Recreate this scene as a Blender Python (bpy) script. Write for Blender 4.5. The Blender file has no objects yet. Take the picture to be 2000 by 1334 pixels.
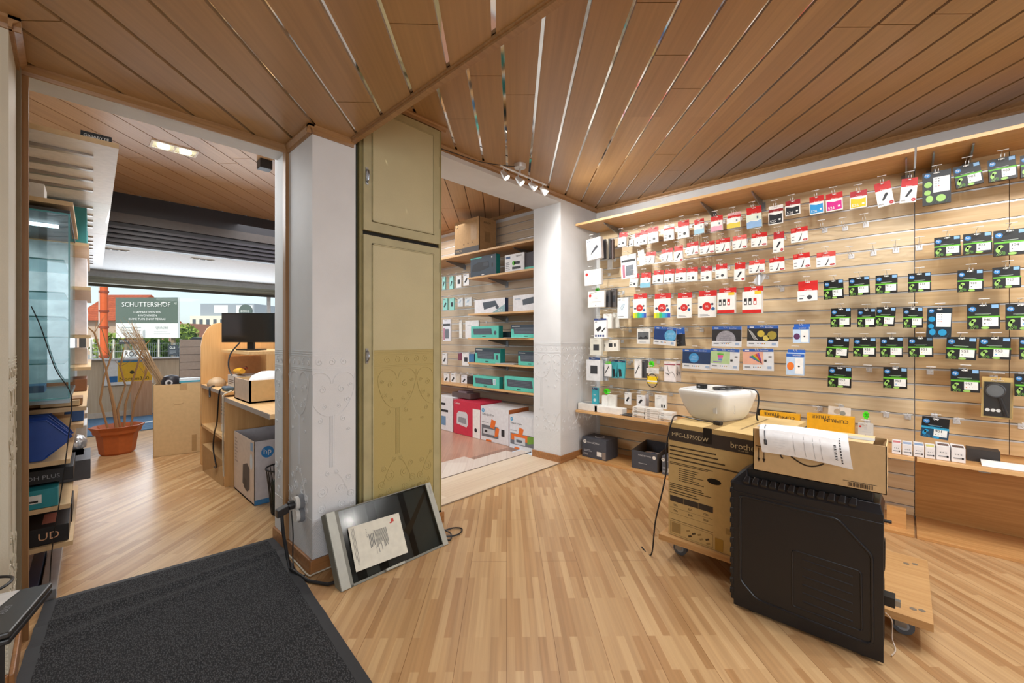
import bpy, bmesh, math, random
from mathutils import Vector, Matrix
R = math.radians
sc = bpy.context.scene
col = sc.collection

# ------------------------------------------------------------------ camera
FPX, TH, EYE, HOR = 818.0, R(43.27), 1.2, 660.0
FW = (math.cos(TH), math.sin(TH)); RT = (math.sin(TH), -math.cos(TH))
cd = bpy.data.cameras.new('camera'); cam = bpy.data.objects.new('camera', cd); col.objects.link(cam)
cam.location = (0, 0, EYE); cam.rotation_euler = (R(90), 0, TH - R(90))
cd.sensor_width = 36; cd.lens = FPX / 2000 * 36; cd.shift_y = (HOR - 667) / 2000; cd.clip_start = .02; cd.clip_end = 500
sc.camera = cam

def ray(px, py):
    u = (px - 1000) / FPX
    return FW[0] + u * RT[0], FW[1] + u * RT[1], (HOR - py) / FPX
def onX(px, py, X):
    a, b, c = ray(px, py); d = X / a; return Vector((X, b * d, EYE + c * d))
def onY(px, py, Y):
    a, b, c = ray(px, py); d = Y / b; return Vector((a * d, Y, EYE + c * d))
def onZ(px, py, Z=0.0):
    a, b, c = ray(px, py); d = (Z - EYE) / c; return Vector((a * d, b * d, Z))
def onD(px, py, d):
    a, b, c = ray(px, py); return Vector((a * d, b * d, EYE + c * d))

# ------------------------------------------------------------------ world, lights, exposure
w = bpy.data.worlds.new('sky'); sc.world = w; w.use_nodes = True
nt = w.node_tree; nt.nodes.clear()
wo = nt.nodes.new('ShaderNodeOutputWorld'); bg = nt.nodes.new('ShaderNodeBackground')
sky = nt.nodes.new('ShaderNodeTexSky'); sky.sky_type = 'NISHITA'; sky.sun_elevation = R(38); sky.sun_rotation = R(200); sky.sun_disc = False
sky.air_density = 1.0; sky.dust_density = 1.6
hz = nt.nodes.new('ShaderNodeMixRGB'); hz.inputs[0].default_value = .55; hz.inputs[2].default_value = (5.2, 5.6, 6.2, 1)
nt.links.new(sky.outputs[0], hz.inputs[1]); nt.links.new(hz.outputs[0], bg.inputs[0]); nt.links.new(bg.outputs[0], wo.inputs[0])
bg.inputs[1].default_value = .17
sc.view_settings.view_transform = 'Standard'; sc.view_settings.look = 'None'; sc.view_settings.gamma = 1
sc.view_settings.use_curve_mapping = False; sc.view_settings.exposure = .31
sc.cycles.max_bounces = 7; sc.cycles.diffuse_bounces = 4; sc.cycles.glossy_bounces = 4; sc.cycles.transmission_bounces = 6
sc.cycles.transparent_max_bounces = 8; sc.cycles.caustics_reflective = False; sc.cycles.caustics_refractive = False
sc.cycles.sample_clamp_indirect = 4; sc.cycles.use_denoising = True

def light(name, kind, loc, power, color=(1, 1, 1), size=.1, size_y=None, rot=None, aim=None, angle=None, blend=.5, spec=1.0):
    d = bpy.data.lights.new(name, kind); d.energy = power; d.color = color
    if kind == 'AREA':
        d.size = size
        if size_y: d.shape = 'RECTANGLE'; d.size_y = size_y
    elif kind == 'SUN': d.angle = size
    else: d.shadow_soft_size = size
    if kind == 'SPOT': d.spot_size = angle; d.spot_blend = blend
    d.specular_factor = spec
    o = bpy.data.objects.new(name, d); col.objects.link(o); o.location = loc
    if aim is not None:
        o.rotation_euler = (Vector(aim) - Vector(loc)).to_track_quat('-Z', 'Y').to_euler()
    if rot: o.rotation_euler = rot
    return o
WARM = (1.0, .965, .91); DAY = (.86, .93, 1.0)
light('sun_outside', 'SUN', (0, 20, 20), 3.0, (1, .95, .86), size=R(1), rot=(R(48), R(8), R(-35)))
# daylight entering by the shop window of the next room
light('window_daylight', 'AREA', (1.6, 8.60, 1.42), 34, DAY, 2.8, 1.0, aim=(1.2, 4.0, 1.6))
light('aisle_fill_light', 'AREA', (.3, 4.0, 2.25), 16, (.93, .97, 1), .5, 1.6, rot=(0, R(-50), 0), spec=.2)  # added area light without a fitting, lifts the dim left shelving
light('rear_fill_light', 'AREA', (-.6, -2.7, 1.5), 85, (.86, .93, 1.0), 3.2, 1.8, aim=(2.0, 1.6, 1.2), spec=.2)  # soft fill added behind the camera, no glazing stands there
light('sales_room_lamps', 'AREA', (2.6, 5.2, 2.66), 38, (.97, .98, 1), 2.2, 2.2, rot=(0, 0, 0), spec=.2)
light('counter_lamps', 'AREA', (.9, 4.3, 2.66), 26, (1, .97, .93), .9, 1.6, rot=(0, 0, 0), spec=.2)
light('middle_fill_light', 'AREA', (2.3, -.4, 2.5), 42, (.97, .98, 1), 1.6, 1.6, rot=(0, 0, 0), spec=.3)  # overhead fill added out of view, evens out the main room

# ------------------------------------------------------------------ materials
MATS = {}
def lin(h):
    h = h.lstrip('#'); c = [int(h[i:i + 2], 16) / 255 for i in (0, 2, 4)]
    return tuple(x / 12.92 if x <= .04045 else ((x + .055) / 1.055) ** 2.4 for x in c)
def newmat(name):
    m = bpy.data.materials.new(name); m.use_nodes = True; return m, m.node_tree, m.node_tree.nodes['Principled BSDF']
def P(hexc, rough=.5, metal=0.0, coat=0.0, var=.06, sc_=30.0, bump=0.0):
    """plain paint / card / plastic with a faint procedural mottling"""
    key = (hexc, rough, metal, coat, var, sc_, bump)
    if key in MATS: return MATS[key]
    m, t, b = newmat('surface_' + hexc.strip('#')); c = lin(hexc)
    n = t.nodes.new('ShaderNodeTexNoise'); n.inputs['Scale'].default_value = sc_; n.inputs['Detail'].default_value = 3
    tc = t.nodes.new('ShaderNodeTexCoord'); t.links.new(tc.outputs['Object'], n.inputs['Vector'])
    r = t.nodes.new('ShaderNodeValToRGB'); t.links.new(n.outputs['Fac'], r.inputs[0])
    r.color_ramp.elements[0].position = .3; r.color_ramp.elements[1].position = .7
    r.color_ramp.elements[0].color = tuple(max(0, x * (1 - var)) for x in c) + (1,)
    r.color_ramp.elements[1].color = tuple(min(1, x * (1 + var)) for x in c) + (1,)
    t.links.new(r.outputs[0], b.inputs['Base Color'])
    b.inputs['Roughness'].default_value = rough; b.inputs['Metallic'].default_value = metal; b.inputs['Coat Weight'].default_value = coat
    if bump:
        bp = t.nodes.new('ShaderNodeBump'); bp.inputs['Strength'].default_value = bump; bp.inputs['Distance'].default_value = .002
        t.links.new(n.outputs['Fac'], bp.inputs['Height']); t.links.new(bp.outputs[0], b.inputs['Normal'])
    MATS[key] = m; return m
def WOOD(c1, c2, rough=.4, ang=0.0, scale=1.0, coat=0.0, axis='X'):
    """wood grain running along the given local axis (turned by ang about Z)"""
    key = ('wood', c1, c2, rough, ang, scale, coat, axis)
    if key in MATS: return MATS[key]
    m, t, b = newmat('wood_' + c1.strip('#'))
    tc = t.nodes.new('ShaderNodeTexCoord'); mp = t.nodes.new('ShaderNodeMapping')
    t.links.new(tc.outputs['Object'], mp.inputs[0]); mp.vector_type = 'TEXTURE'
    mp.inputs['Rotation'].default_value = (0, 0, ang)
    s = {'X': (1 / 1.2, 1 / 28, 1 / 28), 'Y': (1 / 28, 1 / 1.2, 1 / 28), 'Z': (1 / 28, 1 / 28, 1 / 1.2)}[axis]
    mp.inputs['Scale'].default_value = s
    n = t.nodes.new('ShaderNodeTexNoise'); n.inputs['Scale'].default_value = 2.2 * scale; n.inputs['Detail'].default_value = 5; n.inputs['Distortion'].default_value = .5
    t.links.new(mp.outputs[0], n.inputs['Vector'])
    r = t.nodes.new('ShaderNodeValToRGB'); t.links.new(n.outputs['Fac'], r.inputs[0])
    r.color_ramp.elements[0].position = .32; r.color_ramp.elements[1].position = .68
    r.color_ramp.elements[0].color = lin(c2) + (1,); r.color_ramp.elements[1].color = lin(c1) + (1,)
    t.links.new(r.outputs[0], b.inputs['Base Color']); b.inputs['Roughness'].default_value = rough; b.inputs['Coat Weight'].default_value = coat
    MATS[key] = m; return m
def BRICKY(name, c1, c2, cm, ang, bw, rh, rough=.35, mortar=.002, grain=.35, squash=.5, spec=None, seam=None, bias=0.0):
    """strips laid along direction ang in the local XY plane: bw = strip length, rh = strip width"""
    m, t, b = newmat(name)
    tc = t.nodes.new('ShaderNodeTexCoord'); mp = t.nodes.new('ShaderNodeMapping'); mp.vector_type = 'TEXTURE'
    mp.inputs['Rotation'].default_value = (0, 0, ang); t.links.new(tc.outputs['Object'], mp.inputs[0])
    br = t.nodes.new('ShaderNodeTexBrick'); t.links.new(mp.outputs[0], br.inputs['Vector'])
    br.offset = squash; br.inputs['Scale'].default_value = 1; br.inputs['Brick Width'].default_value = bw; br.inputs['Row Height'].default_value = rh
    br.inputs['Mortar Size'].default_value = mortar; br.inputs['Mortar Smooth'].default_value = .3; br.inputs['Bias'].default_value = bias
    br.inputs['Color1'].default_value = lin(c1) + (1,); br.inputs['Color2'].default_value = lin(c2) + (1,); br.inputs['Mortar'].default_value = lin(cm) + (1,)
    m2 = t.nodes.new('ShaderNodeMapping'); m2.inputs['Scale'].default_value = (1.5, 60, 1); t.links.new(mp.outputs[0], m2.inputs[0])
    n = t.nodes.new('ShaderNodeTexNoise'); n.inputs['Scale'].default_value = 1.0; n.inputs['Detail'].default_value = 4; t.links.new(m2.outputs[0], n.inputs['Vector'])
    mx = t.nodes.new('ShaderNodeMixRGB'); mx.blend_type = 'OVERLAY'; mx.inputs[0].default_value = grain
    t.links.new(br.outputs['Color'], mx.inputs[1]); t.links.new(n.outputs['Fac'], mx.inputs[2])
    last = mx.outputs[0]
    if seam:
        b2 = t.nodes.new('ShaderNodeTexBrick'); t.links.new(mp.outputs[0], b2.inputs['Vector']); b2.offset = .37
        b2.inputs['Scale'].default_value = 1; b2.inputs['Brick Width'].default_value = seam[0]; b2.inputs['Row Height'].default_value = seam[1]
        b2.inputs['Mortar Size'].default_value = .0011; b2.inputs['Color1'].default_value = (1, 1, 1, 1); b2.inputs['Color2'].default_value = (.93, .93, .93, 1); b2.inputs['Mortar'].default_value = (.45, .36, .28, 1)
        mm = t.nodes.new('ShaderNodeMixRGB'); mm.blend_type = 'MULTIPLY'; mm.inputs[0].default_value = 1
        t.links.new(last, mm.inputs[1]); t.links.new(b2.outputs['Color'], mm.inputs[2]); last = mm.outputs[0]
    t.links.new(last, b.inputs['Base Color']); b.inputs['Roughness'].default_value = rough
    return m
def WALLPAPER(name, c, dado=1.13, low=.26, stain=None, c_low=None, rough=.6):
    """embossed wallpaper: fine linen weave above, scrolled dado below, small lozenges at the foot (heights are real bands of the paper)"""
    m, t, b = newmat(name)
    tc = t.nodes.new('ShaderNodeTexCoord'); sp = t.nodes.new('ShaderNodeSeparateXYZ'); t.links.new(tc.outputs['Object'], sp.inputs[0])
    def math_(op, a, b_=None):
        q = t.nodes.new('ShaderNodeMath'); q.operation = op
        for i, x in enumerate((a, b_)):
            if x is None: continue
            if isinstance(x, (int, float)): q.inputs[i].default_value = x
            else: t.links.new(x, q.inputs[i])
        return q.outputs[0]
    hor = math_('ADD', sp.outputs[0], sp.outputs[1])
    # lozenges
    a = math_('MULTIPLY', math_('ADD', hor, sp.outputs[2]), 230); c2 = math_('MULTIPLY', math_('SUBTRACT', hor, sp.outputs[2]), 230)
    loz = math_('ABSOLUTE', math_('MULTIPLY', math_('SINE', a), math_('SINE', c2)))
    lozm = math_('MULTIPLY', loz, math_('LESS_THAN', sp.outputs[2], low))
    n = t.nodes.new('ShaderNodeTexNoise'); n.inputs['Scale'].default_value = 260; n.inputs['Detail'].default_value = 2; t.links.new(tc.outputs['Object'], n.inputs[0])
    n2 = t.nodes.new('ShaderNodeTexNoise'); n2.inputs['Scale'].default_value = 5; n2.inputs['Detail'].default_value = 4; t.links.new(tc.outputs['Object'], n2.inputs[0])
    hgt = math_('ADD', math_('MULTIPLY', lozm, 1.0), math_('MULTIPLY', n.outputs['Fac'], .25))
    bp = t.nodes.new('ShaderNodeBump'); bp.inputs['Strength'].default_value = .6; bp.inputs['Distance'].default_value = .003
    t.links.new(hgt, bp.inputs['Height']); t.links.new(bp.outputs[0], b.inputs['Normal'])
    r = t.nodes.new('ShaderNodeValToRGB'); t.links.new(n2.outputs['Fac'], r.inputs[0]); r.color_ramp.elements[0].position = .3; r.color_ramp.elements[1].position = .65
    cc = lin(c); r.color_ramp.elements[0].color = tuple(x * .93 for x in cc) + (1,); r.color_ramp.elements[1].color = cc + (1,)
    out = r.outputs[0]
    if c_low:
        mx = t.nodes.new('ShaderNodeMixRGB'); t.links.new(math_('LESS_THAN', sp.outputs[2], dado), mx.inputs[0])
        mx.inputs[2].default_value = lin(c_low) + (1,); t.links.new(out, mx.inputs[1]); out = mx.outputs[0]
    t.links.new(out, b.inputs['Base Color']); b.inputs['Roughness'].default_value = rough
    return m
def EMIT(hexc, s):
    key = ('emit', hexc, s)
    if key in MATS: return MATS[key]
    m, t, b = newmat('glowing_' + hexc.strip('#')); b.inputs['Emission Color'].default_value = lin(hexc) + (1,); b.inputs['Emission Strength'].default_value = s
    b.inputs['Base Color'].default_value = lin(hexc) + (1,); MATS[key] = m; return m
def GLASS(hexc='#dff0f2', alpha=.12, rough=.02):
    key = ('glass', hexc, alpha)
    if key in MATS: return MATS[key]
    m, t, b = newmat('clear_' + hexc.strip('#')); o = t.nodes['Material Output']
    tr = t.nodes.new('ShaderNodeBsdfTransparent'); tr.inputs[0].default_value = lin(hexc) + (1,)
    gl = t.nodes.new('ShaderNodeBsdfGlossy'); gl.inputs['Roughness'].default_value = rough
    fr = t.nodes.new('ShaderNodeLayerWeight'); fr.inputs[0].default_value = .3
    pw = t.nodes.new('ShaderNodeMath'); pw.operation = 'POWER'; pw.inputs[1].default_value = 3; t.links.new(fr.outputs['Facing'], pw.inputs[0])
    ad = t.nodes.new('ShaderNodeMath'); ad.operation = 'MULTIPLY_ADD'; ad.inputs[1].default_value = .5; ad.inputs[2].default_value = alpha; t.links.new(pw.outputs[0], ad.inputs[0])
    mx = t.nodes.new('ShaderNodeMixShader'); t.links.new(ad.outputs[0], mx.inputs[0]); t.links.new(tr.outputs[0], mx.inputs[1]); t.links.new(gl.outputs[0], mx.inputs[2])
    t.links.new(mx.outputs[0], o.inputs[0]); MATS[key] = m; return m

WHITE = P('#f1f1ee'); INK = P('#26282c'); GREY = P('#8d9196'); CHROME = P('#e2e4e6', .4, .55); STEEL = P('#9ea2a6', .35, .9)
BLACKP = P('#1b1c1f', .38); CARD = P('#c79f6b', .75, bump=.2); ALU = P('#cfd1d2', .35, .6)

# ------------------------------------------------------------------ mesh building
class Fr:
    """a flat face to print on: origin, unit u (right), unit v (up); n points out"""
    def __init__(s, o, u, v):
        s.o = Vector(o); s.u = Vector(u).normalized(); s.v = Vector(v).normalized(); s.n = s.u.cross(s.v)
    def p(s, a, b, k=0.0): return s.o + s.u * a + s.v * b + s.n * k
GL = {}
def glyphs(s, bold=False):
    if s in GL: return GL[s]
    cu = bpy.data.curves.new('lettering', 'FONT'); cu.body = s; cu.size = 1; cu.resolution_u = 2
    if bold: cu.offset = .02
    ob = bpy.data.objects.new('lettering', cu); dg = bpy.context.evaluated_depsgraph_get()
    me = bpy.data.meshes.new_from_object(ob)
    vs = [(v.co.x, v.co.y) for v in me.vertices]; fs = [tuple(p.vertices) for p in me.polygons]
    bpy.data.objects.remove(ob); bpy.data.curves.remove(cu); bpy.data.meshes.remove(me)
    x0 = min(v[0] for v in vs); x1 = max(v[0] for v in vs); y0 = min(v[1] for v in vs); y1 = max(v[1] for v in vs)
    GL[s] = ([(x - x0, y - y0) for x, y in vs], fs, x1 - x0, y1 - y0); return GL[s]
class MB:
    def __init__(s): s.v = []; s.f = []; s.m = []; s.mats = []; s.M = Matrix()
    def mi(s, m):
        if m not in s.mats: s.mats.append(m)
        return s.mats.index(m)
    def add(s, pts, faces, m):
        k = len(s.v); s.v += [tuple(s.M @ Vector(p)) for p in pts]; i = s.mi(m)
        for f in faces: s.f.append(tuple(k + a for a in f)); s.m.append(i)
    def quad(s, a, b, c, d, m): s.add([a, b, c, d], [(0, 1, 2, 3)], m)
    def poly(s, pts, m): s.add(pts, [tuple(range(len(pts)))], m)
    def box(s, x0, y0, z0, x1, y1, z1, m):
        s.add([(x0, y0, z0), (x1, y0, z0), (x1, y1, z0), (x0, y1, z0), (x0, y0, z1), (x1, y0, z1), (x1, y1, z1), (x0, y1, z1)],
              [(0, 3, 2, 1), (4, 5, 6, 7), (0, 1, 5, 4), (1, 2, 6, 5), (2, 3, 7, 6), (3, 0, 4, 7)], m)
    def hexa(s, b, t, m):
        s.add(list(b) + list(t), [(3, 2, 1, 0), (4, 5, 6, 7), (0, 1, 5, 4), (1, 2, 6, 5), (2, 3, 7, 6), (3, 0, 4, 7)], m)
    def prism(s, pts, d, m, m2=None):
        n = len(pts); d = Vector(d); s.add([Vector(p) for p in pts] + [Vector(p) + d for p in pts],
              [tuple(reversed(range(n))), tuple(range(n, 2 * n))] + [(i, (i + 1) % n, n + (i + 1) % n, n + i) for i in range(n)], m)
    def tube(s, pts, r, m, n=6, closed=False):
        pts = [Vector(p) for p in pts]; N = len(pts); rs = r if isinstance(r, (list, tuple)) else [r] * N
        ring = []; up = None
        for i, p in enumerate(pts):
            a = pts[i - 1] if i else (pts[-1] if closed else p); b = pts[(i + 1) % N] if (i < N - 1 or closed) else p
            t = (b - a)
            if t.length < 1e-9: t = Vector((0, 0, 1))
            t.normalize()
            if up is None: up = t.orthogonal().normalized()
            up = (up - t * up.dot(t))
            if up.length < 1e-6: up = t.orthogonal()
            up.normalize(); sd = t.cross(up)
            ring += [p + (up * math.cos(2 * math.pi * k / n) + sd * math.sin(2 * math.pi * k / n)) * rs[i] for k in range(n)]
        fs = []
        for i in range(N if closed else N - 1):
            for k in range(n):
                j = (i + 1) % N; fs.append((i * n + k, i * n + (k + 1) % n, j * n + (k + 1) % n, j * n + k))
        if not closed: fs += [tuple(reversed(range(n))), tuple(range((N - 1) * n, N * n))]
        s.add(ring, fs, m)
    def cyl(s, a, b, r, m, n=16, r2=None): s.tube([a, b], [r, r if r2 is None else r2], m, n)
    def lathe(s, c, prof, m, n=20, sx=1.0, sy=1.0):
        pts = []; fs = []
        for (r, z) in prof:
            for k in range(n):
                a = 2 * math.pi * k / n; pts.append((c[0] + r * sx * math.cos(a), c[1] + r * sy * math.sin(a), c[2] + z))
        for i in range(len(prof) - 1):
            for k in range(n): fs.append((i * n + k, i * n + (k + 1) % n, (i + 1) * n + (k + 1) % n, (i + 1) * n + k))
        fs.append(tuple(reversed(range(n)))); fs.append(tuple(range((len(prof) - 1) * n, len(prof) * n)))
        s.add(pts, fs, m)
    # printing on a face
    def rect(s, F, a0, b0, a1, b1, m, k=.0006): s.quad(F.p(a0, b0, k), F.p(a1, b0, k), F.p(a1, b1, k), F.p(a0, b1, k), m)
    def pol(s, F, pts, m, k=.0006): s.poly([F.p(a, b, k) for a, b in pts], m)
    def disc(s, F, a, b, r, m, k=.0008, n=20, ry=None):
        ry = ry or r; s.poly([F.p(a + r * math.cos(2 * math.pi * i / n), b + ry * math.sin(2 * math.pi * i / n), k) for i in range(n)], m)
    def text(s, F, st, a, b, h, m, k=.001, w=None, al='L', rot=0):
        vs, fs, tw, th = glyphs(st); q = h / th if h else w / tw; qx = w / tw if w else q
        ox = {'L': 0, 'C': -tw / 2, 'R': -tw}[al]; cr, sr = math.cos(rot), math.sin(rot)
        pts = []
        for x, y in vs:
            x = (x + ox) * qx; y = y * q; pts.append(F.p(a + x * cr - y * sr, b + x * sr + y * cr, k))
        s.add(pts, fs, m)
    def lines(s, F, a0, b0, a1, b1, n, m, seed=1, k=.0007, fill=.45, gap=0.0):
        rg = random.Random(seed); h = (b1 - b0) / n
        for i in range(n):
            y = b1 - (i + .5) * h; s.rect(F, a0, y - h * fill / 2, a0 + (a1 - a0) * rg.uniform(.55, 1), y + h * fill / 2, m, k)
    def build(s, name, parent=None, smooth=False, bevel=0.0, loc=None, rotz=0.0, M=None):
        me = bpy.data.meshes.new(name); me.from_pydata(s.v, [], s.f)
        for m in s.mats: me.materials.append(m)
        me.polygons.foreach_set('material_index', s.m)
        if smooth: me.polygons.foreach_set('use_smooth', [True] * len(me.polygons))
        me.update(); o = bpy.data.objects.new(name, me); col.objects.link(o)
        if parent is not None: o.parent = parent
        if M is not None: o.matrix_local = M
        elif loc is not None: o.location = loc; o.rotation_euler = (0, 0, rotz)
        if bevel:
            b = o.modifiers.new('edges', 'BEVEL'); b.width = bevel; b.segments = 2; b.limit_method = 'ANGLE'; b.angle_limit = R(50)
        if smooth:
            e = o.modifiers.new('creases', 'EDGE_SPLIT'); e.split_angle = R(40)
        return o
def tag(o, label=None, cat=None, group=None, kind=None):
    if label: o['label'] = label
    if cat: o['category'] = cat
    if group: o['group'] = group
    if kind: o['kind'] = kind
    return o
def empty(name, loc=(0, 0, 0), rz=0.0, label=None, cat=None, group=None, M=None):
    o = bpy.data.objects.new(name, None); col.objects.link(o); o.empty_display_size = .05
    if M is not None: o.matrix_world = M
    else: o.location = loc; o.rotation_euler = (0, 0, rz)
    return tag(o, label, cat, group)
def kids(o): return [c for c in bpy.data.objects if c.parent == o]
def copy_tree(o, parent=None):
    c = o.copy(); col.objects.link(c)
    if parent is not None: c.parent = parent
    for ch in kids(o): copy_tree(ch, c)
    return c
def struct(mb, name, **k): return tag(mb.build(name, **k), kind='structure')
# ================================================================== THE ROOM
XW, YB = 3.878, 2.41           # slatwall line, back wall line
CH, CL, CS = 2.57, 2.275, 2.785   # ceilings: main room, lowered part, sales room beyond
PY = 2.2                       # front of the pier and the cupboard
XL, XP0, XP1, XC1 = -.135, .855, 1.085, 1.668
YD = 2.54; YJ = 2.76           # door frame line, far side of the thick wall
XSTEP = 1.072
mWP = WALLPAPER('embossed_wallpaper', '#dbdddf')
mWPold = WALLPAPER('aged_embossed_wallpaper', '#cfc8b4')
mTRIM = WOOD('#a98359', '#96704a', .35)
mFRAME = WOOD('#a9825a', '#8e6943', .4, axis='Z')
mWHITE = P('#e9e9e8', .6)
def ceiling_boards(name, poly, z, ang, seed, off=0.0, c=('#ac875b', '#a07b51'), gap=.017, mirror=True):
    """laminate boards laid at an angle with mirror strips in the joints; poly is the (convex) outline"""
    rg = random.Random(seed); P_ = .1825
    d = Vector((math.cos(ang), math.sin(ang))); nn = Vector((-d.y, d.x))
    bm = bmesh.new(); ss = [Vector(p) for p in poly]
    lo = min(nn.dot(p) for p in ss); hi = max(nn.dot(p) for p in ss); a0 = min(d.dot(p) for p in ss); a1 = max(d.dot(p) for p in ss)
    k = math.floor((lo - off) / P_)
    while k * P_ + off < hi:
        b0 = k * P_ + off + gap / 2; b1 = (k + 1) * P_ + off - gap / 2
        a = a0 - rg.uniform(0, 2.6)
        while a < a1:
            e = a + 2.6
            pts = []
            for (u, v_, zz) in ((a, b0, 0), (e - .005, b0, 0), (e - .005, b1, 0), (a, b1, 0), (a, b0, .01), (e - .005, b0, .01), (e - .005, b1, .01), (a, b1, .01)):
                p = d * u + nn * v_; pts.append(bm.verts.new((p.x, p.y, z + zz)))
            for f in ((0, 3, 2, 1), (4, 5, 6, 7), (0, 1, 5, 4), (1, 2, 6, 5), (2, 3, 7, 6), (3, 0, 4, 7)): bm.faces.new([pts[i] for i in f])
            a = e
        k += 1
    n = len(ss); cx = sum((p for p in ss), Vector((0, 0))) / n
    for i in range(n):
        p, q = ss[i], ss[(i + 1) % n]; e = (q - p); no = Vector((e.y, -e.x))
        if no.dot(cx - p) > 0: no = -no
        bmesh.ops.bisect_plane(bm, geom=bm.verts[:] + bm.edges[:] + bm.faces[:], plane_co=(p.x, p.y, 0), plane_no=(no.x, no.y, 0), clear_outer=True)
    mb = MB(); bm.verts.index_update()
    key = name
    cb = BRICKY('ceiling_laminate_' + name, c[0], c[1], c[1], ang, 2.6, P_, .33, 0.0, .22)
    mb.add([v.co.copy() for v in bm.verts], [tuple(v.index for v in f.verts) for f in bm.faces], cb); bm.free()
    mir = P('#e4e2dd', .06, 1.0, var=.02) if mirror else P('#4a2f1d', .6)
    mb.poly([(p.x, p.y, z + .008) for p in reversed(ss)], mir)
    mb.poly([(p.x, p.y, z + .03) for p in reversed(ss)], mWHITE)
    return struct(mb, name)
ceiling_boards('ceiling', [(XSTEP, -3.0), (XW, -3.0), (XW, YB), (XSTEP, YB)], CH, R(43.0), 4, .055)
ceiling_boards('ceiling', [(-1.9, -3.0), (XSTEP, -3.0), (XSTEP, YD), (-1.9, YD)], CL, R(45), 9, .02)
ceiling_boards('ceiling', [(-.9, YJ - .05), (XW, YJ - .05), (XW, 6.24), (-.9, 6.24)], CS, R(45), 21, .0, ('#bb9670', '#ae8963'), gap=.008, mirror=False)

# floors: the rooms share a strip laminate laid on the diagonal
mFL = BRICKY('strip_laminate', '#cba87b', '#ab8257', '#b48f67', R(44), .42, .0315, .3, 0.0, .3, .41, seam=(1.38, .189))
f = MB(); f.box(-2.0, -3.0, -.06, XW, YB + .02, 0, mFL); f.box(-2.0, YB + .02, -.06, 1.67, 8.9, 0, mFL); struct(f, 'floor')
mFL2 = BRICKY('pinkish_laminate', '#bd937c', '#a87e69', '#9a7564', R(44), 1.2, .12, .3, .0008, .3, .37)
f = MB(); f.box(1.67, 3.18, -.06, XW, 8.9, 0.0, mFL2); struct(f, 'floor')
mFL3 = BRICKY('pale_tile_planks', '#d8cdc2', '#cdbfb4', '#b8aca2', R(44), .62, .19, .4, .0015, .2, .5)
f = MB()
f.prism([(1.67, 2.86, -.001), (XW, 2.86, -.001), (XW, 3.0, -.001), (3.2, 3.0, -.001), (3.2, 3.1, -.001), (2.75, 3.1, -.001), (2.75, 3.25, -.001), (2.35, 3.25, -.001), (2.35, 3.4, -.001), (1.95, 3.4, -.001), (1.95, 3.55, -.001), (1.67, 3.55, -.001)], (0, 0, .004), mFL3); struct(f, 'floor')
mTHR = BRICKY('threshold_planks', '#dccbb4', '#cdb89f', '#a58f78', 0, 1.3, .125, .35, .001, .3)
f = MB(); f.box(1.67, YB, -.05, 3.24, 2.86, .006, mTHR); f.box(1.67, YB - .006, 0, 3.24, YB, .008, P('#8a7a68', .4)); f.box(1.67, 2.86, 0, 3.6, 2.868, .009, P('#6e6258', .4)); struct(f, 'floor')

# relief of the wallpaper dado (raised scrolls) on a face
def relief(mb, F, w, m, top=1.13, s0=0.0):
    r = .0034
    def T(pts, rr=r): mb.tube([F.p(a, b, .0002) for a, b in pts], rr, m, 4)
    def spiral(a, b, R0, sg, t0, turns=1.4, n=14): T([(a + sg * R0 * (1 - i / n * .8) * math.cos(t0 + i / n * turns * 2 * math.pi), b + R0 * (1 - i / n * .8) * math.sin(t0 + i / n * turns * 2 * math.pi)) for i in range(n + 1)], .0026)
    def clip(pts): return [(min(max(a, .004), w - .004), b) for a, b in pts]
    for zz in (top, top - .012, top - .024, top - .088, top - .098): T([(.002, zz), (w - .002, zz)], .0024)
    per = .26; k = -1; x = s0 - per
    while x < w + per:
        for q in range(4):      # frieze scrolls
            a = x + q * per / 4
            if .03 < a < w - .03: spiral(a, top - .056, .022, 1 if q % 2 else -1, 1.2)
        if -.02 < x < w + .02:
            for e in (-.011, -.003, .005, .013):
                if 0 < x + e < w: T([(x + e, top - .34), (x + e, .52)], .0024)
            for sg in (-1, 1):
                arc = [(x + sg * (.012 + .118 * math.sin(t * math.pi / 2)), top - .34 + .22 * (1 - math.cos(t * math.pi / 2))) for t in [i / 8 for i in range(9)]]
                arc2 = [(x + sg * .13 - sg * .13 * (1 - math.cos(t)), top - .12 - .0 + 0 * t) for t in (0,)]
                if 0 < x + sg * .13 < w or 0 < x + sg * .07 < w: T([p for p in clip(arc)], .0028)
                big = [(x + sg * (.065 + .06 * math.cos(t)), top - .17 + .06 * math.sin(t)) for t in [i * math.pi / 9 for i in range(10)]]
                if .0 < x + sg * .065 < w: T(clip(big), .0028)
                for (dx, dz, rr) in ((.05, -.2, .02), (.085, -.26, .018), (.04, -.29, .014), (.1, -.18, .014), (.06, -.36, .016), (.09, -.42, .012)):
                    if rr < x + sg * dx < w - rr: spiral(x + sg * dx, top + dz, rr, sg, dx * 30)
                # foot scrolls
                for (dx, z0, rr) in ((.025, .49, .014), (.05, .40, .032), (.088, .45, .02), (.1, .36, .026), (.055, .315, .024), (.105, .3, .018)):
                    if rr < x + sg * dx < w - rr: spiral(x + sg * dx, z0, rr, sg, dx * 40, 1.7, 18)
                bell = [(x + sg * (.01 + .09 * t), .50 - .10 * t * t - .06 * t) for t in [i / 6 for i in range(7)]]
                if 0 < x + sg * .1 < w: T(clip(bell), .0028)
        x += per
    T([(.002, .27), (w - .002, .27)], .0016)

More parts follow.
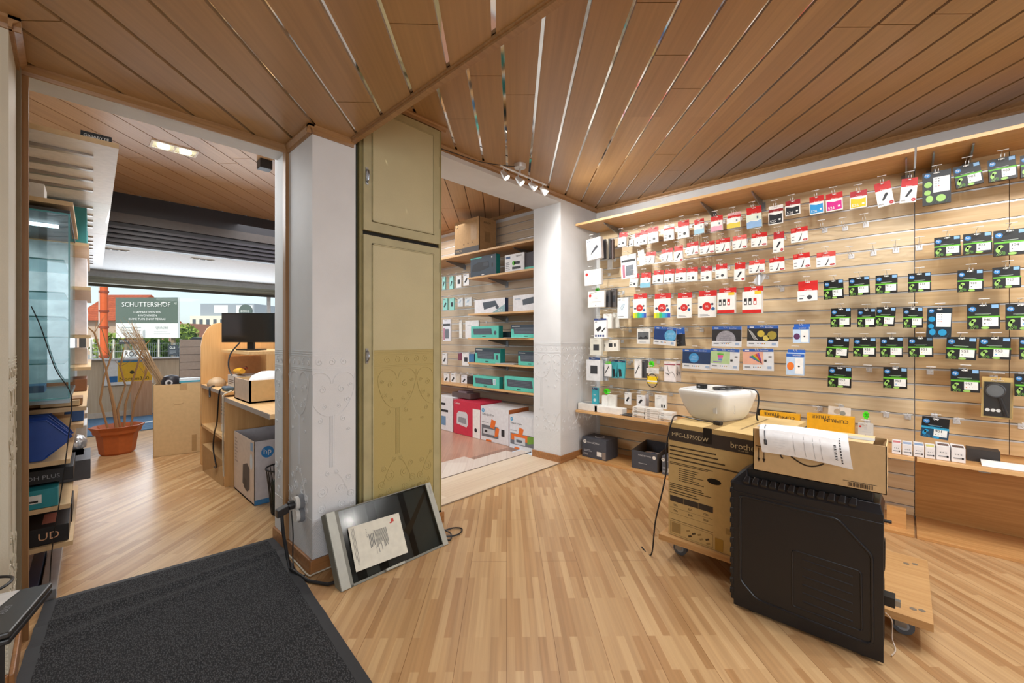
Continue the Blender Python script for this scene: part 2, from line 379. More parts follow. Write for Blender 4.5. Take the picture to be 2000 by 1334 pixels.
# wall with the door opening: pier to the left, pier in the middle
m = MB(); m.box(-1.9, PY, 0, XL, YJ, CS, mWPold); relief(m, Fr((-1.2, PY, 0), (1, 0, 0), (0, 0, 1)), 1.05, mWPold)
relief(m, Fr((XL, PY, 0), (0, 1, 0), (0, 0, 1)), .34, mWPold, 1.13, .1); struct(m, 'wall_left')
m = MB(); m.box(XP0, PY, 0, XP1, YJ, CS, mWP)
relief(m, Fr((XP0, PY, 0), (1, 0, 0), (0, 0, 1)), XP1 - XP0, mWP, 1.13, .1)
relief(m, Fr((XP0, YJ, 0), (0, -1, 0), (0, 0, 1)), YJ - PY, mWP, 1.13, .12); struct(m, 'wall_middle')
# vertical seam strip of the paper, joint to the cupboard
m = MB(); m.box(XP1, PY + .02, 0, XP1 + .006, PY + .5, CS, P('#9aa39c', .6)); m.box(XP1 + .006, PY + .02, .0, XP1 + .02, PY + .5, CH, P('#3a3d36', .8)); struct(m, 'trim_1')
# header over the door, lining frame (brown edge, papered reveal)
m = MB(); m.box(XL, YD, CL - .02, XP0, YJ - .04, CS, mWP); struct(m, 'wall_header')
m = MB(); m.box(XP0 - .018, YD - .012, 0, XP0, YD + .03, CL - .02, mFRAME); m.box(XL, YD - .0, 0, XL + .03, YD + .03, CL - .02, mFRAME)
m.box(XL - .002, YD - .035, 0, XL + .012, YD, CL - .02, P('#8a806c', .7)); struct(m, 'door_1')
m = MB(); m.box(1.09, PY + .52, 0, XC1, YJ, CS, mWP); struct(m, 'wall_inner')
# right-hand pier of the wide opening, header, wall above the cupboard
m = MB(); m.box(3.24, YB, 0, XW + .1, 2.75, CS, mWP); relief(m, Fr((3.24, YB, 0), (1, 0, 0), (0, 0, 1)), XW - 3.24, mWP, 1.15, .1)
relief(m, Fr((3.24, 2.75, 0), (0, -1, 0), (0, 0, 1)), .34, mWP, 1.15, .1); struct(m, 'wall_back')
m = MB(); m.box(1.09, YB, 2.50, 3.24, 2.75, CS, mWP); struct(m, 'wall_header')
# walls
m = MB(); m.box(XW, -3.0, 0, XW + .1, 8.9, CS, mWP); struct(m, 'wall_right')
m = MB(); m.box(-2.0, -3.1, 0, XW, -3.0, CS, mWHITE); struct(m, 'wall_front')
m = MB(); m.box(-2.0, -3.0, 0, -1.9, 2.76, CS, mWHITE); struct(m, 'wall_side')
m = MB(); m.box(-1.0, YJ, 0, -.9, 8.9, CS, mWHITE); struct(m, 'wall_left')
m = MB(); m.box(2.75, 6.2, 0, XW, 6.3, CS, mWHITE)
m.box(XW - .25, 5.3, 0, XW, 5.45, CS, mWHITE); struct(m, 'wall_far')
# riser between the two ceilings + its trim, ceiling trims
m = MB(); m.box(XSTEP - .012, -3.0, CL, XSTEP, YB, CH, mTRIM); m.box(XSTEP - .022, -3.0, CL - .018, XSTEP + .006, PY - .0, CL + .004, mTRIM)
m.box(XSTEP - .03, -3.0, CL - .008, XSTEP + .012, PY, CL + .006, mTRIM); struct(m, 'trim_2')
def cornice(name, a, b, z, n, hgt=.038, dep=.028):
    """moulding along a-b, n = direction into the room"""
    mb = MB(); a = Vector((a[0], a[1], 0)); b = Vector((b[0], b[1], 0)); n = Vector((n[0], n[1], 0))
    pr = [(0, 0), (dep, 0), (dep, -.010), (dep * .72, -.016), (dep * .38, -hgt * .62), (dep * .3, -hgt), (0, -hgt)]
    A = [a + n * q + Vector((0, 0, z + r)) for q, r in pr]
    mb.prism(A, b - a, mTRIM); return struct(mb, name)
cornice('trim_3', (XL, YD), (XP0, YD), CL, (0, -1))
cornice('trim_4', (-1.9, PY), (XL + .028, PY), CL, (0, -1)); cornice('trim_5', (XL, PY - .028), (XL, YD), CL, (1, 0))
cornice('trim_6', (XP0 - .028, PY), (XSTEP, PY), CL, (0, -1)); cornice('trim_7', (XP0, PY - .028), (XP0, YD), CL, (-1, 0))
cornice('trim_8', (XSTEP, PY), (XC1 + .028, PY), CH, (0, -1), .03); cornice('trim_9', (XC1, YB), (XW, YB), CH, (0, -1)); cornice('trim_10', (XW, YB), (XW, -3.0), CH, (-1, 0))
cornice('trim_11', (XW, 2.75), (XW, 6.2), CS, (-1, 0)); cornice('trim_12', (XC1, PY), (XC1, YB), CH, (1, 0), .03)
# baseboards
mBB = WOOD('#a9774a', '#8c5f38', .35)
def bb(name, x0, y0, x1, y1): 
    mb = MB(); mb.box(x0, y0, 0, x1, y1, .072, mBB); struct(mb, name, bevel=.004)
bb('baseboard_left', XL, PY - .014, XL + .014, YD); bb('baseboard_left', -1.9, PY - .014, XL, PY)
bb('baseboard_middle', XP0 - .014, PY, XP0, YJ); bb('baseboard_middle', XP0 - .014, PY - .014, XP1, PY)
bb('baseboard_back', 3.226, YB - .014, XW - .02, YB); bb('baseboard_back', 3.226, YB, 3.24, 2.76)

# slatwall on the right wall
mSL1 = WOOD('#e2cdaa', '#d6bd95', .42, axis='Y', scale=.8); mSL2 = WOOD('#dcbd8d', '#cda877', .42, axis='Y', scale=.8)
def slatwall(name, y0, y1, z0, z1, x, mm, pitch=.1024, zref=1.2):
    mb = MB(); n0 = math.floor((z0 - zref) / pitch); z = zref + n0 * pitch
    while z < z1:
        a, b = max(z + .006, z0), min(z + pitch - .004, z1)
        if b - a > .005: mb.box(x - .018, y0, a, x - .002, y1, b, mm)
        if z > z0: mb.box(x - .019, y0, z - .0065, x - .017, y1, z + .0025, ALU); mb.box(x - .004, y0, z - .004, x - .002, y1, z + .006, P('#6f6a62', .5))
        z += pitch
    return tag(mb.build(name), kind='structure')
slatwall('wall_slat_panel', -.038, 2.355, .02, 2.33, XW, mSL1)
slatwall('wall_slat_panel', -.447, -.043, .5, 2.33, XW, mSL2)
slatwall('wall_slat_panel', -2.2, -.45, .5, 2.33, XW, mSL2)
m = MB(); m.box(XW - .012, -2.2, .015, XW - .002, -.043, .5, WOOD('#c79558', '#b27f43', .4, axis='Y')); struct(m, 'wall_lower_panel')
slatwall('wall_slat_panel', 2.9, 6.2, .02, 2.7, XW, WOOD('#cdbda6', '#c2b096', .5, axis='Y'))

# window side of the sales room
m = MB(); m.box(-.9, 6.24, 2.2, XW, 6.30, CS, P('#26252b', .45)); m.box(-.9, 6.20, 2.2, XW, 6.24, 2.21, P('#2d2b33', .4))
for q in range(4): m.box(-.9, 6.215 - q * .005, 2.235 + q * .05, XW, 6.24, 2.26 + q * .05, P('#38353f', .35))
m.box(-.9, 6.21, 2.46, XW, 6.24, 2.56, P('#4a4340', .4)); struct(m, 'trim_13')
m = MB(); m.box(-.9, 6.3, 2.2, XW, 8.8, 2.24, mWHITE); struct(m, 'ceiling')
m = MB(); m.box(-.9, 8.76, 2.04, XW, 8.9, CS, mWHITE); m.box(-.9, 8.78, 0, .1, 8.9, 2.1, mWHITE); m.box(3.1, 8.78, 0, XW, 8.9, 2.1, mWHITE)
m.box(.1, 8.78, 0, 3.1, 8.9, .87, WOOD('#dcc9ad', '#ccb595', .5, axis='Z')); m.box(.1, 8.765, 0, 3.1, 8.79, .08, P('#d8d0c4', .5))
struct(m, 'wall_window')
m = MB(); m.box(.1, 8.70, .87, 3.1, 8.9, .89, mWHITE); struct(m, 'trim_sill')
wn = MB(); wn.box(.12, 8.82, .885, .19, 8.86, 2.05, P('#6f6c66', .4)); wn.box(2.6, 8.82, .885, 2.66, 8.86, 2.05, WHITE); wn.box(.12, 8.82, 2.0, 3.1, 8.86, 2.06, P('#6f6a5c', .4))
wn = struct(wn, 'window_1'); g = MB(); g.box(.19, 8.838, .885, 3.1, 8.844, 2.0, GLASS('#f4f8f8', .01)); tag(g.build('window_1_pane'), kind='structure')
m = MB(); m.box(.05, 8.62, 2.0, 3.2, 8.76, 2.10, P('#8b8774', .45)); m.cyl((.05, 8.60, 2.03), (3.2, 8.60, 2.03), .035, P('#7d7966', .4), 12); m.box(.05, 8.66, 1.96, 3.2, 8.70, 2.02, P('#4f4a3e', .5))
m.cyl((.02, 8.62, 2.05), (.06, 8.62, 2.05), .09, P('#e8ded0'), 16); tag(m.build('roller_shutter'), 'grey-green roller shutter box along the top of the shop window', 'shutter')
# ================================================================== LARGE THINGS IN THE MAIN ROOM
def bow_handle(parent, p, n=(0, -1, 0), L=.07, m=None, name='handle'):
    h = MB(); m = m or STEEL; x, y, z = p
    h.box(x - .008, y - .003, z - L / 2 - .012, x + .008, y, z + L / 2 + .012, m)
    h.tube([(x, y - .002, z - L / 2), (x, y - .018, z - L / 2 + .008), (x, y - .026, z), (x, y - .018, z + L / 2 - .008), (x, y - .002, z + L / 2)], .0045, m, 8)
    h.build(name, parent, smooth=True)
# built-in cupboard between the pier and the opening
mCU = WALLPAPER('old_cream_paper', '#c0b68f', 1.13, 0, c_low='#b09f66', rough=.5)
mCF = P('#ada47d', .5, var=.10, sc_=9); mCE = P('#8f8457', .55, var=.1, sc_=9)
t = empty('built_in_cupboard', (0, 0, 0), 0, 'tall olive-cream built-in cupboard with embossed paper doors beside the grey pillar', 'cupboard')
x0, x1, y = 1.108, XC1, PY
m = MB(); m.box(x0, y + .012, 0, x1, y + .5, CH - .03, mCE); m.box(x0, y + .0, .0, x0 + .02, y + .02, CH - .03, mCE); m.box(x1 - .022, y, 0, x1, y + .02, CH - .03, mCE)
m.box(x0 + .02, y + .004, 1.775, x1 - .02, y + .012, 1.80, P('#17150f', .8)); m.box(x0, y, 0, x1, y + .02, .085, mCE); m.build('carcass', t, bevel=.003)
def cup_door(z0, z1, low):
    d = MB(); a, b = x0 + .016, x1 - .026
    d.box(a, y - .016, z0, b, y + .008, z1, mCF)
    ia, ib, iz0, iz1 = a + .05, b - .045, z0 + .055, z1 - .045
    d.box(ia, y - .0175, iz0, ib, y - .010, iz1, mCU)
    for q in ((ia, iz0, ib, iz0 + .007), (ia, iz1 - .007, ib, iz1), (ia, iz0, ia + .007, iz1), (ib - .007, iz0, ib, iz1)): d.box(q[0], y - .021, q[1], q[2], y - .015, q[3], mCF)
    for q in ((ia - .003, iz0 - .003, ib + .003, iz0), (ia - .003, iz0, ia, iz1), (ib, iz0, ib + .003, iz1), (ia, iz1, ib, iz1 + .003)): d.box(q[0], y - .0165, q[1], q[2], y - .0155, q[3], P('#5b5030', .8))
    if low: relief(d, Fr((ia, y - .0178, 0), (1, 0, 0), (0, 0, 1)), ib - ia, mCU, 1.13, .16)
    return d.build('door', t, bevel=.002)
dr = cup_door(.09, 1.775, True); bow_handle(dr, (x0 + .034, y - .017, 1.10), L=.06)
dr = cup_door(1.80, 2.53, False); bow_handle(dr, (x0 + .034, y - .017, 2.10), L=.07)
for z in (.75, 1.62): 
    h = MB(); h.cyl((x1 - .026, y - .012, z), (x1 - .026, y - .012, z + .06), .005, P('#6c6444', .5), 8); h.build('hinge', t)
for z in (2.3, 1.9):
    h = MB(); h.cyl((x1 - .026, y - .012, z), (x1 - .026, y - .012, z + .06), .005, P('#6c6444', .5), 8); h.build('hinge', t)
m = MB(); m.box(x0, y - .014, 0, x1 + .014, y, .072, mBB); struct(m, 'baseboard_cupboard', bevel=.004)

# leaning glazed light box with an old letter on it
t = empty('glazed_display_case', (.885, 1.935, .004), 0, 'grey flat case with smoked glass lid leaning against the cream cupboard', 'display case')
t.rotation_euler = (R(-30), 0, 0)
Wd, Ht, Th = .635, .365, .062
mG1 = P('#a3a49b', .45, .2); mG2 = P('#77786f', .5)
m = MB(); m.box(0, .004, 0, .065, Th, Ht, mG2); m.box(.002, 0, .0, .048, .006, Ht, mG1); m.box(Wd - .036, 0, 0, Wd, .006, Ht, mG1); m.box(Wd - .036, .004, 0, Wd, Th, Ht, mG2)
m.box(.05, .03, 0, Wd - .036, Th, Ht, P('#85878a', .6)); m.box(.05, .004, 0, Wd - .036, .03, .012, mG2); m.box(.05, .004, Ht - .006, Wd - .036, .03, Ht, mG2)
F = Fr((0, .029, 0), (1, 0, 0), (0, 0, 1))
for a, b, c in ((.10, .15, '#2c2a2b'), (.22, .27, '#26221f'), (.42, .455, '#231d18'), (.15, .22, '#9a9b9c'), (.29, .41, '#8a8b92'), (.46, .59, '#8b8f8f')): m.rect(F, a, .012, b, Ht - .01, P(c, .5), .001)
m.pol(F, [(.40, .16), (.46, .2), (.59, .33), (.59, .3), (.47, .17), (.42, .12)], P('#6b5a46', .4), .002)
m.build('case', t, bevel=.002)
m = MB(); m.box(.05, .006, .012, Wd - .036, .010, Ht - .006, GLASS('#c4c6c3', .02, .12)); m.build('glass_lid', t)
m = MB(); m.box(.23, -.012, .002, .34, .004, .014, mG1); m.build('lid_handle', t, bevel=.002)
F = Fr((Wd - .018, -.001, 0), (0, 0, 1), (-1, 0, 0)); m = MB(); m.text(F, 'Finnmark', .30, -.005, .009, P('#7b7c76')); m.build('nameplate', t)
t2 = MB(); M = t.matrix_basis @ Matrix.Translation((.085, -.0015, .055)) @ Matrix.Rotation(R(2), 4, 'Y')
F = Fr((0, 0, 0), (1, 0, 0), (0, 0, 1)); PAP = P('#d6d4c6', .7)
t2.box(0, -.0008, 0, .29, .0006, .21, PAP); DT = P('#55565a', .7); F2 = Fr((0, -.0009, .21), (0, 0, -1), (1, 0, 0))
t2.rect(F2, .018, .235, .035, .25, P('#b9382c', .6)); t2.rect(F2, .034, .225, .04, .24, P('#b9382c', .6))
t2.lines(F2, .05, .13, .16, .2, 12, DT, 3); t2.lines(F2, .06, .095, .13, .125, 4, DT, 5); t2.text(F2, '2  4 75 , 10 84', .03, .085, .006, INK); t2.lines(F2, .01, .01, .2, .03, 3, DT, 6, fill=.25); t2.rect(F2, .045, .125, .165, .126, DT)
o = t2.build('letter_sheet'); o.matrix_basis = M; tag(o, 'stained white letter taped on the smoked glass case', 'paper')
# wall socket, plug, cables at the pillar foot
t = empty('wall_socket', (XP0, 2.33, .30), 0, 'grey double wall socket on the foot of the papered pillar', 'socket')
m = MB(); m.cyl((0, 0, .035), (-.022, 0, .035), .04, P('#7f8389', .4), 20); m.cyl((0, 0, -.03), (-.022, 0, -.03), .04, P('#7f8389', .4), 20); m.build('back_box', t, smooth=True)
for z in (.035, -.03):
    m = MB(); m.cyl((-.022, 0, z), (-.04, 0, z), .033, P('#e6e6e2', .4), 20); m.build('socket_ring', t, smooth=True)
t = empty('power_plug', (XP0 - .042, 2.33, .32), 0, 'black angled mains plug and lead in the pillar socket', 'plug')
m = MB(); m.cyl((0, 0, .01), (-.03, 0, .01), .022, BLACKP, 14); m.hexa([(-.03, -.02, -.02), (-.03, .02, -.02), (-.085, .02, -.035), (-.085, -.02, -.035)][::1], [(-.03, -.02, .02), (-.03, .02, .02), (-.085, .02, .005), (-.085, -.02, .005)], BLACKP); m.build('plug_body', t, bevel=.004)
m = MB(); m.tube([(-.06, 0, -.02), (-.055, -.01, -.12), (-.035, -.01, -.25), (-.03, -.03, -.30), (-.01, -.12, -.312), (.0, -.2, -.312), (.05, -.29, -.312), (.14, -.32, -.312)], .008, BLACKP, 8); m.build('lead', t, smooth=True)
def cable(name, pts, r, m, label, cat='cable', group=None, n=6):
    """smooth cable through points"""
    pts = [Vector(p) for p in pts]; out = []
    for i in range(len(pts) - 1):
        p0 = pts[max(i - 1, 0)]; p1 = pts[i]; p2 = pts[i + 1]; p3 = pts[min(i + 2, len(pts) - 1)]
        for k in range(6):
            s = k / 6; out.append(.5 * ((2 * p1) + (p2 - p0) * s + (2 * p0 - 5 * p1 + 4 * p2 - p3) * s * s + (3 * p1 - p0 - 3 * p2 + p3) * s ** 3))
    out.append(pts[-1]); mb = MB(); mb.tube(out, r, m, n); o = mb.build(name, smooth=True); return tag(o, label, cat, group)
cable('floor_cable', [(.80, 2.33, .30), (.805, 2.32, .18), (.80, 2.31, .06), (.80, 2.27, .006), (.82, 2.2, .006)], .003, BLACKP, 'thin black lead hanging from the pillar socket to the floor')
cable('floor_cable', [(.836, 2.6, .007), (.834, 2.35, .007), (.83, 2.19, .008), (.86, 2.18, .008), (.95, 2.18, .009), (1.0, 2.18, .009)], .004, P('#c9c3b2', .5), 'thin cream wire stapled along the pillar skirting')
cable('floor_cable', [(1.53, 2.06, .01), (1.58, 2.08, .008), (1.66, 2.07, .008), (1.69, 2.02, .008), (1.63, 1.98, .008), (1.56, 2.0, .012), (1.54, 2.05, .02), (1.57, 2.07, .03), (1.60, 2.02, .01), (1.55, 1.96, .008), (1.53, 2.0, .008)], .0045, BLACKP, 'coil of black cable on the floor right of the glazed case')

# entrance mat
mMAT, tt, b = newmat('ribbed_mat'); b.inputs['Roughness'].default_value = .95
tc = tt.nodes.new('ShaderNodeTexCoord'); v = tt.nodes.new('ShaderNodeTexVoronoi'); v.inputs['Scale'].default_value = 230; mp = tt.nodes.new('ShaderNodeMapping'); mp.inputs['Scale'].default_value = (1, .45, 1)
tt.links.new(tc.outputs['Object'], mp.inputs[0]); tt.links.new(mp.outputs[0], v.inputs['Vector'])
r = tt.nodes.new('ShaderNodeValToRGB'); tt.links.new(v.outputs['Distance'], r.inputs[0]); r.color_ramp.elements[0].color = lin('#56575a') + (1,); r.color_ramp.elements[1].color = lin('#17181b') + (1,); r.color_ramp.elements[1].position = .6
tt.links.new(r.outputs[0], b.inputs['Base Color']); bp = tt.nodes.new('ShaderNodeBump'); bp.inputs['Strength'].default_value = .7; bp.inputs['Distance'].default_value = .003; bp.invert = True
tt.links.new(v.outputs['Distance'], bp.inputs['Height']); tt.links.new(bp.outputs[0], b.inputs['Normal'])
t = empty('entrance_mat', (.388, 2.765, 0), R(-5.2), 'dark charcoal entrance mat lying through the left doorway', 'mat')
m = MB(); N = 90; MW, ML = .845, 1.75; pts = []; fs = []
def mz(x, y):
    z = .010; w1 = -.22 + .10 * x - .02; w2 = -.62
    z += .016 * math.exp(-((y - (-.20 + .05 * x)) / .035) ** 2) + .014 * math.exp(-((y - (-.33 + .14 * x)) / .04) ** 2) * (1 if x < .25 else .6)
    z += .006 * math.exp(-((y - (-.85 + .55 * x)) / .05) ** 2) + .005 * math.exp(-((y - (-1.1 + .5 * x)) / .05) ** 2); return z
for j in range(N + 1):
    for i in range(31):
        x = -MW / 2 + MW * i / 30; y = -ML * j / N; pts.append((x, y, mz(x, y)))
for j in range(N):
    for i in range(30): a = j * 31 + i; fs.append((a, a + 31, a + 32, a + 1))
m.add(pts, fs, mMAT); m.build('pile', t, smooth=True)
m = MB(); E = .04; RUB = P('#232428', .6)
for (xa, xb) in ((-MW / 2 - E, -MW / 2 + .005), (MW / 2 - .005, MW / 2 + E)):
    for j in range(45):
        ya, yb = -ML * j / 45, -ML * (j + 1) / 45; za = mz(xa, ya) * .9; zb = mz(xa, yb) * .9
        m.hexa([(xa, yb, .0), (xb, yb, .0), (xb, ya, .0), (xa, ya, .0)], [(xa, yb, zb), (xb, yb, zb), (xb, ya, za), (xa, ya, za)], RUB)
m.box(-MW / 2 - E, -.005, 0, MW / 2 + E, .035, .006, RUB); m.build('rubber_border', t)

# black tower computer case (side panel towards the camera)
TX, TY0, TY1, TT = 2.045, .06, .575, .175
t = empty('tower_computer', (TX + TT / 2, (TY0 + TY1) / 2, 0), 0, 'large black tower computer standing on the floor in front of the printer carton', 'computer')
TM = Matrix.Translation(-Vector(t.location))
BK = P('#191b20', .33, var=.03); BK2 = P('#0d0e10', .5)
def Q(cx, cy, X=TX): return onX(1260 + cx / 2.224, 720 + cy / 2.224, X)
def tmb(): q = MB(); q.M = TM; return q
m = tmb(); m.box(TX + .006, TY0 + .004, .03, TX + TT - .006, TY1 - .03, .555, BK2); m.build('chassis', t, bevel=.004)
m = tmb(); m.box(TX, TY0, .010, TX + .008, TY1 - .012, .552, BK)
def rim(pts, r=.006, dx=.0):
    pts = [Vector((TX - dx, p.y, p.z)) for p in pts]; m.tube(pts, r, BK, 6, closed=True)
def rnd(pts, r=.018):
    out = []
    for i, p in enumerate(pts):
        a = (pts[i - 1] - p); b_ = (pts[(i + 1) % len(pts)] - p); a.normalize(); b_.normalize()
        for s in range(5): q = s / 4; out.append((p + a * r) * (1 - q) ** 2 + p * 2 * q * (1 - q) + (p + b_ * r) * q ** 2)
    return out
outer = [Q(413, 550), Q(838, 655), Q(985, 812), Q(988, 1198), Q(945, 1188), Q(485, 1003), Q(413, 918)]
rim(rnd(outer)); inner = [Q(640, 788), Q(937, 882), Q(942, 1142), Q(640, 1030)]; rim(rnd(inner, .012), .004)
for k in range(6):
    ya, yb = Q(682, 830 + k * 36), Q(902, 905 + k * 39); m.tube([(TX + .001, ya.y, ya.z), (TX + .001, yb.y, yb.z)], .0045, BK, 6)
m.tube([(TX, TY0, .518), (TX, TY1 - .012, .518)], .003, BK, 6); m.build('side_panel', t, bevel=.003)
m = tmb(); m.hexa([(TX, TY0, .55), (TX + TT, TY0, .55), (TX + TT, TY1, .55), (TX, TY1, .55)], [(TX + .02, TY0 + .01, .585), (TX + TT - .02, TY0 + .01, .585), (TX + TT - .02, TY1 - .03, .585), (TX + .02, TY1 - .03, .585)], BK)
m.box(TX + .03, TY0 + .03, .58, TX + TT - .03, TY1 - .06, .622, BK2)
for k in range(12):
    yy = TY1 - .05 - k * .033; m.hexa([(TX + .004, yy - .026, .556), (TX + .022, yy - .026, .582), (TX + .022, yy - .008, .582), (TX + .004, yy, .556)], [(TX - .002, yy - .026, .568), (TX + .012, yy - .026, .592), (TX + .012, yy - .008, .592), (TX - .002, yy, .568)], BK)
m.hexa([(TX + .002, TY1 - .07, .55), (TX + TT, TY1 - .07, .55), (TX + TT, TY1 + .004, .55), (TX + .002, TY1 + .004, .55)], [(TX + .03, TY1 - .06, .62), (TX + TT - .03, TY1 - .06, .62), (TX + TT - .03, TY1 - .03, .60), (TX + .03, TY1 - .03, .60)], BK); m.build('top_cover', t, bevel=.003)
m = tmb(); m.box(TX + .004, TY1 - .03, .03, TX + TT - .004, TY1, .56, BK)
for k in range(11):
    zz = .05 + k * .045; m.hexa([(TX - .001, TY1 - .012, zz), (TX + .02, TY1 - .012, zz), (TX + .02, TY1 + .008, zz + .006), (TX - .001, TY1 + .003, zz + .006)], [(TX - .001, TY1 - .012, zz + .032), (TX + .02, TY1 - .012, zz + .032), (TX + .02, TY1 + .008, zz + .024), (TX - .001, TY1 + .003, zz + .024)], BK)
m.build('front_bezel', t, bevel=.002)
m = tmb(); F = Fr((TX + .006, TY0 + .004, 0), (1, 0, 0), (0, 0, 1)); mBP = P('#8f7a61', .45, .5)
m.rect(F, 0, .05, TT - .01, .55, mBP, .001)
for k in range(4): m.disc(F, .05 + k * .026, .49, .010, BK2, .0015)
m.rect(F, .03, .03, TT - .02, .26, BK2, .002); m.rect(F, .012, .28, .018, .45, BK2, .002); m.disc(F, .1, .37, .062, P('#5a5148', .5, .6), .002, 28)
for k in range(-6, 7):
    hh = math.sqrt(max(0, 36 - (k * .9) ** 2)) / 6 * .055; m.tube([F.p(.1 + k * .009, .37 - hh, .004), F.p(.1 + k * .009, .37 + hh, .004)], .0012, BK2, 4); m.tube([F.p(.1 - hh, .37 + k * .009, .004), F.p(.1 + hh, .37 + k * .009, .004)], .0012, BK2, 4)
m.box(TX + .05, TY0 - .03, .20, TX + .10, TY0 + .004, .235, BLACKP); m.box(TX + .06, TY0 - .045, .205, TX + .08, TY0 - .03, .225, STEEL); m.cyl((TX + .1, TY0 + .004, .5), (TX + .1, TY0 - .02, .5), .006, BLACKP, 10); m.build('rear_panel', t)
for (xx, yy) in ((TX + .03, TY1 - .08), (TX + .03, TY0 + .06), (TX + TT - .03, TY1 - .08), (TX + TT - .03, TY0 + .06)):
    q = tmb(); q.cyl((xx, yy, 0), (xx, yy, .03), .017, BK2, 12); q.build('foot', t)
cable('power_wire', [(TX + .12, TY0 - .002, .14), (TX + .15, TY0 - .02, .10), (TX + .16, TY0 - .02, .03), (TX + .13, TY0 - .03, .006), (TX + .08, TY0 - .02, .006)], .0022, P('#c9b8a8', .4), 'thin pale wire trailing from the rear of the black tower')

# long carton on the tower, with a delivery sheet draped over it
def flapbox(): pass
A0, A1, AX0, AX1, AZ0, AZ1 = .052, .488, 2.058, 2.222, .624, .802
t = empty('open_carton', (AX0, A0, AZ0), 0, 'long brown cardboard carton with arrows lying on the black tower', 'carton')
TMa = Matrix.Translation(-Vector(t.location)); CB = P('#cdae80', .8, bump=.2, var=.05); CB2 = P('#a88456', .8, bump=.2)
m = MB(); m.M = TMa; th = .003
m.box(AX0, A0, AZ0, AX1, A1, AZ0 + th, CB); m.box(AX0, A0, AZ0, AX0 + th, A1, AZ1, CB); m.box(AX1 - th, A0, AZ0, AX1, A1, AZ1, CB); m.box(AX0, A0, AZ0, AX1, A0 + th, AZ1, CB); m.box(AX0, A1 - th, AZ0, AX1, A1, AZ1, CB)
F = Fr((AX0, A1, AZ0), (0, -1, 0), (0, 0, 1)); DK = P('#3a2c1d', .7)
for a in (.022, .042):
    m.rect(F, a - .0015, .05, a + .0015, .10, DK, .0012); m.pol(F, [(a - .006, .056), (a, .038), (a + .006, .056)], DK, .0012)
m.rect(F, .010, .105, .055, .108, DK, .0012)
for a, b_ in ((.14, .25),):
    pts = [(a + (b_ - a) * i / 14, .085 - .028 * math.sin(i / 14 * math.pi * .9)) for i in range(15)]; m.tube([F.p(p, q, .0005) for p, q in pts], .003, DK, 5); m.tube([F.p(a - .025 + .012 * math.cos(s), .085 + .014 * math.sin(s), .0005) for s in [i * .5 for i in range(10)]], .0028, DK, 5); m.tube([F.p(b_ - .008, .095, .0005), F.p(b_ + .004, .094, .0005), F.p(b_, .083, .0005)], .003, DK, 5)
rg = random.Random(3); a = .325
while a < .40: w_ = rg.uniform(.001, .003); m.rect(F, a, .008, a + w_, .024, DK, .0012); a += w_ + rg.uniform(.001, .003)
m.rect(F, .31, .026, .41, .028, DK, .0012)
F = Fr((AX0, A0, AZ0), (1, 0, 0), (0, 0, 1)); m.rect(F, .06, .02, .09, .05, P('#4a3a2a'), .0012); m.rect(F, .07, .09, .10, .13, P('#4a3a2a'), .0012); m.build('carton_body', t)
m = MB(); m.M = TMa; m.hexa([(AX0, .09, AZ1), (AX1, .09, AZ1), (AX1, A1, AZ1), (AX0, A1, AZ1)], [(AX0, .09, AZ1 + .003), (AX1, .09, AZ1 + .003), (AX1, A1, AZ1 + .003), (AX0, A1, AZ1 + .003)], CB); m.rect(Fr((AX0, A1, AZ1 + .003), (0, -1, 0), (1, 0, 0)), 0, .05, .4, .11, P('#b8b6b0', .25), .001)
m.quad((AX0 + .02, A0 + .004, AZ1), (AX1 - .01, A0 + .004, AZ1), (AX1 - .02, A0 + .03, AZ1 - .05), (AX0 + .03, A0 + .03, AZ1 - .05), CB2); m.build('top_flap', t)
m = MB(); SH = P('#f2f2f2', .6); pts = []; fs = []; n1, n2 = 24, 20; S0, S1 = .475, .175
prof = [(AX0 + .12, AZ1 + .006), (AX0 + .07, AZ1 + .012), (AX0 + .02, AZ1 + .018), (AX0 - .02, AZ1 + .008), (AX0 - .038, AZ1 - .02), (AX0 - .042, AZ1 - .055), (AX0 - .038, AZ1 - .085)]
def pr(s):
    k = s * (len(prof) - 1); i = min(int(k), len(prof) - 2); q = k - i; return prof[i][0] * (1 - q) + prof[i + 1][0] * q, prof[i][1] * (1 - q) + prof[i + 1][1] * q
for j in range(n2 + 1):
    x_, z_ = pr(j / n2)
    for i in range(n1 + 1): yy = S0 + (S1 - S0) * i / n1 - .03 * j / n2; pts.append((x_, yy, z_ + .006 * math.sin(i / n1 * 3.1) - .012 * (i / n1) * (j / n2)))
for j in range(n2):
    for i in range(n1): a = j * (n1 + 1) + i; fs.append((a, a + n1 + 1, a + n1 + 2, a + 1))
fs = [tuple(reversed(f_)) for f_ in fs]
m.add(pts, fs, SH)
def shp(a, b_, k=.0015):
    x_, z_ = pr(b_); x2, z2 = pr(min(1, b_ + .02)); n_ = Vector((-(z_ - z2), 0, -(x2 - x_))).normalized(); yy = S0 + (S1 - S0) * a - .03 * b_
    return Vector((x_, yy, z_ + .006 * math.sin(a * 3.1) - .012 * a * b_)) + n_ * k
def srect(a0, b0, a1, b1, mm):
    for i in range(6):
        q0 = b0 + (b1 - b0) * i / 6; q1 = b0 + (b1 - b0) * (i + 1) / 6; m.quad(shp(a0, q1), shp(a1, q1), shp(a1, q0), shp(a0, q0), mm)
srect(.06, .28, .075, .8, P('#6b6e74')); srect(.05, .72, .085, .82, INK)
for a in (.40, .52, .62, .70): srect(a, .2, a + .003, .95, P('#8d9097'))
srect(.40, .2, .92, .207, P('#8d9097'))
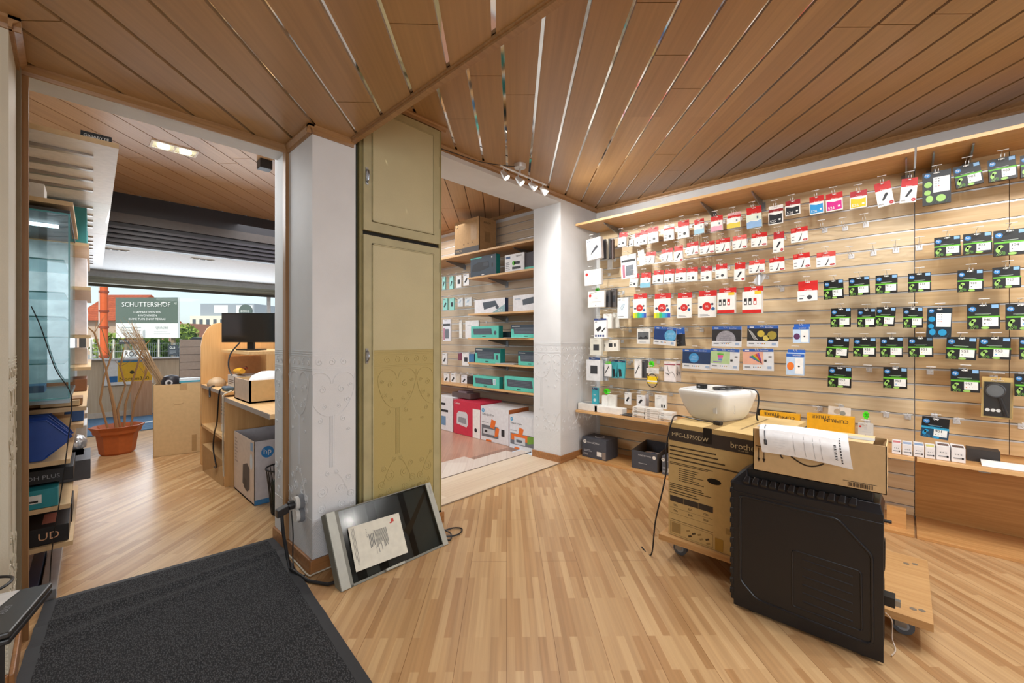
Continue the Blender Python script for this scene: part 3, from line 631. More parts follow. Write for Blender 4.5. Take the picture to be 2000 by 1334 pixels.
for k in range(9): srect(.84, .62 + k * .03, .865, .62 + k * .03 + (.012 if k % 2 else .02), INK)
for k in range(10): srect(.90, .45 + k * .05, .915, .48 + k * .05, P('#4a4c50'))
for k in range(12): srect(.16 + .012 * (k % 3), .3 + k * .05, .30, .303 + k * .05, P('#c9ccd0'))
tag(m.build('delivery_sheet', smooth=True), 'white printed delivery sheet draped over the long carton', 'paper')

# dolly with the big printer carton
t = empty('wooden_dolly', (2.536, .4575, 0), 0, 'flat beech dolly on grey castors under the brown printer carton', 'dolly')
TMd = Matrix.Translation(-Vector(t.location)); WD = WOOD('#c9a06c', '#b98c58', .45, axis='Y')
m = MB(); m.M = TMd; m.box(2.226, -.075, .095, 2.846, .99, .125, WD)
for (xx, yy) in ((2.31, -.045), (2.30, -.02), (2.76, -.03), (2.74, .0)): m.lathe((xx, yy, .1251), [(.011, 0), (.011, .0008)], P('#7a6f60', .5), 14)
m.build('board', t, bevel=.006)
for (xx, yy) in ((2.33, .92), (2.74, .92), (2.33, .02), (2.74, .02)):
    c = MB(); c.M = TMd; c.box(xx - .03, yy - .03, .09, xx + .03, yy + .03, .095, STEEL); c.cyl((xx, yy, .078), (xx, yy, .091), .016, STEEL, 12)
    c.box(xx - .017, yy - .022, .03, xx - .014, yy + .014, .08, STEEL); c.box(xx + .014, yy - .022, .03, xx + .017, yy + .014, .08, STEEL); o = c.build('castor', t)
    c = MB(); c.M = TMd; c.cyl((xx - .012, yy - .01, .037), (xx + .012, yy - .01, .037), .036, P('#55585c', .6), 20); c.cyl((xx - .0135, yy - .01, .037), (xx + .0135, yy - .01, .037), .02, P('#8f9397', .4), 16); c.build('wheel', o, smooth=True)
# printer carton
ua = Vector((-.0877, -.9961, 0)); da = Vector((.9961, -.0877, 0)); BZ = .127
Mb = Matrix(((ua.x, da.x, 0, 2.266), (ua.y, da.y, 0, .952), (0, 0, 1, BZ), (0, 0, 0, 1)))
t = empty('printer_carton', label='big brown printer carton with dark band standing on the dolly', cat='carton', M=Mb)
W_, D_, H_ = .50, .585, .61
m = MB(); KB = P('#c9ac73', .7, bump=.15, var=.05); BND = P('#39302a', .6)
m.box(0, 0, 0, W_, D_, H_, KB)
F = Fr((0, 0, 0), (1, 0, 0), (0, 0, 1)); TXT = P('#4b3b24', .7)
m.rect(F, .004, .515, W_, .585, BND, .001); m.text(F, 'MFC-L5750DW', .022, .54, .021, P('#d9c79c'), .002); m.text(F, 'brother', .325, .535, .028, P('#d9c79c'), .002); m.text(F, 'at your side', .36, .522, .009, P('#d9c79c'), .002)
for k, L in enumerate((.26, .40, .45, .48)): m.lines(F, .008, .478 - k * .022, L, .490 - k * .022, 1, TXT, k + 2, fill=.6, gap=0)
m.lines(F, .008, .385, .34, .40, 2, TXT, 7, fill=.5); m.lines(F, .06, .30, .20, .375, 7, TXT, 9, fill=.35)
m.lines(F, .008, .255, .24, .285, 3, TXT, 11, fill=.4); m.lines(F, .008, .225, .2, .25, 2, TXT, 12, fill=.4)
m.rect(F, .01, .185, .24, .215, BND, .001)
for a in (.085, .165): m.rect(F, a, .12, a + .001, .215, KB, .0015)
for b_ in (.12, .15, .184): m.rect(F, .01, b_, .24, b_ + .001, TXT, .001)
for a in (.03, .11, .19):
    for b_ in (.13, .16): m.lines(F, a, b_, a + .03, b_ + .012, 2, TXT, int(a * 100), fill=.4)
m.rect(F, .01, .085, .24, .087, TXT, .001)
for q in ((.012, .008, .24, .009), (.012, .075, .24, .076), (.012, .008, .013, .075), (.239, .008, .24, .075)): m.rect(F, *q, TXT, .001)
m.rect(F, .02, .018, .07, .07, P('#9a7f4e'), .001)
for k, (a, b_) in enumerate(((.1, .05), (.13, .045), (.16, .05), (.11, .025), (.17, .03), (.2, .04), (.205, .02))):
    m.pol(F, [(a, b_), (a + .018, b_ + .008), (a + .022, b_ + .001), (a + .004, b_ - .008)], TXT if k % 2 else P('#9a7f4e'), .001)
m.rect(F, .25, -.0 + .004, .29, .065, P('#a9842f', .4), .002); m.rect(F, .30, .10, .40, .13, P('#a98c55'), .0005)
m.pol(F, [(.245 + .035 * math.cos(s), .345 + .015 * math.sin(s)) for s in [i * math.pi / 8 for i in range(16)]], P('#19130c', .9), .001)
m.rect(F, .19, .53, .235, .61, P('#1f1a16', .3), .0015)
Ft = Fr((0, 0, H_), (1, 0, 0), (0, 1, 0)); m.rect(Ft, .19, 0, .245, D_, P('#9d8153', .35), .001); m.text(Ft, 'brother', .44, .25, .03, BND, .002, rot=R(90)); m.rect(Ft, .33, .1, .34, .5, P('#8f754a'), .0008)
Fs = Fr((W_, 0, 0), (0, 1, 0), (0, 0, 1)); m.rect(Fs, 0, .515, D_, .585, BND, .001)
m.build('carton_body', t, bevel=.003)
# white printer on the carton
zt = BZ + H_
un = Vector((-.305, -.952, 0)); dn = Vector((.952, -.305, 0)); Mp = Matrix(((un.x, dn.x, 0, 2.475), (un.y, dn.y, 0, 1.0), (0, 0, 1, zt + .002), (0, 0, 0, 1)))
t = empty('white_printer', label='small white rounded inkjet printer on top of the big brown carton', cat='printer', M=Mp)
PW, PD, PH = .315, .325, .165; WP = P('#e3e3df', .35, coat=.3, var=.01)
def rr(w0, d0, w1, d1, r, n=5):
    o_ = []
    for (cx, cy, a0) in ((w1 - r, d1 - r, 0), (w0 + r, d1 - r, 90), (w0 + r, d0 + r, 180), (w1 - r, d0 + r, 270)):
        for k in range(n + 1): a = R(a0 + 90 * k / n); o_.append((cx + r * math.cos(a), cy + r * math.sin(a)))
    return o_
m = MB(); secs = [(0, .06, .06), (.02, .045, .05), (.07, .022, .05), (.13, .004, .045), (.15, 0, .042), (.16, .004, .04), (PH, .012, .035)]; pts = []; n_ = 24
for z, ins, r in secs: pts += [(a, b_, z) for a, b_ in rr(ins, ins * .7, PW - ins * .9, PD - ins * .5, r)]
fs = [(i * n_ + k, i * n_ + (k + 1) % n_, (i + 1) * n_ + (k + 1) % n_, (i + 1) * n_ + k) for i in range(len(secs) - 1) for k in range(n_)]
fs += [tuple(reversed(range(n_))), tuple(range((len(secs) - 1) * n_, len(secs) * n_))]; m.add(pts, fs, WP); m.build('housing', t, smooth=True)
m = MB(); top = rr(.02, .02, PW - .02, PD - .02, .04); m.prism([(a, b_, PH - .001) for a, b_ in top], (0, 0, .006), P('#efefec', .3, coat=.3)); ring = rr(.008, .006, PW - .008, PD - .006, .045); m.tube([(a, b_, PH - .008) for a, b_ in ring], .0012, P('#8a8d90'), 4, closed=True); m.build('lid', t, bevel=.002)
m = MB(); m.box(.24, -.0 + .014, .05, .26, .02, .11, P('#c8c9c8')); F = Fr((PW - .012, .1, .1), (0, 1, 0), (0, 0, 1)); m.text(F, 'Canon', .0, -.05, .012, GREY, .008, rot=R(90)); m.build('control_strip', t)
cable('power_cable', [Mp @ Vector(p) for p in ((.20, .18, PH + .012), (.26, .12, PH + .014), (.24, .06, PH + .012), (.16, .14, PH + .012), (.25, .24, PH + .016), (.3, .14, PH + .018), (.22, .05, PH + .014), (.20, .18, PH + .014), (.29, .24, PH + .012), (.335, .25, PH + .004), (.35, .25, PH - .04), (.345, .24, .03), (.34, .26, .004))][0:], .0045, BLACKP, 'tangled black cord lying on top of the white printer', 'cord')
m = MB(); F = Mp; m.M = Mp; m.box(.10, .06, PH + .006, .15, .09, PH + .03, BLACKP); m.box(.112, .058, PH + .012, .125, .0605, PH + .022, GREY); tag(m.build('power_adapter', bevel=.003), 'small black adapter lying on the white printer lid', 'adapter')
c0 = Mp @ Vector((.28, -.01, .006)); cable('power_cable', [c0, Mp @ Vector((.18, -.03, .008)), Mp @ Vector((.05, -.035, .01)), Vector((2.262, .93, zt + .012)), Vector((2.238, .953, .60)), Vector((2.236, .955, .45)), Vector((2.21, 1.0, .2)), Vector((2.20, 1.02, .01)), Vector((2.25, 1.1, .006))], .004, BLACKP, 'black cord running down the left edge of the brown printer carton', 'cord')
m = MB(); m.M = Mp; m.box(.27, -.03, .0, .31, .0, .018, BLACKP); tag(m.build('cord_plug', bevel=.003), 'black plug end lying before the white printer', 'plug')

# laptop on a small table at the left edge
LZ = .50
q = [onZ(103, 1137, LZ), onZ(20, 1234, LZ), None, None]; e1 = q[0] - q[1]; e1n = e1.normalized(); pn = Vector((-e1n.y, e1n.x, 0)) 
if pn.x > 0: pn = -pn
c1, c2 = q[1] + pn * .26 - e1n * .04, q[0] + pn * .26
m = MB(); m.prism([q[1] - e1n * .0, q[0], c2, c1], (0, 0, -.014), P('#2c2b2a', .35)); tt_ = empty('laptop', (0, 0, 0), 0, 'closed black laptop with papers on it at the left edge', 'laptop'); m.build('lid', tt_, bevel=.004)
m = MB(); m.prism([p + Vector((0, 0, -.016)) for p in (q[1], q[0], c2, c1)], (0, 0, -.014), BLACKP); m.build('base', tt_, bevel=.004)
F = Fr(q[1] + Vector((0, 0, .0)), e1n, pn); m = MB(); m.text(F, 'ASUS', .10, .045, .014, GREY, .001); m.build('lid_mark', tt_)
m = MB(); L_ = e1.length; m.box(0, 0, 0, .1, .1, .002, SH); 
m = MB(); m.prism([F.p(L_ * .22, .085, .001), F.p(L_ * .95, .06, .001), F.p(L_ * .98, .18, .001), F.p(L_ * .25, .2, .001)], (0, 0, .002), P('#d9d9d6')); F3 = Fr(F.p(0, 0, .0035), F.u, F.v); m.lines(F3, L_ * .3, .09, L_ * .5, .13, 3, GREY, 4); m.rect(F3, L_ * .55, .1, L_ * .62, .14, INK); tag(m.build('papers'), 'white papers lying on the closed black laptop', 'paper')
cable('black_cable', [F.p(.1, .2, .02), F.p(.22, .11, .012), F.p(.30, .10, .01), F.p(.33, .15, .01), F.p(.3, .2, .014)], .004, BLACKP, 'black cord looped on the papers over the laptop', 'cord')
m = MB(); tb = empty('side_table', (0, 0, 0), 0, 'small dark table under the laptop at the left edge', 'table')
ta = [q[1] + pn * .06 - e1n * .0, q[0] + pn * .06 - e1n * .06, c2 - e1n * .06 + pn * .2, c1 + pn * .2]; m.prism([p + Vector((0, 0, -.031)) for p in ta], (0, 0, -.02), P('#262321', .5)); m.build('table_top', tb)
for p in ta: lg = MB(); ct = sum(ta, Vector()) / 4; pp = p + (ct - p) * .12; lg.box(pp.x - .015, pp.y - .015, 0, pp.x + .015, pp.y + .015, LZ - .051, P('#262321', .5)); lg.build('leg', tb)

# spotlight track on the ceiling of the main room
t = empty('spotlight_track', (2.45, 2.22, CH), 0, 'chrome ceiling track with four lit spotlights above the wide opening', 'spotlight')
m = MB(); m.lathe((0, 0, -.03), [(.045, 0), (.048, .01), (.048, .03)], CHROME, 20); m.build('canopy', t, smooth=True)
m = MB(); m.cyl((-.22, 0, -.075), (.33, 0, -.075), .008, CHROME, 8); m.cyl((0, 0, -.075), (0, 0, -.03), .007, CHROME, 8); m.build('rail', t)
BULB = EMIT('#fff6e2', 14)
hx = [-.185, -.02, .14, .285]
for i, x in enumerate(hx):
    aim = Vector(((.25, .35, .55, .75)[i], (-.5, -.6, -.6, -.5)[i], -.75)).normalized()
    m = MB(); m.cyl((x, 0, -.075), (x, 0, -.12), .005, CHROME, 8); p0 = Vector((x, 0, -.125)); pa = p0 - aim * .025; pb = p0 + aim * .045
    m.tube([pa, pa + aim * .012, p0 + aim * .01, pb], [.012, .016, .022, .027], CHROME, 14); h = m.build('spot_head', t, smooth=True)
    m = MB(); m.tube([pb - aim * .004, pb + aim * .002], [.024, .022], BULB, 14); m.build('bulb', h)
    wp = Vector(t.location) + pb + aim * .02
    light('track_spot', 'SPOT', wp, 18, WARM, .02, aim=wp + aim, angle=R(165), blend=.8)
cable('ceiling_wire', [(2.45, 2.22, CH - .02), (2.3, 2.28, CH - .035), (2.1, 2.33, CH - .05), (1.9, 2.36, CH - .045), (1.72, 2.37, CH - .05)], .003, BLACKP, 'thin black wire from the spotlight track along the ceiling edge')
# an added, unseen track behind the photographer, fill light for the slatwall
t = empty('spotlight_track', (2.4, -.9, CH), 0, 'added unseen chrome ceiling track with two fill spotlights behind the photographer', 'spotlight')
m = MB(); m.cyl((-.2, 0, -.06), (.3, 0, -.06), .008, CHROME, 8); m.lathe((0, 0, -.05), [(.045, 0), (.048, .05)], CHROME, 20); m.build('rail', t)
for x in (-.15, .2):
    m = MB(); m.cyl((x, 0, -.06), (x, 0, -.13), .022, CHROME, 12); h = m.build('spot_head', t); m = MB(); m.cyl((x, 0, -.132), (x, 0, -.13), .02, BULB, 12); m.build('bulb', h)
    light('track_spot', 'SPOT', (2.4 + x, -.9, CH - .16), 22, WARM, .03, aim=(2.7 + x, -.6, 1.0), angle=R(165), blend=.8)
# ================================================================== SHELVES AND GOODS ON THE SLATWALL
BEECH = WOOD('#d2a269', '#bf8c54', .35, axis='Y'); BEECHE = WOOD('#e0b985', '#d2a670', .4, axis='Y')
def wall_shelf(y0, y1, z1, depth, th, label, brackets, x=XW - .02, group=None):
    t = empty('wall_shelf', (x, (y0 + y1) / 2, z1 - th), 0, label, 'shelf', group); y = t.location.y; hw = (y1 - y0) / 2
    m = MB(); m.box(-depth, -hw, 0, 0, hw, th, BEECH); m.box(-depth - .002, -hw, 0, -depth, hw, th, BEECHE); m.build('board', t, bevel=.001)
    for b in brackets:
        m = MB(); yy = b - y; m.prism([(0, yy - .004, -.001), (-depth * .8, yy - .004, -.001), (-depth * .8, yy - .004, -.012), (0, yy - .004, -.075)], (0, .008, 0), STEEL); m.box(-.004, yy - .025, -.09, 0, yy + .025, -.02, STEEL); m.build('bracket', t)
    return t
wall_shelf(-.036, 2.395, 2.335, .39, .022, 'long beech shelf above the ink packs, left of the joint', [2.12, 1.22, .85, -.0])
wall_shelf(-2.2, -.046, 2.335, .39, .022, 'long beech shelf above the dark ink packs, right of the joint', [-.12, -.28, -1.2])
wall_shelf(-.036, 2.395, .485, .39, .022, 'low beech shelf with small white boxes, left of the joint', [2.1, 1.1, .1])
wall_shelf(-2.2, -.046, .485, .39, .022, 'low beech shelf with toner cartons, right of the joint', [-.35, -.8])
for y0, y1, lb in ((-.036, 2.395, 'beech plinth board on the floor under the long slatwall, left part'), (-2.2, -.046, 'beech plinth board on the floor under the slatwall, right part')):
    m = MB(); m.box(XW - .40, y0, 0, XW - .02, y1, .02, BEECH); tag(m.build('plinth_board', bevel=.002), lb, 'board')
m = MB(); m.box(XW - .33, .0, 0.02, XW - .30, .09, .14, BEECH); tag(m.build('beech_offcut'), 'small upright beech offcut at the floor by the panel joint', 'board')

# peg hook prototype parts (backplate at x=0, prongs towards -x)
def hook_at(p, length, label, group='chrome peg hooks on the slatwall', proto={}):
    key = round(length, 3)
    if key not in proto:
        o = bpy.data.objects.new('peg_hook', None); col.objects.link(o); o.empty_display_size = .02
        m = MB(); m.box(-.003, -.016, -.018, 0, .016, .014, CHROME); m.build('back_plate', o)
        for s in (-1, 1):
            m = MB(); yy = s * .007; m.tube([(0, yy, 0), (-length + .01, yy, .002), (-length, yy, .006), (-length - .004, yy, .018)], .0017, CHROME, 5); m.build('prong', o)
        m = MB(); m.tube([(0, 0, .01), (-length * .5, 0, .035), (-length - .005, 0, .040)], .0014, CHROME, 5); m.tube([(-length - .005, -.022, .04), (-length - .005, .022, .04)], .0022, P('#d9dadb', .4), 5); m.build('label_arm', o)
        proto[key] = o; r = o
    else: r = copy_tree(proto[key])
    r.location = p; tag(r, label, 'hook', group); return r
HK = []
def hang(name, bb_, fn, label, cat, group=None, dx=.15, roll=0.0, yaw=0.0, hook=True, depth=.02):
    """a pack hanging on a hook; bb_ = its outline in the photograph, dx = how far off the wall it hangs"""
    x0, y0, x1, y1 = bb_; X = XW - .02 - dx; a = onX(x0, y0, X).y; b = onX(x1, y0, X).y; xc = (x0 + x1) / 2
    zt, zb = onX(xc, y0, X).z, onX(xc, y1, X).z; w, h = a - b, zt - zb; yc = (a + b) / 2
    t = empty(name, (X, yc, zt - .012), 0, label, cat, group); t.rotation_euler = (R(roll), 0, R(yaw))
    fn(t, w, h)
    if hook: HK.append((yc, zt, dx, label))
    return t
def F0(w, h, d=0.0, top=.012): return Fr((-d, w / 2, -h + top), (0, -1, 0), (0, 0, 1))
HPB = P('#0e1012', .4); HPG = P('#5fae2c', .45); HPL = P('#e2e3df', .5); HPC = P('#2f7fc1', .4); HPT = P('#86b3dd', .4); LEAF = P('#93c060', .4); LEAFD = P('#25321c', .5); TEAL = P('#1f8fc0', .4)
def ink_dark(num, dot='#26282c', d=.028, accent=HPG, boxfrac=.52, labelw=.5, tab=HPB, tealbox=False, tag_=True):
    def fn(t, w, h):
        bh = h * boxfrac; m = MB(); F = F0(w, h); m.box(-.0012, -w / 2, -h + .012 + bh * .6, 0, w / 2, .012, tab)
        r = .16 * w; m.disc(F, .17 * w, h - .13 * h - .01, r * .75, HPC, .0020, 18); m.text(F, 'hp', .17 * w, h - .13 * h - .01 - r * .38, None, WHITE, .0028, w=r * .85, al='C')
        if tag_: m.rect(F, w * .76, h * .83, w * .97, h * .97, HPT, .002)
        m.pol(F, [(w * (.5 + .12 * math.cos(s)), h - .008 + .0045 * math.sin(s)) for s in [i * math.pi / 5 for i in range(10)]], WHITE, .002)
        m.rect(F, w * .25, h * .60, w * .75, h * .615, P('#b9bdb9'), .002); m.rect(F, w * .32, h * .565, w * .68, h * .577, accent, .002)
        m.build('hang_tab', t)
        m = MB(); m.box(-d, -w / 2, -h + .012, 0, w / 2, -h + .012 + bh, HPB if not tealbox else P('#153a52', .45)); F = F0(w, h, d)
        m.rect(F, 0, bh * .88, w, bh, accent, .0012); Ft = Fr((-d, w / 2, -h + .012 + bh), (0, -1, 0), (1, 0, 0)); m.rect(Ft, 0, 0, w, d, accent, .001)
        lx = w * (.96 - labelw); m.rect(F, lx, bh * .22, w * .94, bh * .88, HPL, .0014); m.text(F, num, lx + w * .04, bh * .62, None, INK, .0022, w=w * .24)
        m.disc(F, lx + w * .08, bh * .42, w * .026, P(dot), .002, 10); m.disc(F, lx + w * .19, bh * .42, w * .012, GREY, .002, 8); m.disc(F, lx + w * .28, bh * .42, w * .012, GREY, .002, 8)
        lf = LEAF if not tealbox else TEAL
        for (a, b_, ra, rb, mm) in ((.12, .42, .075, .2, lf), (.2, .66, .08, .12, lf), (.16, .55, .045, .1, P('#dfe8cf')), (.55, .10, .13, .10, lf), (.3, .16, .05, .13, P('#3e6a22') if not tealbox else P('#0f5c86'))):
            m.poly([F.p(w * a + w * ra * math.cos(s), bh * b_ + bh * rb * math.sin(s), .0016) for s in [i * math.pi / 7 for i in range(14)]], mm)
        for s in (-.03, .02, .07): m.quad(F.p(w * (.1 + s), 0, .0015), F.p(w * (.115 + s), 0, .0015), F.p(w * (.2 + s), bh * .3, .0015), F.p(w * (.19 + s), bh * .3, .0015), lf)
        m.build('carton', t, bevel=0)
    return fn
def ink_combo(tealc=False):
    def fn(t, w, h):
        m = MB(); base = HPB if not tealc else P('#10242f', .4); m.box(-.022, -w / 2, -h + .012, 0, w / 2, .012, base); F = F0(w, h, .022); lf = LEAF if not tealc else TEAL
        m.disc(F, .17 * w, h * .90, w * .11, HPC, .0012, 18); m.text(F, 'hp', .17 * w, h * .872, None, WHITE, .002, w=w * .12, al='C')
        m.rect(F, w * .38, h * .36, w * .96, h * .82, HPL, .0012)
        for k, c in enumerate(('#26282c', '#26282c', '#2f6fb0', '#b03a2a')): m.disc(F, w * .58, h * (.77 - .075 * k), w * .022, P(c), .0018, 8); m.rect(F, w * .42, h * (.762 - .075 * k), w * .52, h * (.778 - .075 * k), GREY, .0018)
        m.pol(F, [(w * (.5 + .12 * math.cos(s)), h * .95 + .004 * math.sin(s)) for s in [i * math.pi / 5 for i in range(10)]], WHITE, .002)
        for (a, b_, ra, rb) in ((.2, .62, .14, .09), (.18, .38, .12, .08), (.65, .17, .17, .11), (.25, .18, .13, .11)):
            m.poly([F.p(w * a + w * ra * math.cos(s), h * b_ + h * rb * math.sin(s), .0014) for s in [i * math.pi / 8 for i in range(16)]], lf)
        for k in range(5): m.quad(F.p(w * (.3 + .13 * k), h * .02, .0013), F.p(w * (.32 + .13 * k), h * .02, .0013), F.p(w * (.45 + .12 * k), h * .14, .0013), F.p(w * (.43 + .12 * k), h * .14, .0013), P('#31502a') if not tealc else P('#2b4e66'))
        m.build('carton', t)
    return fn
G1 = 'black and green ink packs on the slatwall'
ORD = ['first', 'second', 'third', 'fourth', 'fifth', 'sixth', 'seventh', 'eighth', 'ninth', 'tenth', 'eleventh', 'twelfth', 'thirteenth', 'fourteenth', 'fifteenth', 'sixteenth', 'seventeenth', 'eighteenth']
rows = [('top dark row', [((1801.6, 336.4, 1857, 400), None, 0, 0), ((1861, 321, 1914, 366), ('903', '#26282c'), -6, 0), ((1928.4, 308, 1983.8, 354), ('903', '#2f6fb0'), -2, 0), ((1992, 300, 2046, 345), ('903', '#26282c'), 0, 0)]),
 ('303 and 304 row', [((1824.5, 462, 1875.8, 501), ('303', '#26282c'), 0, 0), ((1881, 455, 1937, 496), ('303', '#2a2c30'), 0, 0), ((1940, 448, 2006, 499), ('304', '#26282c'), 0, 0)]),
 ('912 and 920 row', [((1608.8, 547, 1647, 584), ('912', '#26282c'), -2, 0), ((1657.4, 541, 1698, 577), ('912', '#2f8fd0'), -2, 0), ((1710, 537, 1753, 573), ('912', '#c02a74'), 0, 0), ((1773.4, 533, 1818.4, 570), ('912', '#d8b92a'), 0, 0), ((1870, 527, 1920.4, 570), ('920', '#26282c'), 1, 0), ((1938, 521, 1992.7, 563), ('920', '#2f8fd0'), 0, 0)]),
 ('933 and 940 row', [((1623, 602, 1662, 639), ('932', '#26282c'), 0, 0), ((1675, 603, 1710, 639), ('933', '#2f8fd0'), 0, 0), ((1712, 600, 1750, 637), ('933', '#c02a74'), 4, 0), ((1764, 601, 1802.5, 640), ('933', '#d8b92a'), 0, 0), ((1811, 602, 1859.7, 659), 'T', 2, 0), ((1888.6, 594, 1952, 643), ('940', '#26282c'), 0, 0), ((1963.6, 593, 2026, 644), ('940', '#2f8fd0'), 0, 0)]),
 ('951 and 953 row', [((1616, 660, 1659, 698), ('950', '#26282c'), 3, 0), ((1667, 660, 1711, 696), ('951', '#2f8fd0'), 0, 0), ((1719.4, 659, 1764, 697), ('951', '#c02a74'), 0, 0), ((1773.4, 658.5, 1822, 697), ('951', '#d8b92a'), -1, 0), ((1849, 659, 1908, 702), ('953', '#26282c'), 3, 0), ((1912.3, 659, 1974.4, 701), ('953', '#2f8fd0'), 2, 0), ((1990, 659, 2045, 702), ('953', '#c02a74'), 0, 0)]),
 ('lowest dark row', [((1618.2, 717, 1663.6, 756), ('953', '#26282c'), 1, 0), ((1725.3, 718, 1772, 758), ('953', '#2f8fd0'), 0, 0), ((1856.5, 721, 1912.9, 765), ('953', '#d8722a'), 0, 0), ((1981, 731, 2035, 774), ('953', '#26282c'), 0, 0)])]
for rn, items in rows:
    for i, (bb_, sp, roll, _) in enumerate(items):
        if sp is None: hang('ink_pack', bb_, ink_combo(), 'large dark four-colour ink pack with green fruit, beside the red XL packs', 'ink pack', G1, .16, roll)
        elif sp == 'T': hang('ink_pack', bb_, ink_combo(True), 'large dark ink pack with blue shapes and a white panel', 'ink pack', None, .16, roll)
        else: hang('ink_pack', bb_, ink_dark(sp[0], sp[1], labelw=.5), 'black and green ink pack, %s from the left in the %s' % (ORD[i], rn), 'ink pack', G1, .16, roll)
hang('ink_pack', (1801, 816, 1855, 855), ink_dark('901', '#26282c', accent=P('#2f9fc8'), tealbox=True, tag_=False), 'black and blue ink pack hanging low above the toner cartons', 'ink pack', None, .2, 4)
# magnifier in a blister
def fn_mag(t, w, h):
    m = MB(); F = F0(w, h, .004); m.box(-.003, -w / 2, -h + .012, 0, w / 2, .012, P('#c8a868', .6)); m.rect(F, w * .08, h * .04, w * .90, h * .88, HPB, .001); m.text(F, 'Magnifier', w * .5, h * .9, None, WHITE, .0016, w=w * .4, al='C'); m.lines(F, w * .12, h * .30, w * .45, h * .42, 4, GREY, 4)
    for a in (.2, .38, .55): m.disc(F, w * a, h * .19, w * .08, WHITE, .0015, 12)
    m.build('backing_card', t)
    m = MB(); c = [F.p(w * (.42 + .31 * math.cos(s)), h * .68 + w * .31 * math.sin(s), .016) for s in [i * math.pi / 14 for i in range(28)]]; m.tube(c, .004, P('#4a4c50', .3, .6), 6, closed=True); m.poly([p + F.n * .001 for p in c], P('#8a9096', .08, .7)); m.tube([F.p(w * .58, h * .5, .016), F.p(w * .72, h * .25, .016), F.p(w * .8, h * .08, .016)], .008, P('#2a2b2e', .3), 8); m.build('lens', t)
    m = MB(); m.box(-.026, -w * .46, -h + .02, -.004, w * .46, -.012, GLASS('#f4f6f6', .06, .1)); m.build('blister', t)
hang('magnifier_pack', (1917.7, 737, 1980, 817), fn_mag, 'magnifying glass in a clear blister on a yellow-edged black card', 'magnifier', None, .15, 1)

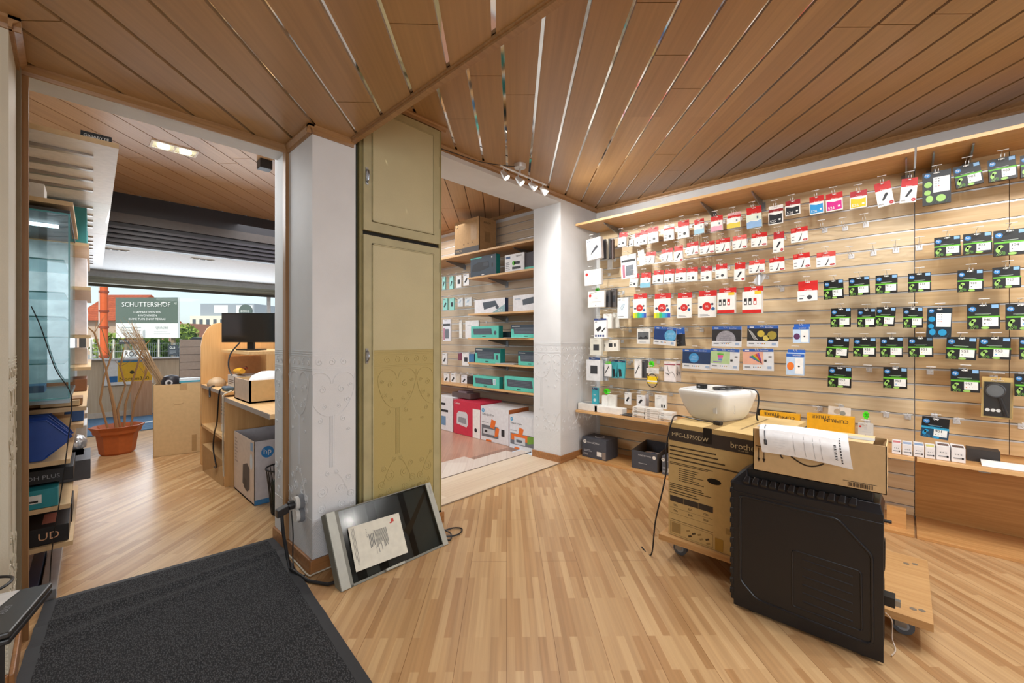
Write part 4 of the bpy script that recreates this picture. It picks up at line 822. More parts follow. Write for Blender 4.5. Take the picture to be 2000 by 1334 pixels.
RED = P('#c62420', .45); CW = P('#e9e8e4', .5); CGREY = P('#c6c7c7', .5)
def ink_red(style='cart', col_='#e9e8e4', d=.02, num='', hf=.36, xl=False, hdr='#c41f1c', top2=None):
    def fn(t, w, h):
        H_ = P(hdr, .45); C = P(col_, .5); m = MB(); F = F0(w, h); m.box(-.0012, -w / 2, -h + .012 + h * (1 - hf), 0, w / 2, .012, H_ if not top2 else P(top2))
        if top2: m.rect(F, 0, h * (1 - hf), w, h * (1 - hf * .5), H_, .0018)
        m.text(F, 'Canon', w * .5, h * (1 - hf) + h * .03, None, WHITE, .0022, w=w * .36, al='C'); m.pol(F, [(w * (.5 + .13 * math.cos(s)), h - .009 + .004 * math.sin(s)) for s in [i * math.pi / 5 for i in range(10)]], CW, .0022)
        if style == 'cart': m.rect(F, w * .04, h * .80, w * .24, h * .95, P('#d9574e'), .0018)
        m.build('hang_tab', t)
        bh = h * (1 - hf); m = MB(); m.box(-d, -w / 2, -h + .012, 0, w / 2, -h + .012 + bh, C); F = F0(w, h, d)
        if style == 'cart':
            m.pol(F, [(w * .42, bh * .12), (w * .52, bh * .3), (w * .62, bh * .72), (w * .68, bh * .9), (w * .62, bh * .45), (w * .52, bh * .12)], INK, .001); m.lines(F, w * .05, bh * .2, w * .3, bh * .35, 1, INK, 4); m.rect(F, w * .05, bh * .55, w * .22, bh * .62, GREY, .001)
        elif style == 'tank':
            m.disc(F, w * .62, bh * .36, w * .13, P('#3b3d42'), .0012, 12); m.rect(F, w * .1, bh * .2, w * .3, bh * .32, P('#5c6066'), .001); m.rect(F, w * .1, bh * .5, w * .35, bh * .56, GREY, .001)
        elif style == 'block':
            m.pol(F, [(w * .06, bh * .08), (w * .94, bh * .08), (w * .94, bh * .82), (w * .5, bh * .76), (w * .06, bh * .88)], P(num[1]), .0012); m.text(F, num[0], w * .12, bh * .16, None, WHITE, .002, w=w * .4); m.rect(F, w * .72, bh * .28, w * .86, bh * .42, CW, .002)
        elif style == 'tint':
            m.pol(F, [(0, bh * .5), (w * .3, bh * .58), (w * .7, bh * .5), (w, bh * .6), (w, 0), (0, 0)], P(num[1]), .0012); m.pol(F, [(0, bh * .5), (w * .3, bh * .58), (w * .7, bh * .5), (w, bh * .6), (w, bh * .54), (w * .7, bh * .44), (w * .3, bh * .52), (0, bh * .44)], CW, .0016); m.rect(F, w * .7, bh * .62, w * .8, bh * .8, P('#5f6f7f'), .0016)
        elif style == 'tall':
            m.pol(F, [(w * .3, bh * .38), (w * .42, bh * .34), (w * .74, bh * .72), (w * .68, bh * .82), (w * .55, bh * .76)], INK, .0012); m.lines(F, w * .06, bh * .1, w * .4, bh * .2, 2, INK, 5)
        elif style == 'cube':
            for a in (.18, .42, .68): m.rect(F, w * (a - .09), bh * .38, w * (a + .07), bh * .68, INK if a < .6 else RED, .001); m.rect(F, w * (a - .06), bh * .42, w * (a + .04), bh * .54, CW, .0016)
            m.rect(F, 0, 0, w, bh * .16, RED, .001); m.rect(F, w * .65, bh * .86, w, bh, P('#e9c430'), .001)
        elif style == 'round':
            m.disc(F, w * .5, bh * .52, w * .25, RED, .0012, 20); m.text(F, 'XL', w * .5, bh * .48, None, CW, .002, w=w * .2, al='C'); m.disc(F, w * .16, bh * .5, w * .08, P('#3a3550'), .0011, 10); m.disc(F, w * .84, bh * .4, w * .1, P('#2f5f8f'), .0011, 10); m.disc(F, w * .8, bh * .62, w * .07, P('#4a3a4a'), .0011, 10)
            if num == 'rainbow':
                cs = ['#e8d21f', '#a8cf3a', '#3fb86a', '#2fb3b8', '#2f8fd0', '#3a55b0']
                for k in range(6): m.rect(F, w * k / 6, 0, w * (k + 1) / 6, bh * (.26 + .02 * math.sin(k)), P(cs[k]), .001)
            else: m.lines(F, w * .1, bh * .05, w * .8, bh * .16, 2, GREY, 3)
        if xl: m.pol(F, [(w * (.84 + .14 * math.cos(s)), bh * .16 + bh * .11 * math.sin(s)) for s in [i * math.pi / 5 for i in range(10)]], P('#b3202a'), .0015); m.text(F, 'XL', w * .84, bh * .12, None, CW, .0025, w=w * .12, al='C')
        m.build('carton', t)
    return fn
G2 = 'red and white ink packs on the slatwall'
def redrow(rn, lst):
    for i, (bb_, st, kw, roll, dx) in enumerate(lst):
        desc = kw.pop('desc', None); lb = (desc + ', ' if desc else 'red-topped white ink pack, ') + '%s from the left in the %s' % (ORD[i], rn)
        hang('ink_pack', bb_, ink_red(st, **kw), lb, 'ink pack', G2, dx, roll, 0)
T = 'tank'
redrow('top row', [((1210, 454, 1226, 482), T, {}, 4, .2), ((1228, 463, 1239, 482), T, {'hdr': '#e4e2de', 'desc': 'narrow all-white ink pack'}, 0, .16), ((1241, 455, 1252, 481), T, {}, 3, .19), ((1252, 449, 1267, 478), T, {}, 3, .19), ((1267, 443.5, 1286, 475), T, {}, -2, .19), ((1297, 439, 1317, 470), T, {'top2': '#ecebe7'}, -2, .18),
 ((1324, 431, 1346, 466), T, {}, -3, .17), ((1356, 428, 1375, 458), 'tint', {'num': ('', '#9cc7dc'), 'desc': 'ink pack with light blue lower half'}, -4, .17), ((1389, 421.6, 1411.6, 452), 'tint', {'num': ('', '#e4a3b6'), 'desc': 'ink pack with pink lower half'}, -2, .17), ((1421, 415, 1447, 446), 'tint', {'num': ('', '#dcc94e'), 'top2': '#d9a9ad', 'desc': 'ink pack with pale yellow lower half'}, 0, .17),
 ((1458, 404, 1487, 446), 'tint', {'num': ('', '#8fb4dc'), 'col_': '#d7e2d3', 'desc': 'large ink pack in blue and green'}, -3, .17), ((1501.5, 401.5, 1529.5, 439), 'block', {'num': ('525', '#23262b'), 'top2': '#e9e7e3', 'hdr': '#8e2326', 'desc': 'ink pack with black block marked 525'}, -1, .17), ((1534, 391, 1563, 421), 'block', {'num': ('526', '#23262b'), 'hdr': '#a32a31', 'desc': 'ink pack with black block marked 526'}, -2, .17),
 ((1581, 383, 1609, 419), 'block', {'num': ('526', '#2f95d3'), 'desc': 'ink pack with cyan block marked 526'}, -2, .17), ((1613, 377, 1645.5, 413), 'block', {'num': ('526', '#cf1f86'), 'desc': 'ink pack with magenta block marked 526'}, -2, .17), ((1660.5, 372.5, 1693.5, 407.5), 'block', {'num': ('526', '#d8bf1f'), 'hdr': '#b3272d', 'desc': 'ink pack with yellow block marked 526'}, 0, .17),
 ((1707, 356, 1739, 405), 'tall', {'xl': True, 'desc': 'tilted white XL ink pack'}, -8, .17), ((1761, 348, 1793, 396.5), 'tall', {'xl': True, 'desc': 'upright white XL ink pack'}, 4, .17)])
C_ = 'cart'
redrow('second row', [((1262, 492, 1281, 515), C_, {}, 5, .22), ((1292, 486, 1314, 511), C_, {}, -4, .2), ((1317, 480, 1334, 512), 'tall', {'xl': True, 'hdr': '#c92c28'}, -3, .2), ((1341.5, 473, 1364, 498.5), C_, {'xl': True}, -4, .18), ((1368, 472, 1396, 496), C_, {'xl': True}, -2, .18), ((1398, 466, 1426, 493), C_, {'xl': True}, -3, .18), ((1431, 460, 1458.5, 487), C_, {'xl': True, 'hdr': '#e06a64'}, -3, .18), ((1468, 455, 1498.5, 482), C_, {'xl': True}, -1, .18), ((1511, 453, 1531.5, 493), 'tall', {'xl': True, 'hdr': '#b3272d'}, 0, .18), ((1544.5, 444, 1577.5, 473.5), C_, {'xl': True}, -3, .18)])
redrow('third row', [((1233, 534, 1249, 561), T, {'col_': '#cfd8d2'}, 6, .2), ((1253, 532.5, 1272, 562), 'tint', {'num': ('', '#7fb9d0')}, 2, .2), ((1277, 528, 1297, 554), T, {}, 2, .19), ((1299, 526, 1318, 552), T, {}, 2, .19), ((1320, 524, 1341, 550.5), T, {'hdr': '#cf3329'}, 0, .19), ((1342.5, 522, 1363, 549.5), T, {}, 0, .19), ((1370, 519.5, 1391, 549.5), T, {'hdr': '#b3272d'}, 0, .18), ((1398.5, 515.5, 1420.5, 545.5), T, {'hdr': '#c62b2a'}, -1, .18),
 ((1435.5, 513, 1456, 549.5), 'tall', {'xl': True, 'desc': 'tall white ink pack'}, 1, .18), ((1463.5, 508, 1494, 533.5), C_, {'xl': True, 'hdr': '#d94840'}, -1, .18), ((1503, 503, 1532, 530), C_, {'xl': True}, -3, .18), ((1549, 495, 1581.5, 524.5), C_, {'xl': True}, -4, .18), ((1595, 492, 1632, 521), C_, {'xl': True, 'hdr': '#c9473f'}, -1, .18)])
redrow('row of tall packs', [((1238.5, 573.5, 1264, 621), 'round', {'num': 'rainbow', 'hf': .22, 'desc': 'rainbow-footed blister ink pack'}, 0, .2), ((1279, 573, 1311, 621), 'round', {'num': 'rainbow', 'hf': .22, 'desc': 'rainbow-footed blister ink pack'}, 0, .2), ((1324, 571.5, 1352, 621), 'round', {'hf': .22, 'desc': 'white-footed blister ink pack'}, 0, .2), ((1365, 567.5, 1400, 620), 'round', {'hf': .22, 'desc': 'wide white-footed blister ink pack'}, 0, .2),
 ((1405, 562.5, 1438, 612), 'cube', {'hf': .2, 'd': .05, 'desc': 'red and white ink box'}, 0, .2), ((1454, 559.5, 1491, 612), 'cube', {'hf': .2, 'd': .06, 'desc': 'big red and white ink box'}, 0, .2), ((1559, 549, 1597, 588.5), T, {'hf': .5, 'd': .04, 'desc': 'short red-topped ink box'}, -1, .18)])

BLU = P('#2a5fb3', .4)
def pouch(kind, hdr=BLU):
    def fn(t, w, h):
        m = MB(); F = F0(w, h, .006); m.box(-.006, -w / 2, -h + .012, 0, w / 2, .012, P('#e6e8ea', .3)); m.rect(F, 0, h * .86, w, h, hdr, .001); m.text(F, 'brother', w * .72, h * .89, None, CW, .0018, w=w * .25, al='C'); m.rect(F, w * .08, h * .9, w * .22, h * .95, CW, .0018)
        bgc = {'planet': '#1c3f7a', 'neptune': '#143864', 'moon': '#24272e', 'sand': '#22262a', 'cup': '#b9d59a', 'pencil': '#eeb49a'}[kind]
        m.rect(F, 0, h * .27, w * (1 if kind in ('planet', 'neptune', 'moon', 'sand') else .68), h * .86, P(bgc, .3), .001)
        if kind in ('planet', 'neptune', 'moon'):
            c = {'planet': '#5fb0dc', 'neptune': '#3a9ad8', 'moon': '#9c9aa2'}[kind]; cx, cy, r = {'planet': (.75, .55, .26), 'neptune': (.4, .56, .17), 'moon': (.48, .35, .33)}[kind]
            pts = [(w * cx + w * r * math.cos(s), h * cy + w * r * math.sin(s)) for s in [i * math.pi / 14 for i in range(28)]]; pts = [(min(max(a, 0), w), min(max(b_, h * .27), h * .86)) for a, b_ in pts]; m.pol(F, pts, P(c, .3, var=.2, sc_=70), .0014)
            for k in range(4): m.tube([F.p(w * (cx - r * .7 + .02 * k), h * cy - w * r * .4 + k * w * r * .25, .0016), F.p(min(w, w * (cx + r * .6)), h * cy - w * r * .3 + k * w * r * .25, .0016)], .0012, P('#cfe3f0', .4) if kind != 'moon' else P('#6d6c74'), 4)
        if kind == 'sand':
            for (a, b_, r, c) in ((.45, .62, .12, '#c9b040'), (.8, .55, .15, '#a59436'), (.62, .42, .1, '#d6c25a')): m.disc(F, w * a, h * b_, w * r, P(c), .0014, 18)
            for k in range(3): m.tube([F.p(w * (.04 + .05 * k), h * (.82 - .05 * k), .0016), F.p(w * (.25 + .05 * k), h * .32, .0016)], .0015, CW, 4)
        if kind == 'cup':
            for k, c in enumerate(('#5fb83a', '#e0559a', '#c65fb8', '#4a86c8')): m.rect(F, w * (.24 + .015 * k), h * (.68 - .09 * k), w * (.46 - .015 * k), h * (.76 - .09 * k), P(c), .0014)
            m.rect(F, w * .1, h * .33, w * .4, h * .37, P('#8a5fc8'), .0015)
        if kind == 'pencil':
            for k, c in enumerate(('#3a55b0', '#2fa35a', '#d8a02a', '#c8372f', '#8a3fa0')): m.quad(F.p(w * .62, h * .32, .0015), F.p(w * .63, h * .33, .0015), F.p(w * (.26 + .07 * k), h * (.66 + .04 * k), .0015), F.p(w * (.2 + .07 * k), h * (.62 + .04 * k), .0015), P(c))
        if kind in ('cup', 'pencil'): m.rect(F, w * .7, h * .4, w * .78, h * .5, INK, .0012); m.rect(F, w * .84, h * .6, w * .94, h * .66, INK, .0012)
        for k, c in enumerate(('#26282c', '#2f8fd0', '#c86a2a', '#b8a22a')): m.disc(F, w * (.36 + .07 * k), h * .15, w * .02, P(c), .0014, 8)
        m.rect(F, w * .06, h * .12, w * .24, h * .18, GREY, .0012); m.rect(F, w * .8, h * .08, w * .93, h * .2, P('#9fb4cf'), .0012); m.build('printed_pouch', t)
        m = MB(); m.box(-.0085, -w * .5, -h + .013, -.0078, w * .5, .008, GLASS('#ffffff', .05, .12)); m.build('clear_film', t)
    return fn
G3 = 'blue-headed ink multipacks on the slatwall'
hang('ink_pouch', (1279, 639, 1322, 674), pouch('planet'), 'blue-headed ink multipack showing a pale blue planet, tilted', 'ink pack', G3, .2, 5)
hang('ink_pack', (1321, 640, 1337, 676), ink_red(T, col_='#2b2c2f', hdr='#2a5fb3'), 'narrow black pack with blue head behind the planet pouch', 'ink pack', None, .14, -4)
hang('ink_pouch', (1391.5, 638, 1449, 677), pouch('moon'), 'blue-headed ink multipack showing a grey moon', 'ink pack', G3, .2, 1)
hang('ink_pouch', (1460, 636, 1521, 677.5), pouch('sand'), 'blue-headed ink multipack showing yellow planets', 'ink pack', G3, .2, 1)
hang('ink_pouch', (1334, 682, 1390.5, 721), pouch('neptune'), 'blue-headed ink multipack showing a small blue planet', 'ink pack', G3, .2, 1)
hang('ink_pouch', (1389, 681, 1445, 721.5), pouch('cup'), 'blue-headed ink multipack with green picture of a stacked cup', 'ink pack', G3, .21, 2)
hang('ink_pouch', (1451, 681, 1511, 723.5), pouch('pencil'), 'blue-headed ink multipack with salmon picture of coloured pencils', 'ink pack', G3, .2, -1)
def fn_bp(c):
    def fn(t, w, h):
        m = MB(); m.box(-.045, -w / 2, -h + .012, 0, w / 2, -.01, P('#b9cfe6', .4)); F = F0(w, h, .045); m.rect(F, 0, h * .72, w, h * .84, BLU, .001); m.text(F, 'brother', w * .6, h * .755, None, CW, .002, w=w * .45, al='C'); m.rect(F, w * .5, h * .05, w * .95, h * .68, CW, .001); m.disc(F, w * .72, h * .35, w * .06, INK, .0016, 10)
        m.pol(F, [(w * .25 + w * .2 * math.cos(s), h * .35 + h * .16 * math.sin(s)) for s in [i * math.pi / 8 for i in range(16)]], P(c), .0014); m.box(-.0012, -w / 2, -.012, 0, w / 2, .012, BLU); m.build('carton', t)
    return fn
hang('ink_pack', (1551, 633, 1582, 670), fn_bp('#5a2f5a'), 'small pale blue ink box with blue head and purple picture', 'ink pack', None, .18, 0)
hang('ink_pack', (1538.5, 683, 1573, 732), fn_bp('#e0762a'), 'taller blue-edged ink box with orange and green picture', 'ink pack', None, .2, 1)
def fn_pen(t, w, h):
    m = MB(); F = F0(w, h, .003); m.box(-.002, -w * .4, -h + .012, 0, w * .4, .012, CGREY); m.tube([F.p(w * .3, h * .8, .008), F.p(w * .8, h * .1, .008)], .008, P('#d8dade', .25, .5), 8); m.build('blister_card', t)
hang('memory_stick_pack', (1478, 534, 1499, 558), fn_pen, 'small silver pen-like item in a blister under the red packs', 'blister pack', None, .16, 30)

# accessories in the corner
def wbox(d=.03, c='#e8e8e5', art=None, hdr=None):
    def fn(t, w, h):
        m = MB(); m.box(-d / 2, -w / 2, -h + .012, d / 2, w / 2, .012 if not hdr else -.012, P(c, .5)); F = F0(w, h, d / 2)
        if hdr: m.box(-.001, -w * .4, -.012, .001, w * .4, .012, P(hdr, .5))
        if art == 'dot': m.disc(F, w * .14, h * .72, w * .08, RED, .001, 14); m.rect(F, w * .1, h * .87, w * .36, h * .9, GREY, .001); m.lines(F, w * .4, h * .5, w * .65, h * .72, 4, P('#b8bcc0'), 3); m.lines(F, w * .25, h * .3, w * .85, h * .38, 2, P('#b8bcc0'), 2); m.rect(F, w * .45, h * .1, w * .52, h * .13, GREY, .001)
        if art == 'stick': m.pol(F, [(w * .25, h * .2), (w * .33, h * .35), (w * .7, h * .66), (w * .78, h * .6), (w * .78, h * .52), (w * .4, h * .3)], P('#3c4048'), .001); m.rect(F, w * .08, h * .86, w * .3, h * .9, P('#5f6a8a'), .001); m.rect(F, w * .5, h * .05, w * .8, h * .07, GREY, .001)
        if art == 'lines':
            for k in range(3): m.quad(F.p(w * (.2 + .12 * k), h * .4, .001), F.p(w * (.24 + .12 * k), h * .4, .001), F.p(w * (.5 + .1 * k), h * .72, .001), F.p(w * (.46 + .1 * k), h * .72, .001), P('#6fa0c0'))
            m.rect(F, w * .1, h * .88, w * .3, h * .93, INK, .001); m.rect(F, w * .1, h * .08, w * .6, h * .1, INK, .001)
        if art == 'adapter':
            m.pol(F, [(w * .15, h * .45), (w * .5, h * .62), (w * .62, h * .5), (w * .3, h * .3)], INK, .001); m.pol(F, [(w * .6, h * .35), (w * .9, h * .55), (w * .93, h * .5), (w * .68, h * .3)], INK, .001); m.rect(F, 0, h * .9, w, h, P('#33477f'), .001); m.text(F, '40', w * .08, h * .78, h * .08, INK, .001)
            for k in range(4): m.rect(F, w * (.08 + .2 * k), h * .06, w * (.22 + .2 * k), h * .16, P('#33477f'), .001)
        if art == 'plug': m.rect(F, w * .38, h * .38, w * .62, h * .7, INK, .001); m.rect(F, w * .72, h * .4, w * .84, h * .68, INK, .001); m.rect(F, w * .08, h * .45, w * .16, h * .5, INK, .001); m.rect(F, w * .08, h * .56, w * .16, h * .61, INK, .001)
        if art == 'black': m.rect(F, w * .3, h * .3, w * .8, h * .65, P('#33363c'), .001)
        if art == 'cable': m.pol(F, [(w * .1, h * .22), (w * .2, h * .2), (w * .78, h * .68), (w * .7, h * .72)], INK, .001); m.disc(F, w * .78, h * .56, w * .05, INK, .001, 8)
        if art == 'small': m.pol(F, [(w * .2, h * .3), (w * .45, h * .25), (w * .8, h * .58), (w * .55, h * .66)], INK, .001); m.rect(F, w * .1, h * .88, w * .6, h * .92, GREY, .001)
        if art == 'two': m.rect(F, w * .55, h * .1, w * .68, h * .32, INK, .001); m.rect(F, w * .75, h * .1, w * .88, h * .32, INK, .001); m.lines(F, w * .15, h * .7, w * .7, h * .78, 1, P('#c9cccd'), 1)
        if art == 'frame': m.rect(F, w * .08, h * .3, w * .92, h * .78, P('#5b5e62'), .001); m.pol(F, [(w * .1, h * .32), (w * .3, h * .5), (w * .5, h * .4), (w * .7, h * .55), (w * .9, h * .35)], INK, .0014); m.rect(F, w * .2, h * .1, w * .7, h * .13, GREY, .001)
        if art == 'ear':
            m.rect(F, 0, h * .82, w, h * .87, P('#a04a5c'), .001); m.tube([F.p(w * a, h * b_, .0015) for a, b_ in ((.3, .75), (.35, .55), (.5, .4), (.7, .5), (.9, .35), (.98, .2))], .0014, INK, 4); m.tube([F.p(w * a, h * b_, .0015) for a, b_ in ((.1, .42), (.35, .38), (.45, .3))], .003, INK, 4)
        if art == 'can': m.rect(F, 0, h * .88, w, h, P('#23355f'), .001); m.disc(F, w * .5, h * .25, w * .25, P('#bfe0e6'), .001, 10); m.rect(F, w * .3, h * .55, w * .7, h * .58, CW, .001)
        if art == 'teal': m.pol(F, [(w * .2, h * .5), (w * .55, h * .5), (w * .7, h * .1), (w * .35, h * .05)], INK, .001); m.rect(F, 0, h * .9, w, h, P('#1c2d4a'), .001)
        if art == 'wire': m.rect(F, w * .3, h * .12, w * .8, h * .55, P('#6c737c'), .001); m.rect(F, w * .05, h * .7, w * .95, h * .8, INK, .001); m.rect(F, w * .1, h * .05, w * .25, h * .6, P('#b36a80'), .001)
        m.build('carton', t)
    return fn
def acc(bb_, fn, label, cat='box', dx=.14, roll=0, yaw=0, name='accessory_box', hook=True): return hang(name, bb_, fn, label, cat, None, dx, roll, yaw, hook)
acc((1147, 466, 1175, 507), wbox(.04, '#e9eaec', 'stick'), 'white box with a dark usb stick picture at the corner top', roll=-4, dx=.3)
for k in range(4): acc((1177 + 5 * k, 468, 1184 + 5 * k, 506), wbox(.03, ('#4a4d55', '#d8d6c8', '#2c2c30', '#6a5a58')[k], None), '%s narrow box behind the white usb stick box' % ('slate', 'cream', 'black', 'brown')[k], dx=.2 - .02 * k, hook=False)
acc((1187, 502, 1196, 526), wbox(.01, '#e4e4e2', None, '#63c83a'), 'slim white box with green tag under the usb stick box', dx=.1)
acc((1143, 527, 1176, 557), wbox(.03, '#eeeeec', 'dot'), 'upper square white box with a small red dot', roll=-1, dx=.3)
acc((1150, 569, 1182, 600), wbox(.03, '#e6e6e2', 'dot'), 'lower square white box with a small red dot', roll=1, dx=.28)
acc((1182, 567, 1193, 600), wbox(.02, '#4c4a4c', 'black'), 'dark grey blister card right of the red-dot box', dx=.22)
acc((1194, 565, 1205, 600), wbox(.02, '#55504f', 'black'), 'brown-grey blister card left of the blue-lined box', dx=.18)
acc((1208, 582, 1229, 622), wbox(.035, '#e9edee', 'lines'), 'white box with slanting blue lines left of the tall packs', dx=.2, roll=1)
acc((1180, 613, 1196, 642), wbox(.03, '#e4e3de', None), 'plain white narrow box above the plug adapter boxes', dx=.24)
acc((1198, 611, 1210, 640), wbox(.02, '#dad9d2', None), 'cream slim box right of the plain white box', dx=.18)
acc((1162, 622, 1186, 660), wbox(.03, '#ecedf0', 'adapter'), 'white and blue box showing a black charger brick', dx=.26)
acc((1154, 661, 1176, 694), wbox(.03, '#d9d8cc', 'black'), 'pale box with a black adapter at the corner', dx=.28)
acc((1179, 664, 1209, 686), wbox(.03, '#e6e3d8', 'plug'), 'cream box showing black wall plugs', dx=.22, roll=-2)
acc((1148, 698, 1175, 743), wbox(.05, '#dfe2e6', 'black', '#2d4470'), 'rounded white blister with a black device, leftmost of its row', dx=.3)
acc((1176, 700, 1187, 743), wbox(.03, '#b9c2cc', None), 'grey blister edge behind the rounded white blister', dx=.22)
acc((1181, 706, 1194, 735), wbox(.02, '#eaeaea', 'cable', '#5fc43a'), 'white cable box with green tag', dx=.24)
acc((1195, 703, 1207, 738), wbox(.02, '#3aa0aa', 'teal'), 'teal cable blister, left of two', dx=.2)
acc((1207, 704, 1222, 738), wbox(.02, '#44acb6', 'teal'), 'teal cable blister, right of two', dx=.2, roll=4)
acc((1240, 702, 1253, 738), wbox(.02, '#e8e8e6', 'cable'), 'white box with a slanting black cable', dx=.2)
acc((1254, 703, 1264, 738), wbox(.03, '#4a4d52', None), 'dark slim box right of the slanting cable box', dx=.16)
acc((1298, 706, 1320, 745), wbox(.015, '#e9e3e2', 'ear'), 'white box with black earphones', dx=.2)
acc((1320, 706, 1330, 745), wbox(.015, '#e4dedc', 'ear'), 'second narrow earphones box behind the first', dx=.14)
acc((1245, 642, 1270, 671.5), wbox(.02, '#dcdcd8', 'frame'), 'grey and white picture-frame box above the tall cable boxes', dx=.16)
acc((1213, 498, 1243, 544), wbox(.02, '#ece9ea', 'wire'), 'white blister with a grey charger and pink cables', dx=.2, roll=-3)
acc((1246, 489, 1258, 519), wbox(.01, '#e8eae6', None), 'tilted slim white card left of the second-row red packs', dx=.24, roll=-10)
def fn_yel(t, w, h):
    m = MB(); m.box(-.003, -w / 2, -h * .28 + .012, 0, w / 2, .012, P('#dcdcd8')); F = F0(w, h, .005); m.text(F, 'Cable', w * .2, h * .82, h * .05, GREY, .001); m.build('hang_tab', t)
    m = MB(); c = [F.p(w * (.5 + .42 * math.cos(s)), h * .36 + h * .34 * math.sin(s), .004) for s in [i * math.pi / 12 for i in range(24)]]; m.tube(c, .004, INK, 6, closed=True); m.build('cable_loop', t, smooth=True)
    m = MB(); m.box(-.012, -w * .42, -h * .72, -.002, w * .42, -h * .36, P('#f0cf1a', .4)); F = F0(w, h, .012); m.rect(F, w * .08, h * .29, w * .92, h * .37, CW, .001); m.build('yellow_label', t)
hang('cable_pack', (1263, 719, 1287, 757), fn_yel, 'black cable loop on a bright yellow card', 'cable', None, .2)
def gtag(bb_, label, dx=.2):
    x0, y0, x1, y1 = bb_; a = onX(x0, y0, XW - .02 - dx); b = onX(x1, y1, XW - .02 - dx); m = MB(); cy, cz = (a.y + b.y) / 2, (a.z + b.z) / 2; w, h = (a.y - b.y) / 2, (a.z - b.z) / 2
    GRN = P('#4be01c', .4); n = 16; pts = []
    for i in range(n): s = 2 * math.pi * i / n; r = 1 if i % 2 else .72; pts.append((a.x, cy + w * r * math.cos(s), cz + h * r * math.sin(s)))
    m.prism(pts, (-.002, 0, 0), GRN); F = Fr((a.x - .0025, cy + w * .4, cz - h * .4), (0, -1, 0), (0, 0, 1)); m.text(F, '%', 0, 0, h * .8, P('#1d6b10'), .001); tag(m.build('price_tag'), label, 'tag')
gtag((1267, 704, 1279, 718), 'bright green starburst tag above the yellow cable card'); gtag((1178, 757, 1193, 772), 'bright green tag on the white boxes in the low corner', .24); gtag((1684, 801, 1699, 821), 'bright green tag left of the empty low hooks', .12); gtag((1162, 562, 1172, 569), 'small green tag above the lower red-dot box', .2)
acc((1158, 757, 1168.5, 789), wbox(.03, '#3aa6b8', 'can'), 'small teal spray can box in the low corner', dx=.3)
acc((1177, 772, 1187, 794), wbox(.03, '#e9e9e6', None), 'small white box under the green tag', dx=.28, hook=False)
acc((1188, 771, 1204, 794), wbox(.03, '#e3e2dc', None), 'cream box right of the small white box', dx=.26)
acc((1221, 766.5, 1233, 790), wbox(.02, '#e9e9e8', 'small'), 'slim white box with a black device above the stacks', dx=.22)
acc((1245, 772, 1260, 793), wbox(.03, '#e8e8ea', 'small'), 'square white box with a black device above the stacks', dx=.22)
acc((1261, 771, 1267, 793), wbox(.02, '#b7b4b8', None), 'grey box edge behind the square white device box', dx=.18, hook=False)
acc((1280, 771.5, 1302.5, 798), wbox(.02, '#e9e9e6', 'two'), 'white box with two small black plugs', dx=.22)
acc((1676, 826, 1706, 852), wbox(.02, '#c9c8c2', 'dot'), 'clear blister pack with white card under the green tag', dx=.14)
def fn_wp(t, w, h):
    m = MB(); F = F0(w, h, .003); m.box(-.003, -w / 2, -h + .012, 0, w / 2, .012, P('#dcd6cc', .4)); m.disc(F, w * .4, h * .6, h * .22, P('#b6a894'), .001); m.disc(F, w * .65, h * .5, h * .2, P('#8a8f8a'), .001); m.build('blister_card', t)
hang('blister_pack', (1618, 795, 1662, 818), fn_wp, 'pale blister pack behind the yellow carton', 'blister pack', None, .1, 2)

# empty hooks
EH = [((1611, 450), 'upper left, third row'), ((1651, 446), ''), ((1691, 439), ''), ((1663, 500), ''), ((1706, 494.5), ''), ((1750, 489), ''), ((1795, 483.7), ''), ((1698, 722), ''), ((1816.5, 726), ''), ((1601.5, 799), ''), ((1731, 810), ''), ((1773, 814), ''), ((1868, 822), ''), ((1996, 832), ''), ((1527.6, 565), ''), ((1231, 646), ''), ((1371, 644), ''), ((1229.5, 709), ''), ((1286, 707), ''), ((1228, 764), ''), ((1267, 768), ''), ((1384, 450), '')]
EL = ['first empty hook right of the white XL row', 'middle empty hook of the three right of the red second row', 'third empty hook right of the red second row', 'leftmost of the four empty hooks left of the 303 packs', 'second of the four empty hooks left of the 303 packs', 'third of the four empty hooks left of the 303 packs', 'empty chrome hook on the panel joint next to the 303 packs', 'empty chrome hook between the two lowest green packs', 'empty chrome hook just right of the joint above the low packs', 'empty hook above the yellow carton', 'left of two empty low hooks right of the green tag', 'right of two empty low hooks right of the green tag', 'empty low hook right of the black and blue pack', 'empty low hook at the right picture edge', 'empty hook right of the big red ink box', 'empty hook left of the grey frame box', 'empty hook left of the moon pouch', 'empty hook right of the teal blisters', 'empty hook left of the earphones box', 'empty hook above the slim white device box', 'empty hook right of the square device box', 'empty hook left of the pink ink pack']
for ((px, py), _), lb in zip(EH, EL):
    p = onX(px, py, XW - .02); hook_at((XW - .02, p.y, p.z), .17, lb if 'hook' in lb else lb + ' hook')

